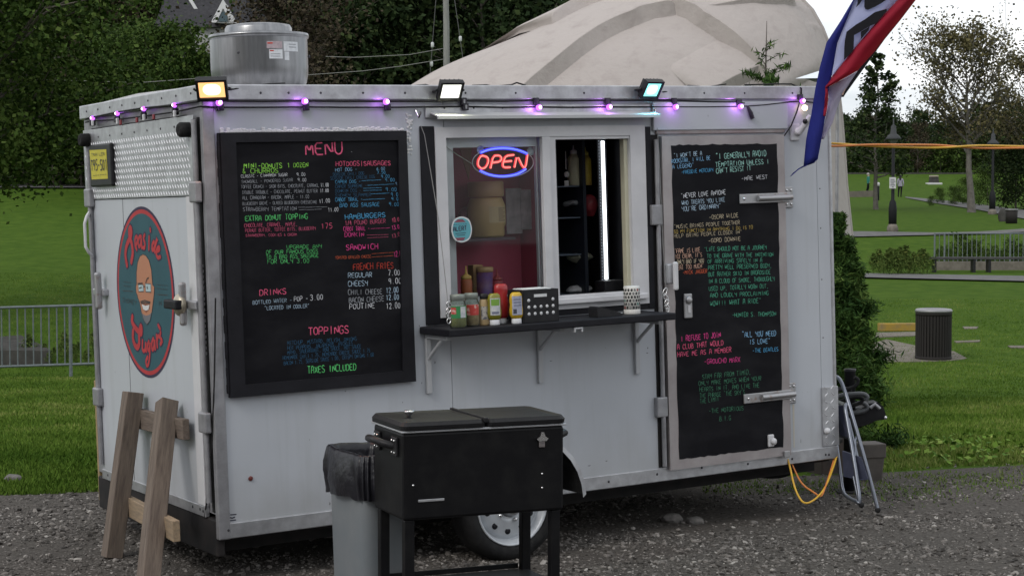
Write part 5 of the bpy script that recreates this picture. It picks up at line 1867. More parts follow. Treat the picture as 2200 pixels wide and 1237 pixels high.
block(mbd, 'lettering', [
    ('white', 'CLASSIC - CINNAMON SUGAR', (518, 382), (617.6, 378.6), 6.5), ('white', '9.00', (637.5, 378.6), (656, 378), 7), ('grey', 'SNOWBALL - POWDERED SUGAR', (519, 394), (629, 390), 6.5), ('white', '9.00', (639.6, 390), (658, 390), 7),
    ('grey', 'TOFFEE CRUNCH - SKOR BITS, CHOCOLATE, CARAMEL', (518, 405), (685, 401.7), 7), ('white', '11.00', (689, 401.7), (706, 401), 8),
    ('grey', 'DOUBLE TROUBLE - CHOCOLATE, PEANUT BUTTER', (521, 417), (682, 413.5), 7), ('white', '11.00', (688, 413.5), (706, 413), 8),
    ('grey', 'ALL CANADIAN - BACON, MAPLE - 11.00', (521, 429), (664, 426), 7.5), ('grey', 'BLUEBERRY GROVE - GLAZED BLUEBERRY CHEESECAKE', (521, 441), (681, 437), 6.5), ('white', '11.00', (686, 437), (709, 435), 8.5),
    ('grey', 'STRAWBERRY TEMPTATION', (522, 454), (637, 452), 8), ('grey', '====', (642, 448), (702, 447), 5), ('grey', '===', (644, 453.5), (690, 452), 5), ('white', '11.00', (705, 455), (727, 454), 8.5),
    ('rose', 'CHOCOLATE, CARAMEL, MAPLE,', (525, 488.5), (639, 485), 8), ('rose', 'PEANUT BUTTER, TOFFEE BITS, BLUEBERRY', (527, 499), (678, 493.7), 7), ('pink', '175', (690, 491.6), (714, 490.6), 11),
    ('rose', 'STRAWBERRY, COOKIES & CREAM', (528, 508.7), (637.5, 506.4), 5.5),
    ('sky', 'HOT DOG -', (720.5, 368.7), (767, 367), 7), ('sky', '6.00', (809, 366), (827, 365.5), 6.5), ('dblue', 'SEASIDE CHILI DOG', (715, 378), (782, 375.6), 6.5), ('blue', '7.50', (810, 374), (828, 374), 6.5),
    ('dblue', 'SEASIDE CHILI CHEESE DOG', (710, 386.6), (805, 382.8), 6.5), ('blue', '9.00', (819, 382.5), (837, 382), 6.5), ('blue', 'CAPER DOG -', (720.5, 394.5), (775, 393), 6.5), ('blue', '====', (778, 391), (818, 389), 5),
    ('blue', '9.00', (827.7, 390.5), (848, 389.7), 7), ('dblue', 'CAPER SUPREME -', (720.5, 404.4), (788, 402), 7), ('blue', '=====', (791, 401), (846, 398), 5), ('sky', '9.00', (850, 398), (863, 397), 6),
    ('dblue', 'DONKIN DOG -', (720.5, 414), (776, 412), 7), ('blue', '===', (782, 407), (819, 406), 5), ('blue', '===', (782, 412), (819, 411), 5), ('blue', '9.00', (828.7, 411), (852, 410.7), 7.5),
    ('dblue', 'SYDNEY SLAMMER', (720.5, 424), (797, 421.5), 7), ('blue', '====', (798, 420), (836, 418), 6), ('blue', '9.00', (840, 422), (861, 421), 7.5), ('blue', 'CABOT TRAIL -', (720.5, 433), (779, 431.7), 7.5),
    ('blue', '====', (781, 431), (826, 429), 4), ('blue', '9.00', (841, 431), (861, 430.5), 7), ('blue', 'BAD ASS SAUSAGE', (730, 445), (815, 443), 8), ('blue', '9.00', (836, 443), (857, 442.5), 7.5),
    ('rose', '1/4', (742, 485), (755, 484), 11), ('rose', 'POUND BURGER', (761.5, 483), (828, 479), 9), ('pink', '10.00', (843, 478), (862, 474), 9), ('hot', 'CABOT TRAIL -', (738, 496.5), (794, 494.8), 9),
    ('hot', '====', (798, 494), (837, 492), 5), ('hot', '13.00', (842.7, 494), (862, 490), 9), ('hot', 'DONKIN', (741, 509), (782, 508), 9.5), ('rose', '====', (789, 507), (834, 506), 4), ('rose', '====', (790, 513), (834, 511), 4),
    ('rose', '13.00', (842.7, 511.6), (864, 506), 9), ('orange', 'TOASTED GRILLED CHEESE', (720.5, 556.5), (797, 553.5), 6), ('orange', '====', (800, 547), (845, 544), 4), ('orange', '====', (800, 554), (845, 551), 4), ('hot', '12.00', (847, 552), (866, 549.5), 11),
    ('ice', 'REGULAR', (748, 596.6), (799, 594.6), 10.5), ('white', '7.00', (834, 591.7), (859, 590.8), 11.5), ('ice', 'CHEESY', (748, 615), (790, 613.5), 11), ('white', '9.00', (835, 610), (862, 608.5), 12),
    ('grey', 'CHILI CHEESE', (748, 633), (821, 631.5), 11), ('ice', '12.00', (829.6, 629.5), (856, 628), 11.5), ('grey', 'BACON CHEESE', (750, 650.5), (825, 646.5), 11), ('ice', '12.00', (829.6, 644.5), (857, 643), 11.5),
    ('white', 'POUTINE', (751, 664), (805, 661.5), 11.5), ('white', '12.00', (830, 663.5), (860, 661.5), 12),
    ('green', 'UPGRADE ANY', (616, 534.5), (691, 533), 8), ('green', 'OF OUR FAMOUS DOGS', (572, 546), (683, 543), 8), ('green', 'TO A BAD ASS SAUSAGE', (572, 556.5), (684, 552.5), 8), ('green', 'FOR ONLY 3.00', (575, 566.5), (664, 564.6), 9),
    ('ice', 'BOTTLED WATER -', (543, 654), (627, 648), 8), ('white', 'POP -', (632, 647.5), (662, 645.5), 10), ('white', '3.00', (666.6, 645.5), (694, 643), 11), ('ice', '"LOCATED IN COOLER"', (568, 666), (665, 660.5), 8),
    ('dblue', 'KETCHUP, MUSTARD, RELISH, ONIONS', (618, 740.5), (766, 731), 8), ('dblue', 'HOT PEPPERS, JALAPENOS, PICKLES', (618, 751.5), (758, 740.5), 8), ('dblue', 'MAYO, SAUERKRAUT, BBQ SAUCE, HOT SAUCE', (618, 761), (776, 747), 8),
    ('dblue', 'HOMEMADE CHILI 1.75, HOMEMADE CHEESE SAUCE 1.75', (608, 772.5), (795, 756), 8), ('dblue', 'BACON 1.75, SEASIDE SAUCE 1.00, CRISPY ONIONS 1.00', (610, 784), (803, 765), 8)], BO, .105)
# quotations on the door
DO = .0392
block(dr, 'lettering', [
    ('ice', '"I WON\'T BE A', (1448, 339.5), (1508, 334), 9), ('sky', 'ROCKSTAR, I WILL BE', (1443, 351), (1526, 343.5), 8.5), ('sky', 'A LEGEND"', (1445, 363), (1491, 358.5), 8.5), ('blue', '-FREDDIE MERCURY', (1464, 374), (1532, 368.5), 7.5),
    ('mint', '"I GENERALLY AVOID', (1538, 342.5), (1646, 335), 12), ('mint', 'TEMPTATION UNLESS I', (1537.5, 359), (1652, 352), 10.5), ('mint', 'CAN\'T RESIST IT"', (1539, 373), (1618, 365), 10.5), ('white', '-MAE WEST', (1593, 388), (1649, 384), 8.5)], DO)
block(dr, 'lettering', [
    ('white', '"NEVER LOVE ANYONE', (1463, 426), (1559, 417.5), 10), ('ice', 'WHO TREATS YOU LIKE', (1465, 441), (1557, 433), 9), ('ice', 'YOU\'RE ORDINARY"', (1465, 454.5), (1549, 446.5), 9.5), ('cream', '-OSCAR WILDE', (1524, 471.5), (1586, 466.5), 9)], DO)
block(dr, 'lettering', [
    ('cream', '"MUSIC BRINGS PEOPLE TOGETHER', (1448, 491), (1589, 481.5), 8), ('yellow', 'SO MY FUNCTION IN ANYTHING I DO IS TO', (1448, 501.5), (1617, 491.5), 7.5), ('cream', 'HELP BRING PEOPLE CLOSER IN"', (1448, 511), (1594, 501.5), 7.5), ('cream', '-GORD DOWNIE', (1522, 521.5), (1591, 517), 9)], DO)
block(dr, 'lettering', [
    ('peach', '"FAME IS LIKE', (1449, 544), (1504, 541), 9), ('peach', 'ICE CREAM, IT\'S', (1451, 556), (1508, 551.5), 9), ('cream', 'ONLY BAD IF YOU', (1455, 567.5), (1512, 564), 9), ('peach', 'EAT TOO MUCH"', (1456, 580), (1512, 574.5), 9), ('orange', '-MICK JAGGER', (1467, 589.5), (1519, 586), 8)], DO)
block(dr, 'lettering', [
    ('sea', '"LIFE SHOULD NOT BE A JOURNEY', (1513, 540), (1647, 535.5), 9), ('sea', 'TO THE GRAVE WITH THE INTENTION', (1519, 554), (1661, 550.5), 8.5), ('sea', 'OF ARRIVING SAFELY IN A', (1520.6, 566), (1637, 563), 8.5), ('sea', 'PRETTY WELL PRESERVED BODY,', (1521.5, 579.5), (1658, 574.5), 9),
    ('sea', 'BUT RATHER SKID IN BROADSIDE', (1521.5, 594), (1655, 588.5), 9), ('sea', 'IN A CLOUD OF SMOKE, THOROUGHLY', (1522, 609), (1664, 603), 9), ('sea', 'USED UP, TOTALLY WORN OUT,', (1523, 624.5), (1651, 618.5), 9), ('sea', 'AND LOUDLY PROCLAIMING', (1526, 639), (1651, 633.5), 9),
    ('sea', 'WOW!!! WHAT A RIDE"', (1526, 657.5), (1635, 650), 10), ('sea', '-HUNTER S. THOMPSON', (1573, 681), (1667, 678), 9)], DO)
block(dr, 'lettering', [('hot', 'I REFUSE TO JOIN', (1463, 733), (1548, 724), 11.5), ('pink', 'A CLUB THAT WOULD', (1455, 751), (1554, 741), 11), ('pink', 'HAVE ME AS A MEMBER', (1456, 766.5), (1571, 755.5), 10.5), ('hot', '-GROUCHO MARX', (1513, 781.5), (1590, 777), 10)], DO)
block(dr, 'lettering', [('sky', '"ALL YOU NEED', (1594, 724), (1667, 721), 11), ('sky', 'IS LOVE"', (1610, 739), (1655, 737), 10.5), ('blue', '-THE BEATLES', (1617, 757), (1672, 753.5), 8)], DO)
block(dr, 'lettering', [('dgreen', 'STAY FAR FROM TIMID,', (1509, 814.5), (1613, 803.5), 10.5), ('dgreen', 'ONLY MAKE MOVES WHEN YOUR', (1501, 828), (1635, 816.5), 9.5), ('dgreen', 'HEARTS IN IT, AND LIVE THE', (1503, 841), (1631, 831.5), 9.5), ('dgreen', 'THE PHRASE "THE SKY\'S', (1503, 854.5), (1600, 846.5), 9.5),
                        ('dgreen', 'THE LIMIT"', (1504, 866.5), (1549, 859.5), 9.5), ('dgreen', '-THE NOTORIOUS', (1523, 887), (1597, 880.5), 9), ('dgreen', 'B.I.G', (1546, 904), (1570, 901.5), 10)], DO)

# round sticker on the window
m = MB()
c = F(988, 493, .006)
ol = []
for i in range(40):
    a = 2 * pi * i / 40
    k = 1 + .045 * (abs(sin(2 * a)) ** 6)
    ol.append((c.x + .060 * cos(a) * k, -.0075, c.z + .066 * sin(a) * k))
m.prism(ol, (0, .001, 0))
# the sticker is fixed to the pane; it stands just in front of the frame's inner edge
stk = part('window_sticker', MB().prism([(x, -.0255, z) for x, y, z in ol], (0, .001, 0)), mat('sticker_white', (.62, .64, .65), .5))
part('sticker_face', MB().prism([(c.x + (x - c.x) * .88, -.0262, c.z + (z - c.z) * .88) for x, y, z in ol], (0, .0005, 0)), mat('sticker_teal', (.10, .36, .42), .5), stk)
m = MB()
write(m, 'ALERT', (974, 497), (1003, 494), 9, F, .0268, NF, .2, .1)
write(m, '~~~~~~', (974, 485), (1003, 483), 4, F, .0268, NF, .2, .1)
ribbon(m, [F(979, 502, .0268), F(1001, 500, .0268)], .003, NF, .0003)
ribbon(m, [F(982, 506, .0268), F(999, 504.5, .0268)], .003, NF, .0003)
part('sticker_lettering', m, mat('sticker_ink', (.03, .04, .08), .5), stk, keep=True)
m = MB()
q = [F(x, y, .0268) for x, y in [(976, 478), (984, 471), (994, 471), (1001, 477)]]
m.add(q, [(0, 1, 2, 3)])
q = [F(x, y, .0268) for x, y in [(978, 511), (1000, 510), (996, 516), (983, 517)]]
m.add(q, [(0, 1, 2, 3)])
part('sticker_red', m, mat('sticker_red', (.22, .06, .09), .5), stk, keep=True)

# ---- lit OPEN sign behind the pane
NY = .022
ns = thing('open_sign', 'lit oval OPEN sign with red letters and blue arcs behind the window pane', 'neon sign', on_trailer(hit(1081, 350, 1, NY)))


def N(px, py): return hit(px, py, 1, NY)


def zA(x, y): return N(900 + x * .19404, 270 + y * .19404)


E_RED, E_BLUE = emit('neon_red', (1.0, .045, .06), 1.5), emit('neon_blue', (.05, .05, 1.0), 1.6)
E_CORE, E_BCORE = emit('neon_red_core', (1.0, .28, .24), 1.6), emit('neon_blue_core', (.22, .30, 1.0), 1.5)
letters = {'O': [[(745, 345), (690, 330), (655, 380), (650, 440), (690, 480), (735, 465), (765, 410), (765, 365), (745, 345)]],
           'P': [[(790, 475), (820, 335), (890, 330), (915, 360), (895, 400), (815, 410)]],
           'E': [[(1050, 325), (960, 335), (930, 400), (925, 450), (950, 465), (1010, 462)], [(935, 400), (1025, 392)]],
           'N': [[(1055, 465), (1085, 325), (1150, 465), (1180, 460), (1200, 322)]]}
for nm, sts in letters.items():
    m, m2 = MB(), MB()
    for st in sts:
        pts = [zA(x, y) for x, y in chaikin(st)]
        m.tube(pts, .0068, 8)
        m2.tube([p + Vector((0, -.0058, 0)) for p in pts], .0034, 6)
    L_ = obj('letter', m, E_RED, ns, TR)
    obj('bright_core', m2, E_CORE, L_, TR)
for pts in ([(680, 300), (760, 268), (860, 252), (960, 250), (1060, 262), (1150, 290), (1195, 312)], [(675, 500), (760, 540), (860, 562), (960, 562), (1060, 545), (1130, 515), (1182, 480)]):
    q = [zA(x, y) for x, y in chaikin(pts)]
    L_ = obj('arc', MB().tube(q, .0080, 8), E_BLUE, ns, TR)
    obj('bright_core', MB().tube([p + Vector((0, -.0066, 0)) for p in q], .0034, 6), E_BCORE, L_, TR)
m = MB()
q = [zA(930 + 338 * cos(2 * pi * i / 40), 408 + 168 * sin(2 * pi * i / 40)) for i in range(40)]
m.tube(q, .0028, 6, closed=True)
obj('clear_rim', m, mat('clear_rim', (.5, .5, .55), .2), ns, TR)
for x, y in ((680, 270), (1235, 285)):
    p = zA(x, y)
    obj('suction_cup', MB().lathe([(.002, -.012), (.014, -.012), (.022, 0), (.022, .003)], 14, Matrix.Translation(p) @ rx(pi / 2)), mat('clear_cup', (.35, .37, .38), .2), ns, TR)
obj('hanging_cord', MB().tube([zA(285, 220), zA(420, 320), zA(590, 425)], .0018, 5), mat('pale_cord', (.4, .38, .33), .6), ns, TR)

# ---- things inside the trailer
def inn(px, py, y): return hit(px, py, 1, y)


c = inn(1046, 493, .45)
tb = thing('sauce_tub', 'large cream tub with screw lid and printed label on the shelf behind the OPEN sign', 'tub', on_trailer((c.x, .45, c.z)))
tm = Matrix.Translation((c.x, .45, 1.361))
k = .45
hT = inn(1046, 390, .45).z - 1.361
M_TUB = mat('tub_cream', (.50, .36, .16), .5, col2=(.44, .31, .13), scale=4)
obj('jar', MB().lathe([(.088, 0), (.096, .012), (.096, hT * .18), (.104, hT * .22), (.104, hT * .56), (.09, hT * .68), (.085, hT * .71)], 28, tm, cap=True), M_TUB, tb, TR)
obj('lid', MB().lathe([(.094, hT * .72), (.098, hT * .735), (.098, hT * .98), (.09, hT)], 28, tm, cap=True), mat('lid_cream', (.42, .28, .14), .5), tb, TR)
m = MB()
for i in range(9):
    a = -1.95 + i * .14
    a2 = a + .14
    m.add([tm @ Vector((.1052 * cos(a), .1052 * sin(a), hT * .26)), tm @ Vector((.1052 * cos(a2), .1052 * sin(a2), hT * .26)), tm @ Vector((.1052 * cos(a2), .1052 * sin(a2), hT * .55)), tm @ Vector((.1052 * cos(a), .1052 * sin(a), hT * .55))], [(0, 1, 2, 3)])
lb_ = obj('label', m, mat('tub_label', (.46, .36, .19), .6), tb, TR, keep=True)
m = MB()
for r_ in range(7):
    z = hT * (.29 + r_ * .036)
    for i in range(3 if r_ % 2 else 4):
        a = -1.42 + i * .13
        m.add([tm @ Vector((.1058 * cos(a), .1058 * sin(a), z)), tm @ Vector((.1058 * cos(a + .12), .1058 * sin(a + .12), z)), tm @ Vector((.1058 * cos(a + .12), .1058 * sin(a + .12), z + .004)), tm @ Vector((.1058 * cos(a), .1058 * sin(a), z + .004))], [(0, 1, 2, 3)])
obj('printed_lines', m, mat('label_ink', (.12, .07, .04), .7), lb_, TR, keep=True)
a, b = inn(1086, 405, .50), inn(1150, 500, .50)
o = thing('paper_stack', 'grey printed sheets taped up behind the window beside the cream tub', 'papers', on_trailer((a.x, .50, b.z)))
M_PAP = mat('grey_paper', (.30, .27, .27), .9, col2=(.18, .16, .16), scale=14)
obj('sheet', MB().box((a.x, .50, b.z), (a.x + (b.x - a.x) * .55, .502, a.z)), M_PAP, o, TR)
obj('sheet', MB().box((a.x + (b.x - a.x) * .5, .495, b.z + .02), (b.x, .497, a.z - .01)), M_PAP, o, TR)
c = inn(1010, 470, .5)
o = obj('dark_sack', MB().ball((c.x - .01, .52, 1.361 + .085), (.055, .045, .085), 10), mat('maroon_sack', (.16, .04, .06), .7, col2=(.1, .03, .04), scale=20), None, TR)
o['label'], o['category'] = 'dull maroon packet standing beside the cream tub', 'packet'
a, b = inn(985, 310, .5), inn(1018, 388, .5)
o = obj('cloth_banner', MB().prism([(a.x, .5, a.z), (b.x, .5, a.z + .01), (b.x - .03, .5, b.z)], (0, .004, 0)), mat('tan_cloth', (.28, .16, .10), .9), None, TR)
o['label'], o['category'] = 'tan pennant hanging inside the window next to the OPEN sign', 'pennant'


def squeeze(name, label, px, pyb, pyt, y, wpx, colbody, colcap, inside=True, tip=True, grp=None):
    b_ = inn(px, pyb, y)
    h_ = inn(px, pyt, y).z - 1.011
    r_ = abs(inn(px + wpx / 2, pyb, y).x - b_.x) * .92
    t_ = thing(name, label, 'bottle', on_trailer((b_.x, y, 1.011)), grp)
    mm = Matrix.Translation((b_.x, y, 1.011))
    obj('body', MB().lathe([(r_ * .9, 0), (r_, .006), (r_, h_ * .62), (r_ * .9, h_ * .68)], 18, mm, cap=True), colbody, t_, TR)
    obj('cap', MB().lathe([(r_ * .92, h_ * .68), (r_ * .9, h_ * .75), (r_ * .4, h_ * .79), (r_ * .22, h_ * .82), (r_ * .1, h_)], 16, mm, cap=True), colcap, t_, TR)
    return t_


squeeze('squeeze_bottle', 'orange squeeze bottle with yellow nozzle on the inner window sill', 1003, 640, 571, .16, 24, mat('orange_plastic', (.40, .12, .05), .4), mat('yellow_cap', (.65, .42, .12), .4))
squeeze('squeeze_bottle', 'red squeeze bottle with thin nozzle on the inner window sill', 1069, 640, 577, .17, 24, mat('red_plastic', (.30, .04, .05), .4), mat('red_cap', (.28, .05, .05), .4))
b_ = inn(1043, 640, .2)
hj = inn(1043, 573, .2).z - 1.011
t = thing('spice_jar', 'purple labelled jar with tan lid between the two squeeze bottles on the inner sill', 'jar', on_trailer((b_.x, .2, 1.011)))
mm = Matrix.Translation((b_.x, .2, 1.011))
obj('jar', MB().lathe([(.042, 0), (.044, .004), (.044, hj * .86)], 20, mm, cap=True), mat('purple_label', (.10, .05, .20), .5, col2=(.2, .08, .12), scale=18), t, TR)
obj('lid', MB().lathe([(.043, hj * .865), (.046, hj * .88), (.046, hj * .98), (.04, hj)], 20, mm, cap=True), mat('tan_lid', (.42, .27, .13), .5), t, TR)
b_ = inn(1029, 640, .27)
o = obj('cardboard_box', MB().cbox((b_.x - .03, .27, 1.011), (b_.x + .03, .33, inn(1029, 569, .27).z), .003), mat('tan_card', (.38, .24, .11), .8), None, TR)
o['label'], o['category'] = 'small tan box standing behind the purple jar on the inner sill', 'box'

# glass-door fridge with a bright light strip
fa, fb = inn(1196, 296, .34), inn(1330, 640, .34)
fr_ = thing('drinks_fridge', 'dark glass-door fridge lit by one upright white strip inside the open window', 'fridge', on_trailer((fa.x, .3, .91)))
M_FR = mat('fridge_dark', (.02, .025, .035), .4)
obj('cabinet', MB().box((fa.x - .02, .62, .91), (2.36, .64, 2.04)).box((fa.x - .02, .36, .91), (fa.x, .62, 2.04)).box((2.34, .36, .91), (2.36, .62, 2.04)), M_FR, fr_, TR)
for py in (399, 466, 545, 632):
    z = inn(1240, py, .4).z
    obj('shelf', MB().box((fa.x + .001, .38, z - .006), (2.33, .61, z)), mat('fridge_shelf', (.10, .13, .17), .4), fr_, TR)
E_STRIP = emit('light_strip', (.92, .97, 1.0), 4.0)
sa, sb = inn(1293, 303, .36), inn(1305, 600, .36)
obj('light_strip', MB().cbox((sa.x - .006, .352, sb.z), (sa.x + .012, .362, sa.z), .002), E_STRIP, fr_, TR)
obj('strip_holder', MB().box((sa.x - .03, .363, sb.z - .02), (sa.x + .03, .372, sa.z + .02)), mat('strip_holder', (.05, .055, .065), .4), fr_, TR)
m = MB()
for i in range(46):
    z = sa.z - (sa.z - sb.z) * i / 45
    m.box((sa.x - .022, .3615, z - .003), (sa.x - .017, .3627, z + .003))
obj('led_dots', m, emit('led_dot', (.75, .85, 1.0), .35), fr_, TR, kind='stuff')
z3 = inn(1240, 399, .4).z
for lbl, px, wd_, top_, c1, c2, nm in [('clear squeeze bottle half full of yellow sauce in the fridge', 1234, 24, 312, mat('pale_bottle', (.42, .42, .28), .4), mat('clear_cap', (.5, .52, .52), .4), 'squeeze_bottle'),
                                   ('yellow mustard bottle on the top fridge shelf', 1260, 20, 316, mat('mustard_yellow', (.55, .42, .05), .4, col2=(.4, .25, .06), scale=12), mat('yellow_cap2', (.5, .42, .08), .4), 'mustard_bottle')]:
    b_ = inn(px, 399, .43)
    t = thing(nm, lbl, 'bottle', on_trailer((b_.x, .43, z3)))
    h_ = inn(px, top_, .43).z - z3
    r_ = abs(inn(px + wd_ / 2, 399, .43).x - b_.x)
    mm = Matrix.Translation((b_.x, .43, z3 + .0005))
    obj('body', MB().lathe([(r_ * .9, 0), (r_, .006), (r_, h_ * .66), (r_ * .55, h_ * .78)], 18, mm, cap=True), c1, t, TR)
    obj('cap', MB().lathe([(r_ * .56, h_ * .78), (r_ * .56, h_ * .86), (r_ * .16, h_ * .89), (r_ * .08, h_)], 16, mm, cap=True), c2, t, TR)
b_ = inn(1213, 385, .42)
t = thing('fridge_thermometer', 'small round white dial hanging at the side of the fridge', 'thermometer', on_trailer((b_.x, .42, b_.z)))
obj('dial', MB().lathe([(.016, 0), (.016, .008), (.001, .009)], 18, Matrix.Translation((b_.x, .40, inn(1213, 375, .42).z)) @ rx(pi / 2)), mat('dial_white', (.5, .5, .48), .5), t, TR)
obj('tag', MB().cbox((b_.x - .014, .398, inn(1213, 402, .42).z), (b_.x + .014, .404, inn(1213, 388, .42).z), .002), mat('dial_white', (.5, .5, .48)), t, TR)
obj('stem', MB().tube([(b_.x, .402, inn(1210, 325, .42).z), (b_.x, .402, inn(1213, 364, .42).z)], .003, 6), mat('dial_white', (.5, .5, .48)), t, TR)
for lbl, px, py, w_, h_, col, nm in [('crumpled red packet on the middle fridge shelf', 1266, 440, .05, .062, (.30, .03, .04), 'red_packet'), ('pale tray of wrapped food on the lower fridge shelf', 1245, 553, .085, .022, (.35, .36, .27), 'food_tray'),
                                     ('white wrapped rolls at the bottom of the fridge', 1245, 622, .085, .022, (.45, .46, .46), 'wrapped_rolls'), ('white wrapped bundle on the middle fridge shelf', 1225, 437, .04, .015, (.28, .29, .30), 'wrapped_bundle')]:
    c = inn(px, py, .45)
    m = MB().ball((c.x, .45, c.z), (w_, .05, h_), 12)
    for i, v in enumerate(m.v): m.v[i] = v + Vector((0, mnoise.noise(v * 40) * .012, mnoise.noise(v * 34 + Vector((3, 1, 2))) * .013))
    o = obj(nm, m, mat(nm + '_skin', col, .5, col2=tuple(q * .6 for q in col), scale=25), None, TR)
    o['label'], o['category'] = lbl, 'food pack'
a, b = inn(1283, 633, .2), inn(1330, 600, .2)
o = obj('card_reader_box', MB().cbox((a.x, .12, 1.011), (b.x, .22, b.z), .006), M_PLASTIC, None, TR)
o['label'], o['category'] = 'black box on the inner sill below the bright light strip', 'box'

# ---- on the counter
CZ = .9405


def lab_strip(m_, mm, r_, z0, z1, a0, a1, n=8):
    for i in range(n):
        a, b = a0 + (a1 - a0) * i / n, a0 + (a1 - a0) * (i + 1) / n
        m_.add([mm @ Vector((r_ * cos(a), r_ * sin(a), z0)), mm @ Vector((r_ * cos(b), r_ * sin(b), z0)), mm @ Vector((r_ * cos(b), r_ * sin(b), z1)), mm @ Vector((r_ * cos(a), r_ * sin(a), z1))], [(0, 1, 2, 3)])
    return m_


def cpos(px, off): return F(px, 690, off).x


M_JAR = clear('jar_glass', (.80, .86, .80), haze=.10, hazecol=(.5, .55, .5))
VIEW = -2.0                                      # direction from the counter to the viewer, in the trailer's frame


def glass_jar(label, px, off, r_, h_, content, fill, labels):
    x = cpos(px, off)
    t_ = thing('glass_jar', label, 'jar', on_trailer((x, -off, CZ)))
    mm = Matrix.Translation((x, -off, CZ))
    obj('glass', MB().lathe([(r_ * .86, 0), (r_, .012), (r_, h_ * .68), (r_ * .84, h_ * .78), (r_ * .80, h_ * .82)], 24, mm), M_JAR, t_, TR)
    obj('contents', MB().lathe([(r_ * .82, .004), (r_ * .95, .014), (r_ * .95, h_ * fill)], 20, mm, cap=True), content, t_, TR)
    obj('lid', MB().lathe([(r_ * .83, h_ * .82), (r_ * .87, h_ * .83), (r_ * .87, h_ * .97), (r_ * .8, h_)], 24, mm, cap=True), mat('jar_lid', (.20, .22, .20), .4, .3), t_, TR)
    for nm, z0, z1, a0, a1, mt, k_ in labels:
        obj(nm, lab_strip(MB(), mm, r_ * k_, h_ * z0, h_ * z1, VIEW + a0, VIEW + a1), mt, t_, TR, keep=True)


M_OLIVE = mat('pickles', (.16, .17, .02), .5, col2=(.28, .26, .06), scale=40)
M_BEIGE = mat('onion_relish', (.42, .28, .13), .5, col2=(.30, .17, .07), scale=50)
M_LGREEN = mat('label_green', (.03, .22, .07), .5)
M_LWHITE = mat('label_white', (.60, .60, .60), .5, col2=(.42, .45, .48), scale=60)
M_LRED = mat('label_red', (.50, .05, .04), .5, col2=(.62, .4, .35), scale=45, ramp=(.5, .62))
glass_jar('glass pickle jar with green white and red label at the end of the counter', 984, .235, .043, .165, M_OLIVE, .55,
          [('label', .30, .66, -.9, 1.4, M_LGREEN, 1.015), ('red_label', .42, .62, -.9, -.25, M_LRED, 1.03), ('white_label', .31, .64, .25, 1.0, M_LWHITE, 1.03)])
glass_jar('glass jar of brown relish with a red oval label, next to the pickle jar', 1014, .195, .040, .165, M_BEIGE, .62, [('label', .34, .66, -.75, 1.0, M_LRED, 1.02)])


def bottle(name, label, px, off, prof, body, cap_prof, cap, lab=None):
    x = cpos(px, off)
    t_ = thing(name, label, 'bottle', on_trailer((x, -off, CZ)))
    mm = Matrix.Translation((x, -off, CZ))
    obj('body', MB().lathe(prof, 22, mm @ Matrix.Diagonal((1, .72, 1, 1)), cap=True), body, t_, TR)
    obj('cap', MB().lathe(cap_prof, 20, mm @ Matrix.Diagonal((1, .8, 1, 1)), cap=True), cap, t_, TR)
    if lab:
        z0, z1, r_, mt = lab[:4]
        m_ = MB()
        lab_strip(m_, mm @ Matrix.Diagonal((1, .72, 1, 1)), r_, z0, z1, VIEW + .2 - .75, VIEW + .2 + .75)
        L2 = obj('label', m_, mt, t_, TR, keep=True)
        for z0, z1, a0, a1, mt2 in lab[4:]:
            m_ = MB()
            lab_strip(m_, mm @ Matrix.Diagonal((1, .72, 1, 1)), r_ * 1.012, z0, z1, VIEW + .2 + a0, VIEW + .2 + a1)
            obj('label_print', m_, mt2, L2, TR, keep=True)
    return t_


M_CAPW = mat('cap_white', (.60, .61, .63), .4)
UP = [(.020, .024), (.030, .03), (.037, .045), (.0385, .07), (.034, .095), (.036, .125), (.031, .150), (.020, .158)]
CAPB = [(.026, 0), (.027, .003), (.026, .026), (.02, .0275)]
M_GRN2 = mat('label_lime', (.18, .34, .05), .5)
M_INK = mat('label_bluegrey', (.16, .17, .24), .6)
bottle('relish_bottle', 'green relish squeeze bottle standing on its white cap', 1063, .235, UP, mat('relish_green', (.16, .16, .01), .35, col2=(.22, .19, .02), scale=6), CAPB, M_CAPW,
       (.05, .135, .0392, M_LWHITE, (.098, .13, -.6, .6, M_GRN2), (.056, .068, -.5, .5, M_INK)))
bottle('mustard_bottle', 'yellow mustard squeeze bottle standing on its white cap in front of the crate', 1110, .255, UP, mat('mustard', (.55, .36, .02), .35, col2=(.5, .31, .02), scale=6), CAPB, M_CAPW,
       (.045, .14, .0392, mat('label_pale', (.40, .42, .52), .5, col2=(.28, .30, .40), scale=70), (.052, .075, -.6, -.1, mat('code_dark', (.05, .05, .07), .6)), (.09, .096, -.5, .55, M_INK), (.105, .111, -.5, .55, M_INK), (.12, .126, -.5, .5, M_INK)))
KP = [(.022, .024), (.034, .03), (.041, .05), (.041, .11), (.033, .14), (.038, .17), (.036, .19), (.026, .20)]
bottle('ketchup_bottle', 'red ketchup squeeze bottle standing on its white cap behind the relish', 1078, .175, KP, mat('ketchup', (.36, .02, .025), .3, col2=(.28, .02, .02), scale=5), CAPB, M_CAPW)
bottle('sauce_bottle', 'beige sauce bottle with black cap between the relish jar and the relish bottle', 1041, .205, [(.026, .0), (.029, .006), (.029, .10), (.022, .128), (.02, .132)], mat('beige_sauce', (.40, .29, .15), .4),
       [(.021, .132), (.022, .134), (.022, .155), (.018, .158)], M_PLASTIC, (.03, .095, .0297, mat('label_cream', (.45, .42, .38), .6, col2=(.10, .10, .12), scale=55, ramp=(.5, .6))))

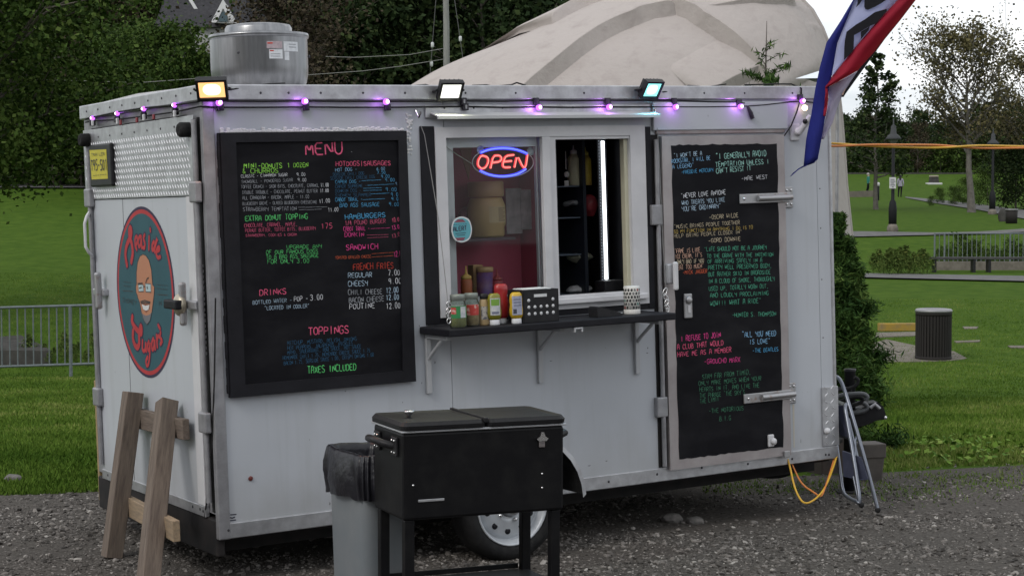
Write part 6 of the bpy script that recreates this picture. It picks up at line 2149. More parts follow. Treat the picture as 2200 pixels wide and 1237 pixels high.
# crate of napkins
xa, xb = F(1135, 690, .27).x, F(1200, 690, .27).x
CR0, CR1, CH_ = xa - .025, xb - .005, .165
ct2 = thing('napkin_crate', 'small black crate with rows of round holes, full of white napkins', 'crate', on_trailer(((CR0 + CR1) / 2, -.2, CZ)))
obj('side_wall', MB().cbox((CR0, -.275, CZ), (CR1, -.268, CZ + CH_), .002), M_PLASTIC, ct2, TR)
obj('side_wall', MB().cbox((CR0, -.132, CZ), (CR1, -.125, CZ + CH_), .002), M_PLASTIC, ct2, TR)
obj('end_wall', MB().cbox((CR0 - .007, -.275, CZ), (CR0 - .0005, -.125, CZ + CH_), .002), M_PLASTIC, ct2, TR)
obj('end_wall', MB().cbox((CR1 + .0005, -.275, CZ), (CR1 + .007, -.125, CZ + CH_), .002), M_PLASTIC, ct2, TR)
M_NAP = mat('napkin', (.66, .67, .68), .8, col2=(.55, .56, .58), scale=20)
for k in range(5):
    obj('napkin', MB().cbox((CR0 + .004, -.262, CZ + .10 + k * .013), (CR1 - .004 - k * .002, -.138, CZ + .111 + k * .013), .003), M_NAP, ct2, TR)
obj('napkin', MB().cbox((CR0 + .01, -.268, CZ + CH_ + .001), (CR1 - .03, -.15, CZ + CH_ + .006), .002), M_NAP, ct2, TR)
m = MB()
wC = CR1 - CR0
for r_ in range(3):
    for c_ in range(5):
        if r_ == 2 and 0 < c_ < 4: continue
        m.lathe([(.0085, 0), (.0085, .0006), (.0005, .0007)], 14, Matrix.Translation((CR0 + wC * (.14 + c_ * .18), -.2752, CZ + .045 + r_ * .034)) @ rx(pi / 2))
m.cbox((CR0 + wC * .30, -.2758, CZ + .128), (CR0 + wC * .68, -.2751, CZ + .143), .0003)
obj('hole', m, M_NAP, ct2, TR, kind='stuff')
m = MB()
for r_ in range(3):
    for c_ in range(3):
        m.lathe([(.0085, 0), (.0085, .0006), (.0005, .0007)], 12, Matrix.Translation((CR0 - .0072, -.245 + c_ * .045, CZ + .045 + r_ * .034)) @ ry(-pi / 2))
obj('hole', m, M_NAP, ct2, TR, kind='stuff')
# card reader
a, b = F(1276, 676, .22), F(1330, 672, .22)
cr_ = thing('card_reader', 'black wedge-shaped card reader lying on the counter', 'card reader', on_trailer((a.x, -.2, CZ)))
m = MB().prism([(a.x, -.17, CZ + .001), (b.x, -.17, CZ + .001), (b.x, -.17, CZ + .012), (a.x + .012, -.17, CZ + .055), (a.x, -.17, CZ + .050)], (0, -.085, 0))
obj('body', m, M_PLASTIC, cr_, TR)
m = MB().prism([(a.x + .03, -.185, CZ + .0505), (b.x - .015, -.185, CZ + .0205), (b.x - .015, -.240, CZ + .0205), (a.x + .03, -.240, CZ + .0505)], (0, 0, .001))
obj('screen', m, mat('dark_screen', (.012, .012, .014), .12), cr_, TR)
obj('edge_trim', MB().cbox((b.x - .012, -.252, CZ + .012), (b.x + .002, -.172, CZ + .017), .002), M_CHROME, cr_, TR)
# patterned tin
x = F(1358, 668, .17).x
r_ = .043
tn = thing('patterned_tin', 'white round tin with rows of dark oval pattern beside the card reader', 'tin', on_trailer((x, -.17, CZ)))
mm = Matrix.Translation((x, -.17, CZ))
obj('body', MB().lathe([(r_, 0), (r_, .14), (r_ * .94, .146)], 28, mm, cap=True), mat('tin_white', (.66, .65, .62), .5), tn, TR)
obj('rim', MB().lathe([(r_ * 1.0, .0), (r_ * 1.03, .003), (r_ * 1.03, .02), (r_ * 1.0, .023)], 28, mm), mat('tin_white', (.66, .65, .62)), tn, TR)
mk = [MB(), MB(), MB(), MB()]
mt_ = [mat('pattern_black', (.03, .03, .03), .5), mat('pattern_grey', (.2, .2, .2), .5), mat('pattern_red', (.30, .08, .07), .5), mat('pattern_teal', (.08, .20, .17), .5)]
for r2 in range(6):
    for c_ in range(16):
        a = 2 * pi * (c_ + .5 * (r2 % 2)) / 16
        z = .034 + r2 * .0185
        u, w_ = Vector((-sin(a), cos(a), 0)), Vector((0, 0, 1))
        cc = Vector((cos(a), sin(a), 0)) * r_ * 1.006 + Vector((0, 0, z))
        k = 0 if rnd.random() < .62 else rnd.choice((1, 1, 2, 3))
        ang = rnd.uniform(-.6, .6)
        pts = []
        for q in range(8):
            th = 2 * pi * q / 8
            dx, dz = .0062 * cos(th), .0082 * sin(th)
            pts.append(mm @ (cc + u * (dx * cos(ang) - dz * sin(ang)) + w_ * (dx * sin(ang) + dz * cos(ang)) + Vector((cos(a), sin(a), 0)) * .0004))
        mk[k].add(pts, [tuple(range(8))])
for a, b in zip(mk, mt_):
    if a.v: obj('printed_pattern', a, b, tn, TR, keep=True, kind='stuff')

# hanging cords with chain hooks, both ends of the window
for lbl, pts, hook in [('thin cord with a steel hook hanging at the pickle-jar end of the window', [(904, 270, .03), (912, 290, .03), (942, 470, .12), (957, 600, .20), (962, 648, .24)], [(962, 650), (967, 660), (961, 672), (966, 684), (963, 694)]),
                       ('thin cord with a steel chain hook hanging beside the chalk-written door', [(1412, 275, .04), (1416, 330, .05), (1424, 520, .08), (1431, 618, .09)], [(1431, 620), (1426, 634), (1434, 644), (1430, 656), (1436, 664), (1432, 668)])]:
    P3 = [F(x, y, o_) for x, y, o_ in pts]
    t = thing('hook_cord', lbl, 'cord', on_trailer(P3[0]))
    obj('cord', MB().tube(P3, .0022, 5), mat('grey_cord', (.22, .22, .22), .7), t, TR)
    of = pts[-1][2]
    for (x0, y0), (x1, y1) in zip(hook, hook[1:]):
        a, b = F(x0, y0, of), F(x1, y1, of)
        c = (a + b) / 2
        L_ = (b - a).length * .62
        d = (b - a).normalized()
        s_ = NF.cross(d)
        obj('chain_link', MB().tube([c + d * L_ * cos(q * pi / 5) + s_ * .011 * sin(q * pi / 5) for q in range(10)], .0035, 6, closed=True), M_CHROME, t, TR)

# ------------------------------------------------------------------ lights on the trailer
def flood(label, px, py, w_, h_, col, power, cable, yaw=0., tilt=.62):
    p = F(px, py, .085)
    fr = TR @ Matrix.Translation(p) @ rz(yaw) @ rx(tilt)         # the lamp's front looks along -y
    t_ = thing('floodlight', label, 'floodlight', fr, 'floodlights along the trailer roof')
    a, b = w_ / 2, h_ / 2
    obj('housing', MB().frame([(-a, -.004, -b), (a, -.004, -b), (a, -.004, b), (-a, -.004, b)], [(-a * .83, -.004, -b * .78), (a * .83, -.004, -b * .78), (a * .83, -.004, b * .78), (-a * .83, -.004, b * .78)], (0, .03, 0))
        .cbox((-a * .97, .02, -b * .97), (a * .97, .036, b * .97), .006), M_PLASTIC, t_, fr)
    for i in range(5):
        obj('cooling_fin', MB().box((-a * .8 + i * a * .4 - .003, .0365, -b * .8), (-a * .8 + i * a * .4 + .003, .05, b * .8)), M_PLASTIC, t_, fr)
    lc = tuple(min(1, q * 1.35 + .03) for q in col)
    ln = obj('lens', MB().cbox((-a * .83, .004, -b * .78), (a * .83, .010, b * .78), .004), emit('flood_' + label[:5], lc, 1.8), t_, fr)
    obj('led_panel', MB().add([(a * .58 * cos(q * pi / 10) * (abs(cos(q * pi / 10)) ** -.35 if abs(cos(q * pi / 10)) > .05 else 1), .0032, b * .56 * sin(q * pi / 10)) for q in range(20)], [tuple(range(20))]), emit('led_' + label[:5], tuple(.30 + .70 * min(1, q * 1.5) for q in col), 3.0), ln, fr)
    obj('bracket', MB().tube([(-a - .010, .012, 0), (-a - .012, .05, -.03), (0, .085, -.05), (a + .012, .05, -.03), (a + .010, .012, 0)], .006, 6), M_PLASTIC, t_, fr)
    obj('cable', MB().tube([F(x, y, o_) for x, y, o_ in cable], .0035, 6), M_RUBBER, t_, TR)
    ld = bpy.data.lights.new('flood_light', 'AREA')
    ld.shape = 'RECTANGLE'
    ld.size, ld.size_y = w_ * .8, h_ * .75
    ld.energy = power
    ld.color = col
    ld.spread = radians(150)
    lo = bpy.data.objects.new('flood_light', ld)
    C.objects.link(lo)
    lo.parent = t_
    lo.matrix_local = Matrix.Translation((0, -.008, 0)) @ rx(-pi / 2)
    return t_


flood('amber lit floodlight on the rear roof corner above the menu board', 455, 194, .145, .112, (1.0, .34, .12), 4.5, [(483, 186, .03), (500, 192, .02), (535, 187, .0), (575, 181, -.05), (612, 179, -.2)], -.5)
flood('warm white floodlight on the roof edge over the OPEN sign', 969, 197, .125, .106, (.98, 1.0, .66), 4.0, [(944, 198, .03), (935, 188, .0), (915, 182, -.05), (890, 184, -.06)], -.12)
flood('cool white floodlight on the roof edge beside the chalk-written door', 1402, 194, .122, .106, (.20, .74, 1.0), 4.0, [(1424, 198, .02), (1450, 196, .0), (1478, 184, -.05), (1520, 187, -.03), (1560, 181, -.06)], .1)
# loose cables lying on the roof edge
for lb, pts in [('thin black cable looping over the roof edge between the two white floodlights', [(1015, 184, -.01), (1045, 183, -.06), (1060, 186, -.02), (1098, 183, -.03), (1110, 178, -.08), (1130, 184, -.05)]),
                ('black cable looping down from the roof edge to the door corner', [(1600, 183, -.02), (1660, 181, -.04), (1700, 181, -.02), (1722, 190, .02), (1722, 205, .02), (1712, 240, .02), (1700, 270, .02), (1685, 292, .03)])]:
    o = obj('roof_cable', MB().tube([F(*p) for p in pts], .0042, 6), M_RUBBER, None, TR)
    o['label'], o['category'] = lb, 'cable'

# ---- string of purple bulbs
E_PUR = emit('purple_bulb', (.50, .12, 1.0), 2.6)
E_PURW = emit('purple_bulb_hot', (.95, .72, 1.0), 6.0)
E_AMB = emit('warm_bulb', (1.0, .75, .42), 6.0)
sl = thing('string_lights', 'twin black wires of small purple bulbs strung below the trailer roof edge', 'string lights', on_trailer((1.8, -.02, 2.05)))
M_SOCK = mat('socket_black', (.015, .012, .02), .5)
w1 = [S(x, y, .03) for x, y in [(184, 256), (200, 252), (252, 241), (309, 232), (375, 226), (425, 219)]] + [Vector((-.02, -.02, S(432, 217, .02).z))] + \
     [F(x, y, .018) for x, y in [(470, 217), (560, 218), (655, 217), (740, 218), (830, 218), (920, 218), (996, 217), (1080, 218), (1152, 216), (1230, 217), (1306, 216), (1380, 216), (1449, 216), (1520, 219), (1588, 220), (1600, 222)]]
w2 = [S(x, y, .03) for x, y in [(184, 263), (202, 260), (252, 257), (310, 250), (376, 241), (425, 230)]] + [Vector((-.02, -.02, S(432, 229, .02).z))] + \
     [F(x, y, .018) for x, y in [(474, 231), (560, 231), (658, 230), (740, 231), (833, 231), (920, 230), (1000, 229), (1080, 231), (1158, 230), (1230, 231), (1309, 230), (1380, 230), (1452, 230), (1520, 230), (1591, 229), (1640, 226), (1700, 219), (1725, 218), (1758, 222)]]
for w_ in (w1, w2): obj('wire', MB().tube(w_, .0042, 6), M_RUBBER, sl, TR)
bulbs = [((471, 221), (474, 231), F), ((655, 218), (658, 231), F), ((830, 219), (833, 231), F), ((1158, 231), (1152, 217), F), ((1309, 230), (1306, 217), F), ((1452, 230), (1449, 217), F), ((1591, 229), (1588, 221), F), ((1724, 217), (1720, 209), F),
         ((199, 254), (199, 264), S), ((252, 244), (252, 257), S), ((309, 234), (309, 249), S), ((375, 226), (377, 240), S)]
for (bx, by), (sx, sy), fn in bulbs:
    p, q = fn(bx, by, .034), fn(sx, sy, .026)
    r_ = .0165 if fn is F else .0125
    so = obj('socket', MB().tube([p.lerp(q, .35), p.lerp(q, 1.35)], [.0125, .0145], 10), M_SOCK, sl, TR)
    obj('clip', MB().cbox(q + Vector((-.016, -.006, -.016)), q + Vector((.016, .012, .016)), .003), M_SOCK, so, TR)
    bb = obj('bulb', MB().ball(p, r_, 10), E_PUR, sl, TR)
    obj('filament_glow', MB().ball(p + (NF if fn is F else NR) * r_ * .55, r_ * .62, 8), E_PURW, bb, TR)
p = F(1729, 232, .035)
bb = obj('bulb', MB().ball(p, .0165, 10), E_AMB, sl, TR)
for x, y in ((996, 218), (1000, 230)):
    q = F(x, y, .024)
    so = obj('socket', MB().cbox(q + Vector((-.016, -.008, -.018)), q + Vector((.016, .01, .018)), .003), M_SOCK, sl, TR)
    obj('clip', MB().cbox(q + Vector((-.005, -.0095, -.010)), q + Vector((.005, -.0085, .010)), .0004), M_ALUD, so, TR)
p = F(1613, 243, .03)
obj('hanging_plug', MB().tube([F(1606, 228, .025), p, F(1617, 255, .03)], [.006, .013, .012], 8), M_SOCK, sl, TR)
for x, y in [(199, 262), (252, 258), (309, 250), (375, 242)]:
    q = S(x, y, .04)
    obj('white_clip', MB().cbox(q + Vector((-.006, -.010, -.022)), q + Vector((.006, .010, .010)), .003), M_VINYL, sl, TR)
for x, y in [(259, 263), (294, 258), (330, 251)]:
    q = S(x, y, .035)
    obj('red_clip', MB().cbox(q + Vector((-.005, -.012, -.014)), q + Vector((.005, .010, .012)), .003), mat('clip_red', (.22, .03, .04), .5), sl, TR)
for (bx, by), _, fn in bulbs[:8]:
    ld = bpy.data.lights.new('bulb_light', 'POINT')
    ld.energy = .22
    ld.color = (.6, .2, 1.0)
    ld.shadow_soft_size = .017
    lo = bpy.data.objects.new('bulb_light', ld)
    C.objects.link(lo)
    lo.parent = sl
    lo.matrix_local = W[sl.name].inverted() @ TR @ Matrix.Translation(fn(bx, by, .058))

# ------------------------------------------------------------------ roof fan
FY = .75
p0, p1, pc = hit(442, 80, 1, FY), hit(665, 80, 1, FY), hit(553, 178, 1, FY)
FR = (p1.x - p0.x) / 2 * .90
fc = Vector(((p0.x + p1.x) / 2, FY, TH + .006))
fz = hit(553, 80, 1, FY).z - TH
fan = thing('roof_fan', 'round spun aluminium exhaust fan with stickers on the trailer roof', 'exhaust fan', on_trailer(fc))
M_SPUN = mat('spun_aluminium', (.30, .305, .315), .30, .95, col2=(.20, .205, .215), scale=5, stretch=(5, 5, .5), bump=.02, bscale=20)  # upright darker streaks put dark reflections into the metal's colour
mm = Matrix.Translation(fc)
obj('curb', MB().cbox(fc + Vector((-.2, -.2, -.02)), fc + Vector((.2, .2, .02)), .006), M_ALUD, fan, TR)
obj('windband', MB().lathe([(FR * .80, .0), (FR * .86, .012), (FR * .925, .05), (FR * .955, .09), (FR * .965, .13), (FR * .965, fz - .012)], 48, mm), M_SPUN, fan, TR)
obj('rim', MB().lathe([(FR * .965, fz - .022), (FR * .99, fz - .018), (FR * 1.0, fz - .006), (FR * .985, fz + .004), (FR * .93, fz + .003), (FR * .74, fz - .03)], 48, mm), M_SPUN, fan, TR)
zc = hit(553, 56, 1, FY).z - TH
obj('motor_dome', MB().lathe([(FR * .665, fz - .04), (FR * .665, zc - .022), (FR * .63, zc - .006), (FR * .5, zc), (.001, zc + .006)], 48, mm), M_SPUN, fan, TR)
m = MB()
for x, y in [(512, 113), (652, 116), (553, 69)]:
    q = hit(x, y, 1, FY - FR * (.95 if y > 100 else .66))
    if x > 600: q = fc + Vector((FR * .93, -FR * .33, q.z - fc.z))
    m.ball(q, .008, 6)
obj('screw', m, M_SCREW, fan, TR, kind='stuff')
A0 = -pi / 2 - .0


def fan_label(x0, y0, x1, y1, mt, k=1.0, par=None):
    """sticker curved round the wind band"""
    q0, q1 = hit(x0, y0, 1, FY - FR * .9), hit(x1, y1, 1, FY - FR * .9)
    rr = FR * .968 * k
    # find the angles whose points project to the wanted columns
    def ang(px):
        best = None
        for i in range(200):
            a_ = -pi + pi * i / 199
            w_ = TR @ (fc + Vector((rr * cos(a_), rr * sin(a_), .1)))
            ix = PX + FOC * w_.x / (w_.y * cos(PITCH) - (w_.z - CAMZ) * sin(PITCH))
            if best is None or abs(ix - px) < best[0]:
                nrm_ = (TR.to_3x3() @ Vector((cos(a_), sin(a_), 0))).dot(w_ - Vector((0, 0, CAMZ)))
                if nrm_ < 0: best = (abs(ix - px), a_)
        return best[1]
    a0, a1 = ang(x0), ang(x1)
    m_ = MB()
    lab_strip(m_, Matrix.Translation((fc.x, fc.y, 0)), rr, q1.z, q0.z, a0, a1, 8)
    return obj('sticker' if par is None else 'sticker_print', m_, mt, par or fan, TR, keep=True)


M_STK = mat('sticker_paper', (.62, .64, .66), .5, col2=(.5, .52, .55), scale=70)
M_STKP = mat('sticker_pink', (.42, .34, .36), .5, col2=(.32, .26, .28), scale=70)
M_STR = mat('sticker_redbar', (.50, .05, .03), .5)
s1 = fan_label(575, 89, 609, 105, M_STKP)
fan_label(577, 92, 588, 95, M_STR, 1.004, s1)
s1 = fan_label(580, 107, 608, 127, M_STK)
fan_label(582, 108.5, 590, 111, M_STR, 1.004, s1)
fan_label(583, 116, 604, 117.5, mat('sticker_grey', (.25, .26, .28), .6), 1.004, s1)
fan_label(583, 121, 602, 122.5, mat('sticker_grey', (.25, .26, .28), .6), 1.004, s1)
s1 = fan_label(612, 90, 642, 111, M_STK)
fan_label(623, 95, 638, 97, mat('sticker_grey', (.25, .26, .28), .6), 1.004, s1)
fan_label(623, 101, 638, 103, mat('sticker_grey', (.25, .26, .28), .6), 1.004, s1)
fan_label(613, 112, 622, 130, M_STK)

# ------------------------------------------------------------------ wooden stand leaning on the rear
ws = thing('wooden_stand', 'weathered wooden stand of two posts and two rungs leaning on the rear of the trailer', 'wooden stand', Matrix.Translation(G(285, 1215)))


def beam(mb_, a, b, w_, d_, side):
    """squared timber from a to b; side = direction of its width"""
    a, b = Vector(a), Vector(b)
    t_ = (b - a).normalized()
    s_ = (Vector(side) - t_ * t_.dot(Vector(side))).normalized()
    n_ = t_.cross(s_)
    fr = Matrix((( s_.x, n_.x, t_.x, a.x), (s_.y, n_.y, t_.y, a.y), (s_.z, n_.z, t_.z, a.z), (0, 0, 0, 1)))
    mb_.cbox((-w_ / 2, -d_ / 2, 0), (w_ / 2, d_ / 2, (b - a).length), .004, fr)
    return fr


def timber(name, a, b, w_, d_, side, m_=None):
    a, b = Vector(a), Vector(b)
    t_ = (b - a).normalized()
    s_ = (Vector(side) - t_ * t_.dot(Vector(side))).normalized()
    n_ = t_.cross(s_)
    fr = Matrix(((s_.x, n_.x, t_.x, a.x), (s_.y, n_.y, t_.y, a.y), (s_.z, n_.z, t_.z, a.z), (0, 0, 0, 1)))
    o_ = obj(name, MB().cbox((-w_ / 2, -d_ / 2, 0), (w_ / 2, d_ / 2, (b - a).length), .004), m_ or M_WOOD, ws, W[ws.name])
    o_.matrix_local = W[ws.name].inverted() @ fr
    return o_


yax = TR.to_3x3() @ Vector((0, 1, 0))
xax = TR.to_3x3() @ Vector((1, 0, 0))
t1, t2 = TR @ S(286, 842, .085), TR @ S(359, 862, .085)
g1, g2 = G(240, 1197), G(316, 1266)
timber('post', g1, t1, .088, .088, yax)
timber('post', g2, t2, .088, .088, yax)
for ka, mt_ in ((.83, M_WOOD), (.30, M_WOOD)):
    a = g1.lerp(t1, ka) + xax * .064
    b = g2.lerp(t2, ka + .02) + xax * .064
    d = (b - a)
    timber('rung', a - d * .22, b + d * .25, .036, .10, xax, mat('raw_rung', (.30, .22, .14), .8, col2=(.2, .15, .10), scale=10, stretch=(8, 8, 1)) if ka < .5 else None)

# ------------------------------------------------------------------ bin with black bag
bx = at(800, 1300, 8.06)
bx = Vector((bx.x, bx.y, 0))
tbn = thing('rubbish_bin', 'grey plastic bin lined with a black bag between the drinks cooler and the trailer', 'bin', Matrix.Translation(bx) @ rz(.50))
BF = W[tbn.name]
M_GREYP = mat('grey_plastic', (.15, .168, .182), .55, spec=.2, col2=(.18, .192, .20), scale=4, bump=.05, bscale=10)
hb = .70


def rrect(w_, d_, r_, z, n=5):
    pts = []
    for cx_, cy_, a0 in ((w_ / 2 - r_, d_ / 2 - r_, 0), (-w_ / 2 + r_, d_ / 2 - r_, pi / 2), (-w_ / 2 + r_, -d_ / 2 + r_, pi), (w_ / 2 - r_, -d_ / 2 + r_, 3 * pi / 2)):
        for i in range(n):
            a = a0 + pi / 2 * i / (n - 1)
            pts.append(Vector((cx_ + r_ * cos(a), cy_ + r_ * sin(a), z)))
    return pts


def loft(m_, rings, cap0=True, cap1=False, sm=True):
    n = len(rings[0])
    m_.add([v for r_ in rings for v in r_], [(i * n + j, i * n + (j + 1) % n, (i + 1) * n + (j + 1) % n, (i + 1) * n + j) for i in range(len(rings) - 1) for j in range(n)], sm)
    if cap0: m_.add(rings[0], [tuple(range(n))])
    if cap1: m_.add(rings[-1], [tuple(range(n))])
    return m_


obj('tub', loft(MB(), [rrect(.225, .38, .05, 0), rrect(.23, .39, .05, .02), rrect(.26, .43, .055, hb - .05), rrect(.265, .44, .055, hb)]), M_GREYP, tbn, BF)
rings = []
NB = 120


def sq(w_, d_, t, k=.32):
    c, s_ = cos(t), sin(t)
    return (w_ / 2 * (abs(c) ** k) * (1 if c > 0 else -1), d_ / 2 * (abs(s_) ** k) * (1 if s_ > 0 else -1))


for k, (z, g_, amp) in enumerate([(-.155, .018, .020), (-.14, .022, .020), (-.11, .026, .019), (-.08, .027, .016), (-.05, .026, .012), (-.02, .022, .008), (.006, .014, .005), (.014, .004, .003), (.012, -.010, .003),
                                  (-.02, -.022, .006), (-.10, -.034, .014), (-.2, -.05, .02)]):
    rg = []
    for i in range(NB):
        t = 2 * pi * i / NB
        x, y = sq(.268 + 1.5 * g_, .445 + 1.5 * g_, t)
        r2 = Vector((x, y, 0)).normalized()
        fold = sin(t * 17 + 1.5 * sin(t * 3) + z * 9) * .55 + mnoise.noise(Vector((x * 16, y * 16, z * 12))) * 1.2
        hem = (mnoise.noise(Vector((x * 7, y * 7, 4.0))) * .07 - .035 * cos(t - pi * 1.1)) * max(0, (-z - .03) / .12) if z < 0 and k < 6 else mnoise.noise(Vector((x * 9, y * 9, 8.0))) * .008
        rg.append(Vector((x, y, hb + z + hem)) + r2 * amp * fold)
    rings.append(rg)
obj('bin_bag', loft(MB(), rings, False, True), mat('bag_black', (.012, .012, .016), .32, bump=.5, bscale=25, spec=.35), tbn, BF)

# ------------------------------------------------------------------ cooler on legs
CD = 7.42
cw, cdp = .728, .38
c0 = at(866, 925, CD)
CF = Matrix.Translation((c0.x, c0.y, 0)) @ rz(.40)             # x along its long side, y away from the viewer
LZ = c0.z
cl = thing('drinks_cooler', 'black metal drinks cooler on legs with bottle opener and lower shelf', 'cooler', CF)
M_CB = mat('cooler_black', (.005, .005, .006), .42, col2=(.013, .013, .013), scale=9, bump=.06, bscale=14, spec=.18, ramp=(.45, .8))
M_LID = mat('lid_black', (.008, .008, .009), .45, col2=(.012, .012, .013), scale=20, bump=.08, bscale=90, spec=.25)
BH = .375
obj('body', MB().cbox((0, 0, LZ - BH), (cw, cdp, LZ - .012), .012), M_CB, cl, CF)
obj('lid_seam', MB().cbox((-.008, -.008, LZ - .011), (cw + .008, cdp + .008, LZ - .002), .003), mat('seam_steel', (.45, .46, .48), .4, .5), cl, CF)
obj('lid', loft(MB(), [[p + Vector((cw * .25 - .003, cdp / 2, 0)) for p in rrect(cw * .5 + .014, cdp + .03, .03, LZ)], [p + Vector((cw * .25 - .003, cdp / 2, 0)) for p in rrect(cw * .5 + .016, cdp + .036, .035, LZ + .018)],
                      [p + Vector((cw * .25 - .003, cdp / 2, 0)) for p in rrect(cw * .5 - .005, cdp + .008, .03, LZ + .033)], [p + Vector((cw * .25 - .003, cdp / 2, 0)) for p in rrect(cw * .5 - .05, cdp - .06, .03, LZ + .028)]], True, True, False), M_LID, cl, CF)
obj('lid', loft(MB(), [[p + Vector((cw * .75 + .003, cdp / 2, 0)) for p in rrect(cw * .5 + .000, cdp + .03, .03, LZ)], [p + Vector((cw * .75 + .006, cdp / 2, 0)) for p in rrect(cw * .5 + .004, cdp + .036, .035, LZ + .018)],
                      [p + Vector((cw * .75 + .003, cdp / 2, 0)) for p in rrect(cw * .5 - .012, cdp + .008, .03, LZ + .033)], [p + Vector((cw * .75 + .003, cdp / 2, 0)) for p in rrect(cw * .5 - .05, cdp - .06, .03, LZ + .028)]], True, True, False), M_LID, cl, CF)
obj('lid_ridge', MB().cbox((cw * .5 - .009, -.014, LZ + .018), (cw * .5 + .009, cdp + .014, LZ + .040), .004), M_PLASTIC, cl, CF)
obj('lid_knob', MB().lathe([(.008, LZ + .026), (.010, LZ + .038), (.020, LZ + .048), (.022, LZ + .055), (.019, LZ + .058)], 16, Matrix.Translation((.10, cdp * .55, 0)), cap=True), M_CHROME, cl, CF)
for sx, dx in ((-1, 0), (1, cw)):
    hb_ = obj('side_handle', MB().tube([(dx + sx * .004, .10, LZ - .075), (dx + sx * .055, .115, LZ - .06), (dx + sx * .062, .20, LZ - .055), (dx + sx * .055, .285, LZ - .06), (dx + sx * .004, .30, LZ - .075)], .016, 10), M_PLASTIC, cl, CF)
    for y_ in (.09, .31):
        obj('handle_plate', MB().cbox((min(dx, dx + sx * .012), y_ - .035, LZ - .115), (max(dx, dx + sx * .012), y_ + .035, LZ - .035), .004), M_PLASTIC, hb_, CF)
    m = MB()
    for y_ in (.075, .105, .295, .325):
        for z_ in (-.05, -.10): m.ball((dx + sx * .013, y_, LZ + z_), .0055, 6)
    obj('bolt', m, M_CHROME, hb_, CF, kind='stuff')
LEG = .042
for lx, ly in ((.012, .012), (cw - .012 - LEG, .012), (.012, cdp - .012 - LEG), (cw - .012 - LEG, cdp - .012 - LEG)):
    obj('leg', MB().cbox((lx, ly, .0), (lx + LEG, ly + LEG, LZ - BH - .001), .004), M_CB, cl, CF)
obj('shelf', MB().cbox((.02, .02, .165), (cw - .02, cdp - .02, .182), .004), mat('shelf_steel', (.03, .03, .032), .35, .3), cl, CF)
for y_ in (.004, cdp - .022):
    obj('shelf_rail', MB().cbox((.056, y_ + .008, .183), (cw - .056, y_ + .014, .206), .002), M_CB, cl, CF)


def on_cf(px, py, y=0.0):
    """point of the cooler's front plane seen at the pixel"""
    inv = CF.inverted()
    o_ = inv @ Vector((0, 0, CAMZ))
    d_ = inv.to_3x3() @ ray(px, py)
    return o_ + d_ * ((y - o_.y) / d_.y)


p = on_cf(1163, 942)
op = obj('bottle_opener', MB().prism([(p.x - .026, -.004, p.z + .002), (p.x - .012, -.004, p.z + .012), (p.x - .006, -.004, p.z + .03), (p.x + .006, -.004, p.z + .03), (p.x + .012, -.004, p.z + .012), (p.x + .026, -.004, p.z + .002), (p.x + .018, -.004, p.z - .008), (p.x - .018, -.004, p.z - .008)], (0, -.012, 0)), M_CHROME, cl, CF)
obj('opener_tongue', MB().cbox((p.x - .014, -.010, p.z - .036), (p.x + .014, -.002, p.z - .009), .004), mat('opener_grey', (.22, .20, .20), .4, .6), op, CF)
m = MB()
for x, y in [(1164, 1017), (1164, 1047), (887, 1042)]:
    q = on_cf(x, y)
    m.ball((q.x, -.002, q.z), .0055, 6)
obj('bolt', m, M_CHROME, cl, CF, kind='stuff')
a, b = on_cf(898, 1076), on_cf(954, 1069)
obj('badge', MB().cbox((a.x, -.005, min(a.z, b.z) - .004), (b.x, -.0005, max(a.z, b.z) + .0), .0015), M_ALU, cl, CF)

# ------------------------------------------------------------------ hitch gear, hoses, chair, planter at the front of the trailer
M_HOSE = mat('hose_grey', (.075, .08, .085), .5)
hx = Vector((TL + .40, .82, 0))
p = at(1825, 792, 11.3)
b_ = at(1825, 930, 11.3)
jk = thing('tongue_jack', 'black upright jack post on the trailer tongue', 'trailer jack', Matrix.Translation((b_.x, b_.y, ground_z(b_.x, b_.y))))
obj('jack_post', MB().lathe([(.036, 0), (.036, p.z - .02), (.038, p.z - .018), (.038, p.z)], 16, Matrix.Translation((b_.x, b_.y, 0)), cap=True), M_PLASTIC, jk, ID)
obj('base_plate', MB().cbox((b_.x - .08, b_.y - .08, .0), (b_.x + .08, b_.y + .08, .012), .003), M_DARK, jk, ID)
hz = thing('hose_coil', 'coiled grey and black hoses heaped on the trailer tongue', 'hose', Matrix.Translation(at(1835, 870, 11.15)))
for k, pts in enumerate([[(1770, 850), (1800, 838), (1826, 834), (1840, 828), (1845, 815), (1836, 810)], [(1780, 862), (1800, 850), (1830, 846), (1855, 845), (1865, 852), (1860, 860)], [(1790, 866), (1820, 856), (1850, 852), (1856, 860), (1838, 870), (1805, 872)],
                         [(1800, 878), (1830, 872), (1852, 862), (1866, 874), (1856, 884), (1822, 888)], [(1792, 840), (1808, 832), (1830, 836), (1822, 846), (1798, 848)], [(1795, 890), (1820, 880), (1860, 876), (1868, 884), (1850, 893), (1810, 896)]]):
    P3 = [at(x, y, 11.05 + .05 * k) for x, y in pts]
    sm_ = [Vector(q) for q in P3]
    for _ in range(2):
        s2 = [sm_[0]]
        for a, b in zip(sm_, sm_[1:]): s2 += [a.lerp(b, .25), a.lerp(b, .75)]
        sm_ = s2 + [sm_[-1]]
    obj('hose', MB().tube(sm_, .014 if k % 2 else .011, 8), M_HOSE if k % 2 else M_RUBBER, hz, ID)
cpx = at(1862, 892, 11.3)
cp_ = thing('hitch_coupler', 'black cast hitch coupler sticking out past the folded chair', 'hitch', Matrix.Translation(cpx))
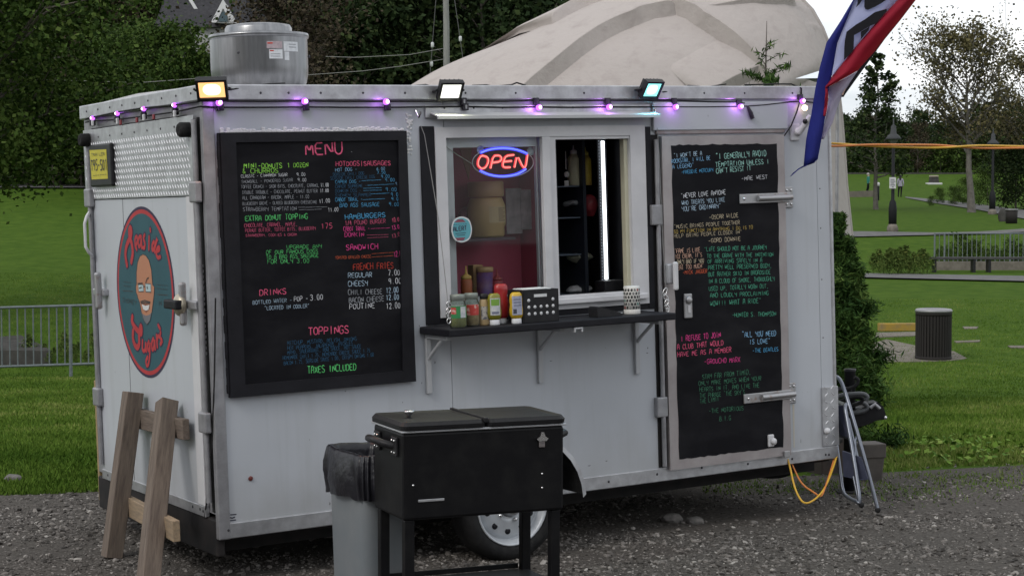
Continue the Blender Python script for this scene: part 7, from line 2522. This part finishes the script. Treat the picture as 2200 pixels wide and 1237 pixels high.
q = [at(x, y, 11.25) for x, y in [(1796, 890), (1850, 878), (1868, 866), (1886, 864), (1897, 872), (1903, 888), (1902, 900), (1880, 904), (1862, 912), (1842, 916), (1832, 925), (1800, 940)]]
obj('coupler_body', MB().prism(q, (0, .14, 0)), M_PLASTIC, cp_, ID)
obj('latch', MB().tube([at(1870, 876, 11.22), at(1880, 868, 11.22), at(1890, 878, 11.22)], .012, 8), M_ALUD, cp_, ID)
obj('pin', MB().ball(at(1902, 897, 11.22), .012, 8), M_CHROME, cp_, ID)
obj('drawbar', MB().tube([at(1780, 925, 11.35), at(1870, 893, 11.35)], .045, 8), M_DARK, cp_, ID)
q = [at(x, y, 11.0) for x, y in [(1782, 862), (1818, 872), (1824, 900), (1826, 945), (1790, 935)]]
o = obj('battery_box', MB().prism(q, (.02, .22, 0)), M_PLASTIC, None, ID)
o['label'], o['category'] = 'black plastic battery box on the tongue behind the folded chair', 'battery box'

# folded chair
CDp = 10.35


def cp(x, y, d=CDp): return at(1780 + x * .26667, 780 + y * .26677, d)


fc_ = thing('folding_chair', 'folded steel-tube chair with navy seat leaning on the trailer front', 'chair', Matrix.Translation(G(1868, 1092)))
M_TUBE = mat('chair_tube', (.19, .205, .24), .35, .8)
def smooth_path(P3, n=2):
    for _ in range(n):
        s2 = [P3[0]]
        for a, b in zip(P3, P3[1:]): s2 += [a.lerp(b, .25), a.lerp(b, .75)]
        P3 = s2 + [P3[-1]]
    return P3


obj('back_frame', MB().tube(smooth_path([cp(-6, 110, 10.75), cp(40, 106, 10.7), cp(80, 112, 10.65), cp(118, 180, 10.6), cp(200, 450, 10.5), cp(300, 800, 10.42), cp(395, 1170, 10.36)], 1), .0115, 8), M_TUBE, fc_, ID)
obj('front_frame', MB().tube(smooth_path([cp(150, 325, 10.55), cp(132, 345, 10.52), cp(140, 400, 10.5), cp(205, 770, 10.38), cp(258, 1135, 10.28), cp(240, 1120, 10.28), cp(150, 1075, 10.45), cp(115, 1040, 10.5), cp(90, 850, 10.55), cp(60, 620, 10.62), cp(48, 520, 10.65)], 1), .0115, 8), M_TUBE, fc_, ID)
obj('cross_link', MB().tube([cp(160, 445, 10.5), cp(240, 780, 10.42)], .009, 6), M_TUBE, fc_, ID)
obj('cross_link', MB().tube([cp(215, 745, 10.42), cp(215, 620, 10.46), cp(230, 590, 10.48)], .008, 6), M_TUBE, fc_, ID)
obj('cross_link', MB().tube([cp(200, 910, 10.36), cp(240, 1100, 10.3)], .007, 6), M_TUBE, fc_, ID)
M_NAVYC = mat('navy_fabric', (.018, .022, .045), .8, col2=(.028, .032, .06), scale=20)
q = [cp(44, 335, 10.6), cp(130, 345, 10.55), cp(160, 600, 10.5), cp(45, 560, 10.64)]
obj('backrest', MB().prism(q, (.01, .02, 0)), M_NAVYC, fc_, ID)
q = [cp(110, 705, 10.48), cp(200, 735, 10.42), cp(260, 760, 10.40), cp(318, 935, 10.36), cp(250, 940, 10.36), cp(120, 910, 10.44)]
obj('seat', MB().prism(q, (.01, .02, 0)), M_NAVYC, fc_, ID)
q = [cp(48, 285, 10.6), cp(132, 318, 10.56), cp(110, 338, 10.55), cp(48, 322, 10.6)]
obj('fabric_flap', MB().prism(q, (.0, .01, 0)), mat('pale_canvas', (.20, .21, .20), .8), fc_, ID)
for x, y, d in ((265, 1140, 10.28), (397, 1180, 10.36)):
    c = cp(x, y, d)
    obj('foot_cap', MB().ball(Vector((c.x, c.y, max(.012, c.z))), .017, 8), M_RUBBER, fc_, ID)

# planter
g = G(1868, 1030)
pl = thing('planter_box', 'square grey-brown planter box standing on the moss behind the folded chair', 'planter', Matrix.Translation(g) @ rz(.25))
PF = W[pl.name]
k = g.y / FOC
M_PLANT = mat('planter_brown', (.10, .088, .078), .8, col2=(.07, .06, .055), scale=10)
wp_ = 26 * k
obj('box', loft(MB(), [rrect(wp_ * 1.55, wp_ * 1.55, .01, -.01, 3), rrect(wp_ * 1.85, wp_ * 1.85, .01, .15, 3)], True, True, False), M_PLANT, pl, PF)
obj('rim', MB().cbox((-wp_ * 1.03, -wp_ * 1.03, .151), (wp_ * 1.03, wp_ * 1.03, .245), .008), M_PLANT, pl, PF)
g = G(1775, 1012)
o = obj('wooden_block', MB().cbox((-.13, -.12, -.02), (.13, .12, TR.translation.z - .06 + .10), .008, Matrix.Translation((g.x, g.y, 0)) @ rz(.5)), mat('dark_block', (.05, .04, .035), .9, col2=(.08, .06, .05), scale=8), None, ID)
o['label'], o['category'] = 'dark wooden block propping the front corner of the trailer', 'block'

# cords under the door corner, and the twin cord running off to the side
M_YCORD = mat('cord_yellow', (.62, .36, .03), .5)
M_OCORD = mat('cord_orange', (.60, .20, .04), .5)
cdx = thing('extension_cord', 'yellow and orange cords hanging in loops under the door corner', 'cord', on_trailer((3.4, -.02, .0)))
y1 = [(1690, 980, .0), (1697, 1000, .02), (1706, 1045, .1), (1720, 1075, .16), (1733, 1082, .18), (1752, 1072, .16), (1772, 1050, .10), (1790, 1005, .03), (1799, 975, .0)]
obj('yellow_cord', MB().tube(smooth_path([F(*p) for p in y1]), .0058, 7), M_YCORD, cdx, TR)
y2 = [(1694, 978, -.02), (1705, 1005, .0), (1722, 1040, .06), (1750, 1058, .12), (1763, 1068, .13), (1770, 1055, .12), (1785, 1010, .02), (1797, 968, -.02)]
obj('orange_cord', MB().tube(smooth_path([F(*p) for p in y2]), .0052, 7), M_OCORD, cdx, TR)
o = obj('drain_hose', MB().tube(smooth_path([F(x, y, o_) for x, y, o_ in [(1590, 1008, -.5), (1625, 1020, -.5), (1665, 1024, -.45), (1700, 1016, -.4), (1735, 990, -.3)]]), .014, 8), M_RUBBER, None, TR)
o['label'], o['category'] = 'black hose sagging under the trailer floor near the door', 'hose'
tw = thing('power_cord', 'yellow and orange twisted power cords strung level from the trailer corner', 'cord', on_trailer((TL, .1, 1.85)))
for ph, mt_, nm in ((0, M_YCORD, 'yellow_strand'), (pi, M_OCORD, 'orange_strand')):
    pts = []
    for i in range(61):
        u = i / 60
        x = 1782 + u * 760
        y = 311 + 4.5 * sin(u * pi * .9) + 1.5 * u
        d = 10.55 + u * 1.8
        c = at(x, y, d)
        a = u * 13 + ph + .5 * sin(u * 17)
        pts.append(c + Vector((0, sin(a) * .010, cos(a) * .0085)))
    obj(nm, MB().tube(pts, .0066, 8), mt_, tw, ID)

# ------------------------------------------------------------------ flag on its angled pole
FD = 10.05


def fpx(x, y, d=0.0): return at(1700 + x * .16166, y * .16169, FD + d)


fl = thing('open_flag', 'blue, white and red flag with black letters on an angled pole at the trailer front', 'flag', Matrix.Translation(at(1750, 300, FD)))
M_FB = mat('flag_blue', (.045, .055, .30), .75, spec=.1, col2=(.038, .046, .26), scale=5, bump=.12, bscale=22)
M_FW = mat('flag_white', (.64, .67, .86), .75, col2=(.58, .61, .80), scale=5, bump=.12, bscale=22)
M_FRD = mat('flag_red', (.50, .018, .055), .75, col2=(.42, .015, .045), scale=5, bump=.12, bscale=22)
for m_ in (M_FB, M_FW, M_FRD):                 # thin cloth lets the sky behind glow through
    t_ = m_.node_tree
    b_ = t_.nodes['Principled BSDF']
    o_ = t_.nodes['Material Output']
    tl_ = t_.nodes.new('ShaderNodeBsdfTranslucent')
    mx_ = t_.nodes.new('ShaderNodeMixShader')
    mx_.inputs[0].default_value = .55
    src_ = b_.inputs['Base Color'].links[0].from_socket
    t_.links.new(src_, tl_.inputs['Color'])
    t_.links.new(b_.outputs[0], mx_.inputs[1])
    t_.links.new(tl_.outputs[0], mx_.inputs[2])
    t_.links.new(mx_.outputs[0], o_.inputs['Surface'])
M_FK = mat('flag_black', (.02, .02, .024), .9, spec=.05)
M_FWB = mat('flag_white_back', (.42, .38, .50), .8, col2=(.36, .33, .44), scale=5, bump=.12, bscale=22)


def cloth(name, left, right, m_, dl, dr_, bulge=0., n=5, sub=4, fall=.0, wave=.012):
    """strip of cloth between two edges (pixels in the close view), with its own depth and folds"""
    def along(pl, t):
        q_ = t * (len(pl) - 1)
        i_ = min(int(q_), len(pl) - 2)
        u_ = q_ - i_
        return (pl[i_][0] + (pl[i_ + 1][0] - pl[i_][0]) * u_, pl[i_][1] + (pl[i_ + 1][1] - pl[i_][1]) * u_)
    rows = (len(left) - 1) * sub + 1
    v_, f_ = [], []
    for i in range(rows):
        t = i / (rows - 1)
        a, b = along(left, t), along(right, t)
        for j in range(n + 1):
            u_ = j / n
            d_ = dl + (dr_ - dl) * u_ - bulge * sin(pi * u_) + wave * sin(t * 9 + u_ * 4) + fall * t
            v_.append(fpx(a[0] + (b[0] - a[0]) * u_, a[1] + (b[1] - a[1]) * u_, d_))
    for i in range(rows - 1):
        for j in range(n): f_.append((i * (n + 1) + j, i * (n + 1) + j + 1, (i + 1) * (n + 1) + j + 1, (i + 1) * (n + 1) + j))
    m2 = MB().add(v_, f_, True)
    o_ = obj(name, m2, m_, fl, ID, keep=True)
    md = o_.modifiers.new('cloth_thickness', 'SOLIDIFY')
    md.thickness = .0012
    return o_


bl = [(960, -260), (820, 10), (660, 280), (470, 570), (380, 900), (320, 1180), (270, 1500), (200, 1850), (165, 2200)]
br_ = [(1030, -260), (835, 0), (765, 180), (660, 450), (580, 720), (545, 960), (430, 1180), (470, 1500), (380, 1850), (345, 2130)]
br_ = [(1000, -260), (835, 0), (745, 240), (610, 580), (545, 960), (470, 1330), (460, 1500), (405, 1820), (350, 2120)]
cloth('blue_stripe', bl, br_, M_FB, .0, -.02, .02)
cloth('blue_tail', [(165, 2200), (100, 2240), (20, 2300), (-15, 2352)], [(350, 2120), (300, 2165), (150, 2215), (-5, 2340)], M_FB, .0, -.02, .0)
wl = [(1000, -260), (835, 0), (745, 240), (610, 580), (545, 960), (540, 1010)]
wr = [(1640, -260), (1415, 0), (1190, 240), (920, 560), (640, 890), (545, 1010)]
cloth('white_stripe', wl, wr, M_FW, -.02, -.01, .008, wave=.004)
rl = [(1640, -260), (1415, 0), (1130, 310), (830, 660), (560, 990), (450, 1160)]
rr_ = [(1900, -260), (1655, 0), (1440, 280), (1120, 670), (880, 940), (470, 1170)]
cloth('red_stripe', rl, rr_, M_FRD, -.01, .03, .07)
cloth('red_fold', [(450, 1150), (455, 1230), (440, 1400), (425, 1540)], [(480, 1165), (490, 1260), (480, 1420), (455, 1545)], M_FRD, -.045, -.04, .01)
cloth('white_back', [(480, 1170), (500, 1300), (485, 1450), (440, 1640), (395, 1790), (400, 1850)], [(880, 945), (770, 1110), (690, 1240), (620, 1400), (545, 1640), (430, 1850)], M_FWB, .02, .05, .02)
# black letters printed on the white stripe: they follow its surface
def print_on(pts, lift=-.022):
    return [fpx(x, y, lift - .016) for x, y in pts]


def letter(polys):
    m_ = MB()
    for p_ in polys:
        q_ = print_on(p_)
        m_.add(q_, [tuple(range(len(q_)))])
    return obj('black_letter', m_, M_FK, fl, ID, keep=True)


letter([[(700, 800), (705, 620), (712, 540), (735, 425), (770, 400), (835, 470), (830, 640), (815, 690)],
        [(770, 400), (860, 330), (980, 260), (1110, 165), (1265, 122), (1272, 150), (1225, 205), (1125, 318), (1045, 350), (920, 425), (835, 470)],
        [(925, 425), (1045, 352), (1025, 410), (925, 525)]])
letter([[(975, -60), (970, 90), (985, 128), (1020, 135), (1110, 95), (1200, 45), (1275, -10), (1360, -110), (1000, -110)], [(885, -60), (880, 50), (858, 105), (905, 60), (965, -30), (985, -110), (900, -110)]])
pe, ptop = fpx(700, 1235, .07), fpx(1890, -420, .07)
obj('pole', MB().tube([fpx(675, 1275, .06), pe, ptop], .011, 10), M_BLACK, fl, ID)
obj('pole_tip', MB().tube([fpx(672, 1262, .045), fpx(712, 1165, .045)], .007, 8), mat('pole_pale_orange', (.62, .42, .34), .4), fl, ID)  # pale orange sliver along the pole's lower end
b0 = F(1714, 285, .03)
brk = thing('flag_bracket', 'small white plastic flag bracket screwed to the trailer beside the door', 'bracket', on_trailer((b0.x, -.002, b0.z)))
obj('base_plate', MB().cbox((b0.x - .036, -.016, b0.z - .045), (b0.x + .030, -.0005, b0.z + .05), .006), M_VINYL, brk, TR)
obj('ring', MB().lathe([(.016, 0), (.024, .004), (.024, .014), (.014, .016)], 16, Matrix.Translation((b0.x + .008, -.017, b0.z + .004)) @ rx(pi / 2)), M_VINYL, brk, TR)
obj('tube_socket', MB().tube([(b0.x + .005, -.03, b0.z - .005), F(1742, 250, .09)], .018, 10), M_VINYL, brk, TR)
obj('thumb_screw', MB().ball(F(1730, 261, .075), .015, 8), M_PLASTIC, brk, TR)

# pointed white canopy corner between the dome and the flag
cpts = [at(1709, 169, 15.0), at(1762, 147, 15.0), at(1800, 146, 15.2), at(1800, 166, 15.0), at(1760, 167, 14.9)]
sc_ = thing('shade_canopy', 'pointed white canopy corner showing between the dome and the flag', 'canopy', Matrix.Translation((at(1780, 160, 15).x, 15.1, 0)))
apex = at(1800, 140, 15.3)
c1, c2 = at(1709, 169, 15.0), at(1845, 167, 15.0)
c3 = at(1800, 158, 15.9)
obj('cover', MB().add([c1, c2, c3, apex], [(0, 1, 3), (1, 2, 3), (2, 0, 3)]), mat('canopy_white', (.70, .75, .80), .7), sc_, ID)
obj('under_flap', MB().prism([at(1728, 168, 15.05), at(1762, 167, 15.05), at(1764, 176, 15.05), at(1752, 176, 15.05)], (0, .03, 0)), mat('canopy_grey', (.22, .23, .22), .8), sc_, ID)
obj('pole', MB().tube([(apex.x, apex.y, ground_z(apex.x, apex.y)), apex], .015, 8), M_ALUD, sc_, ID)
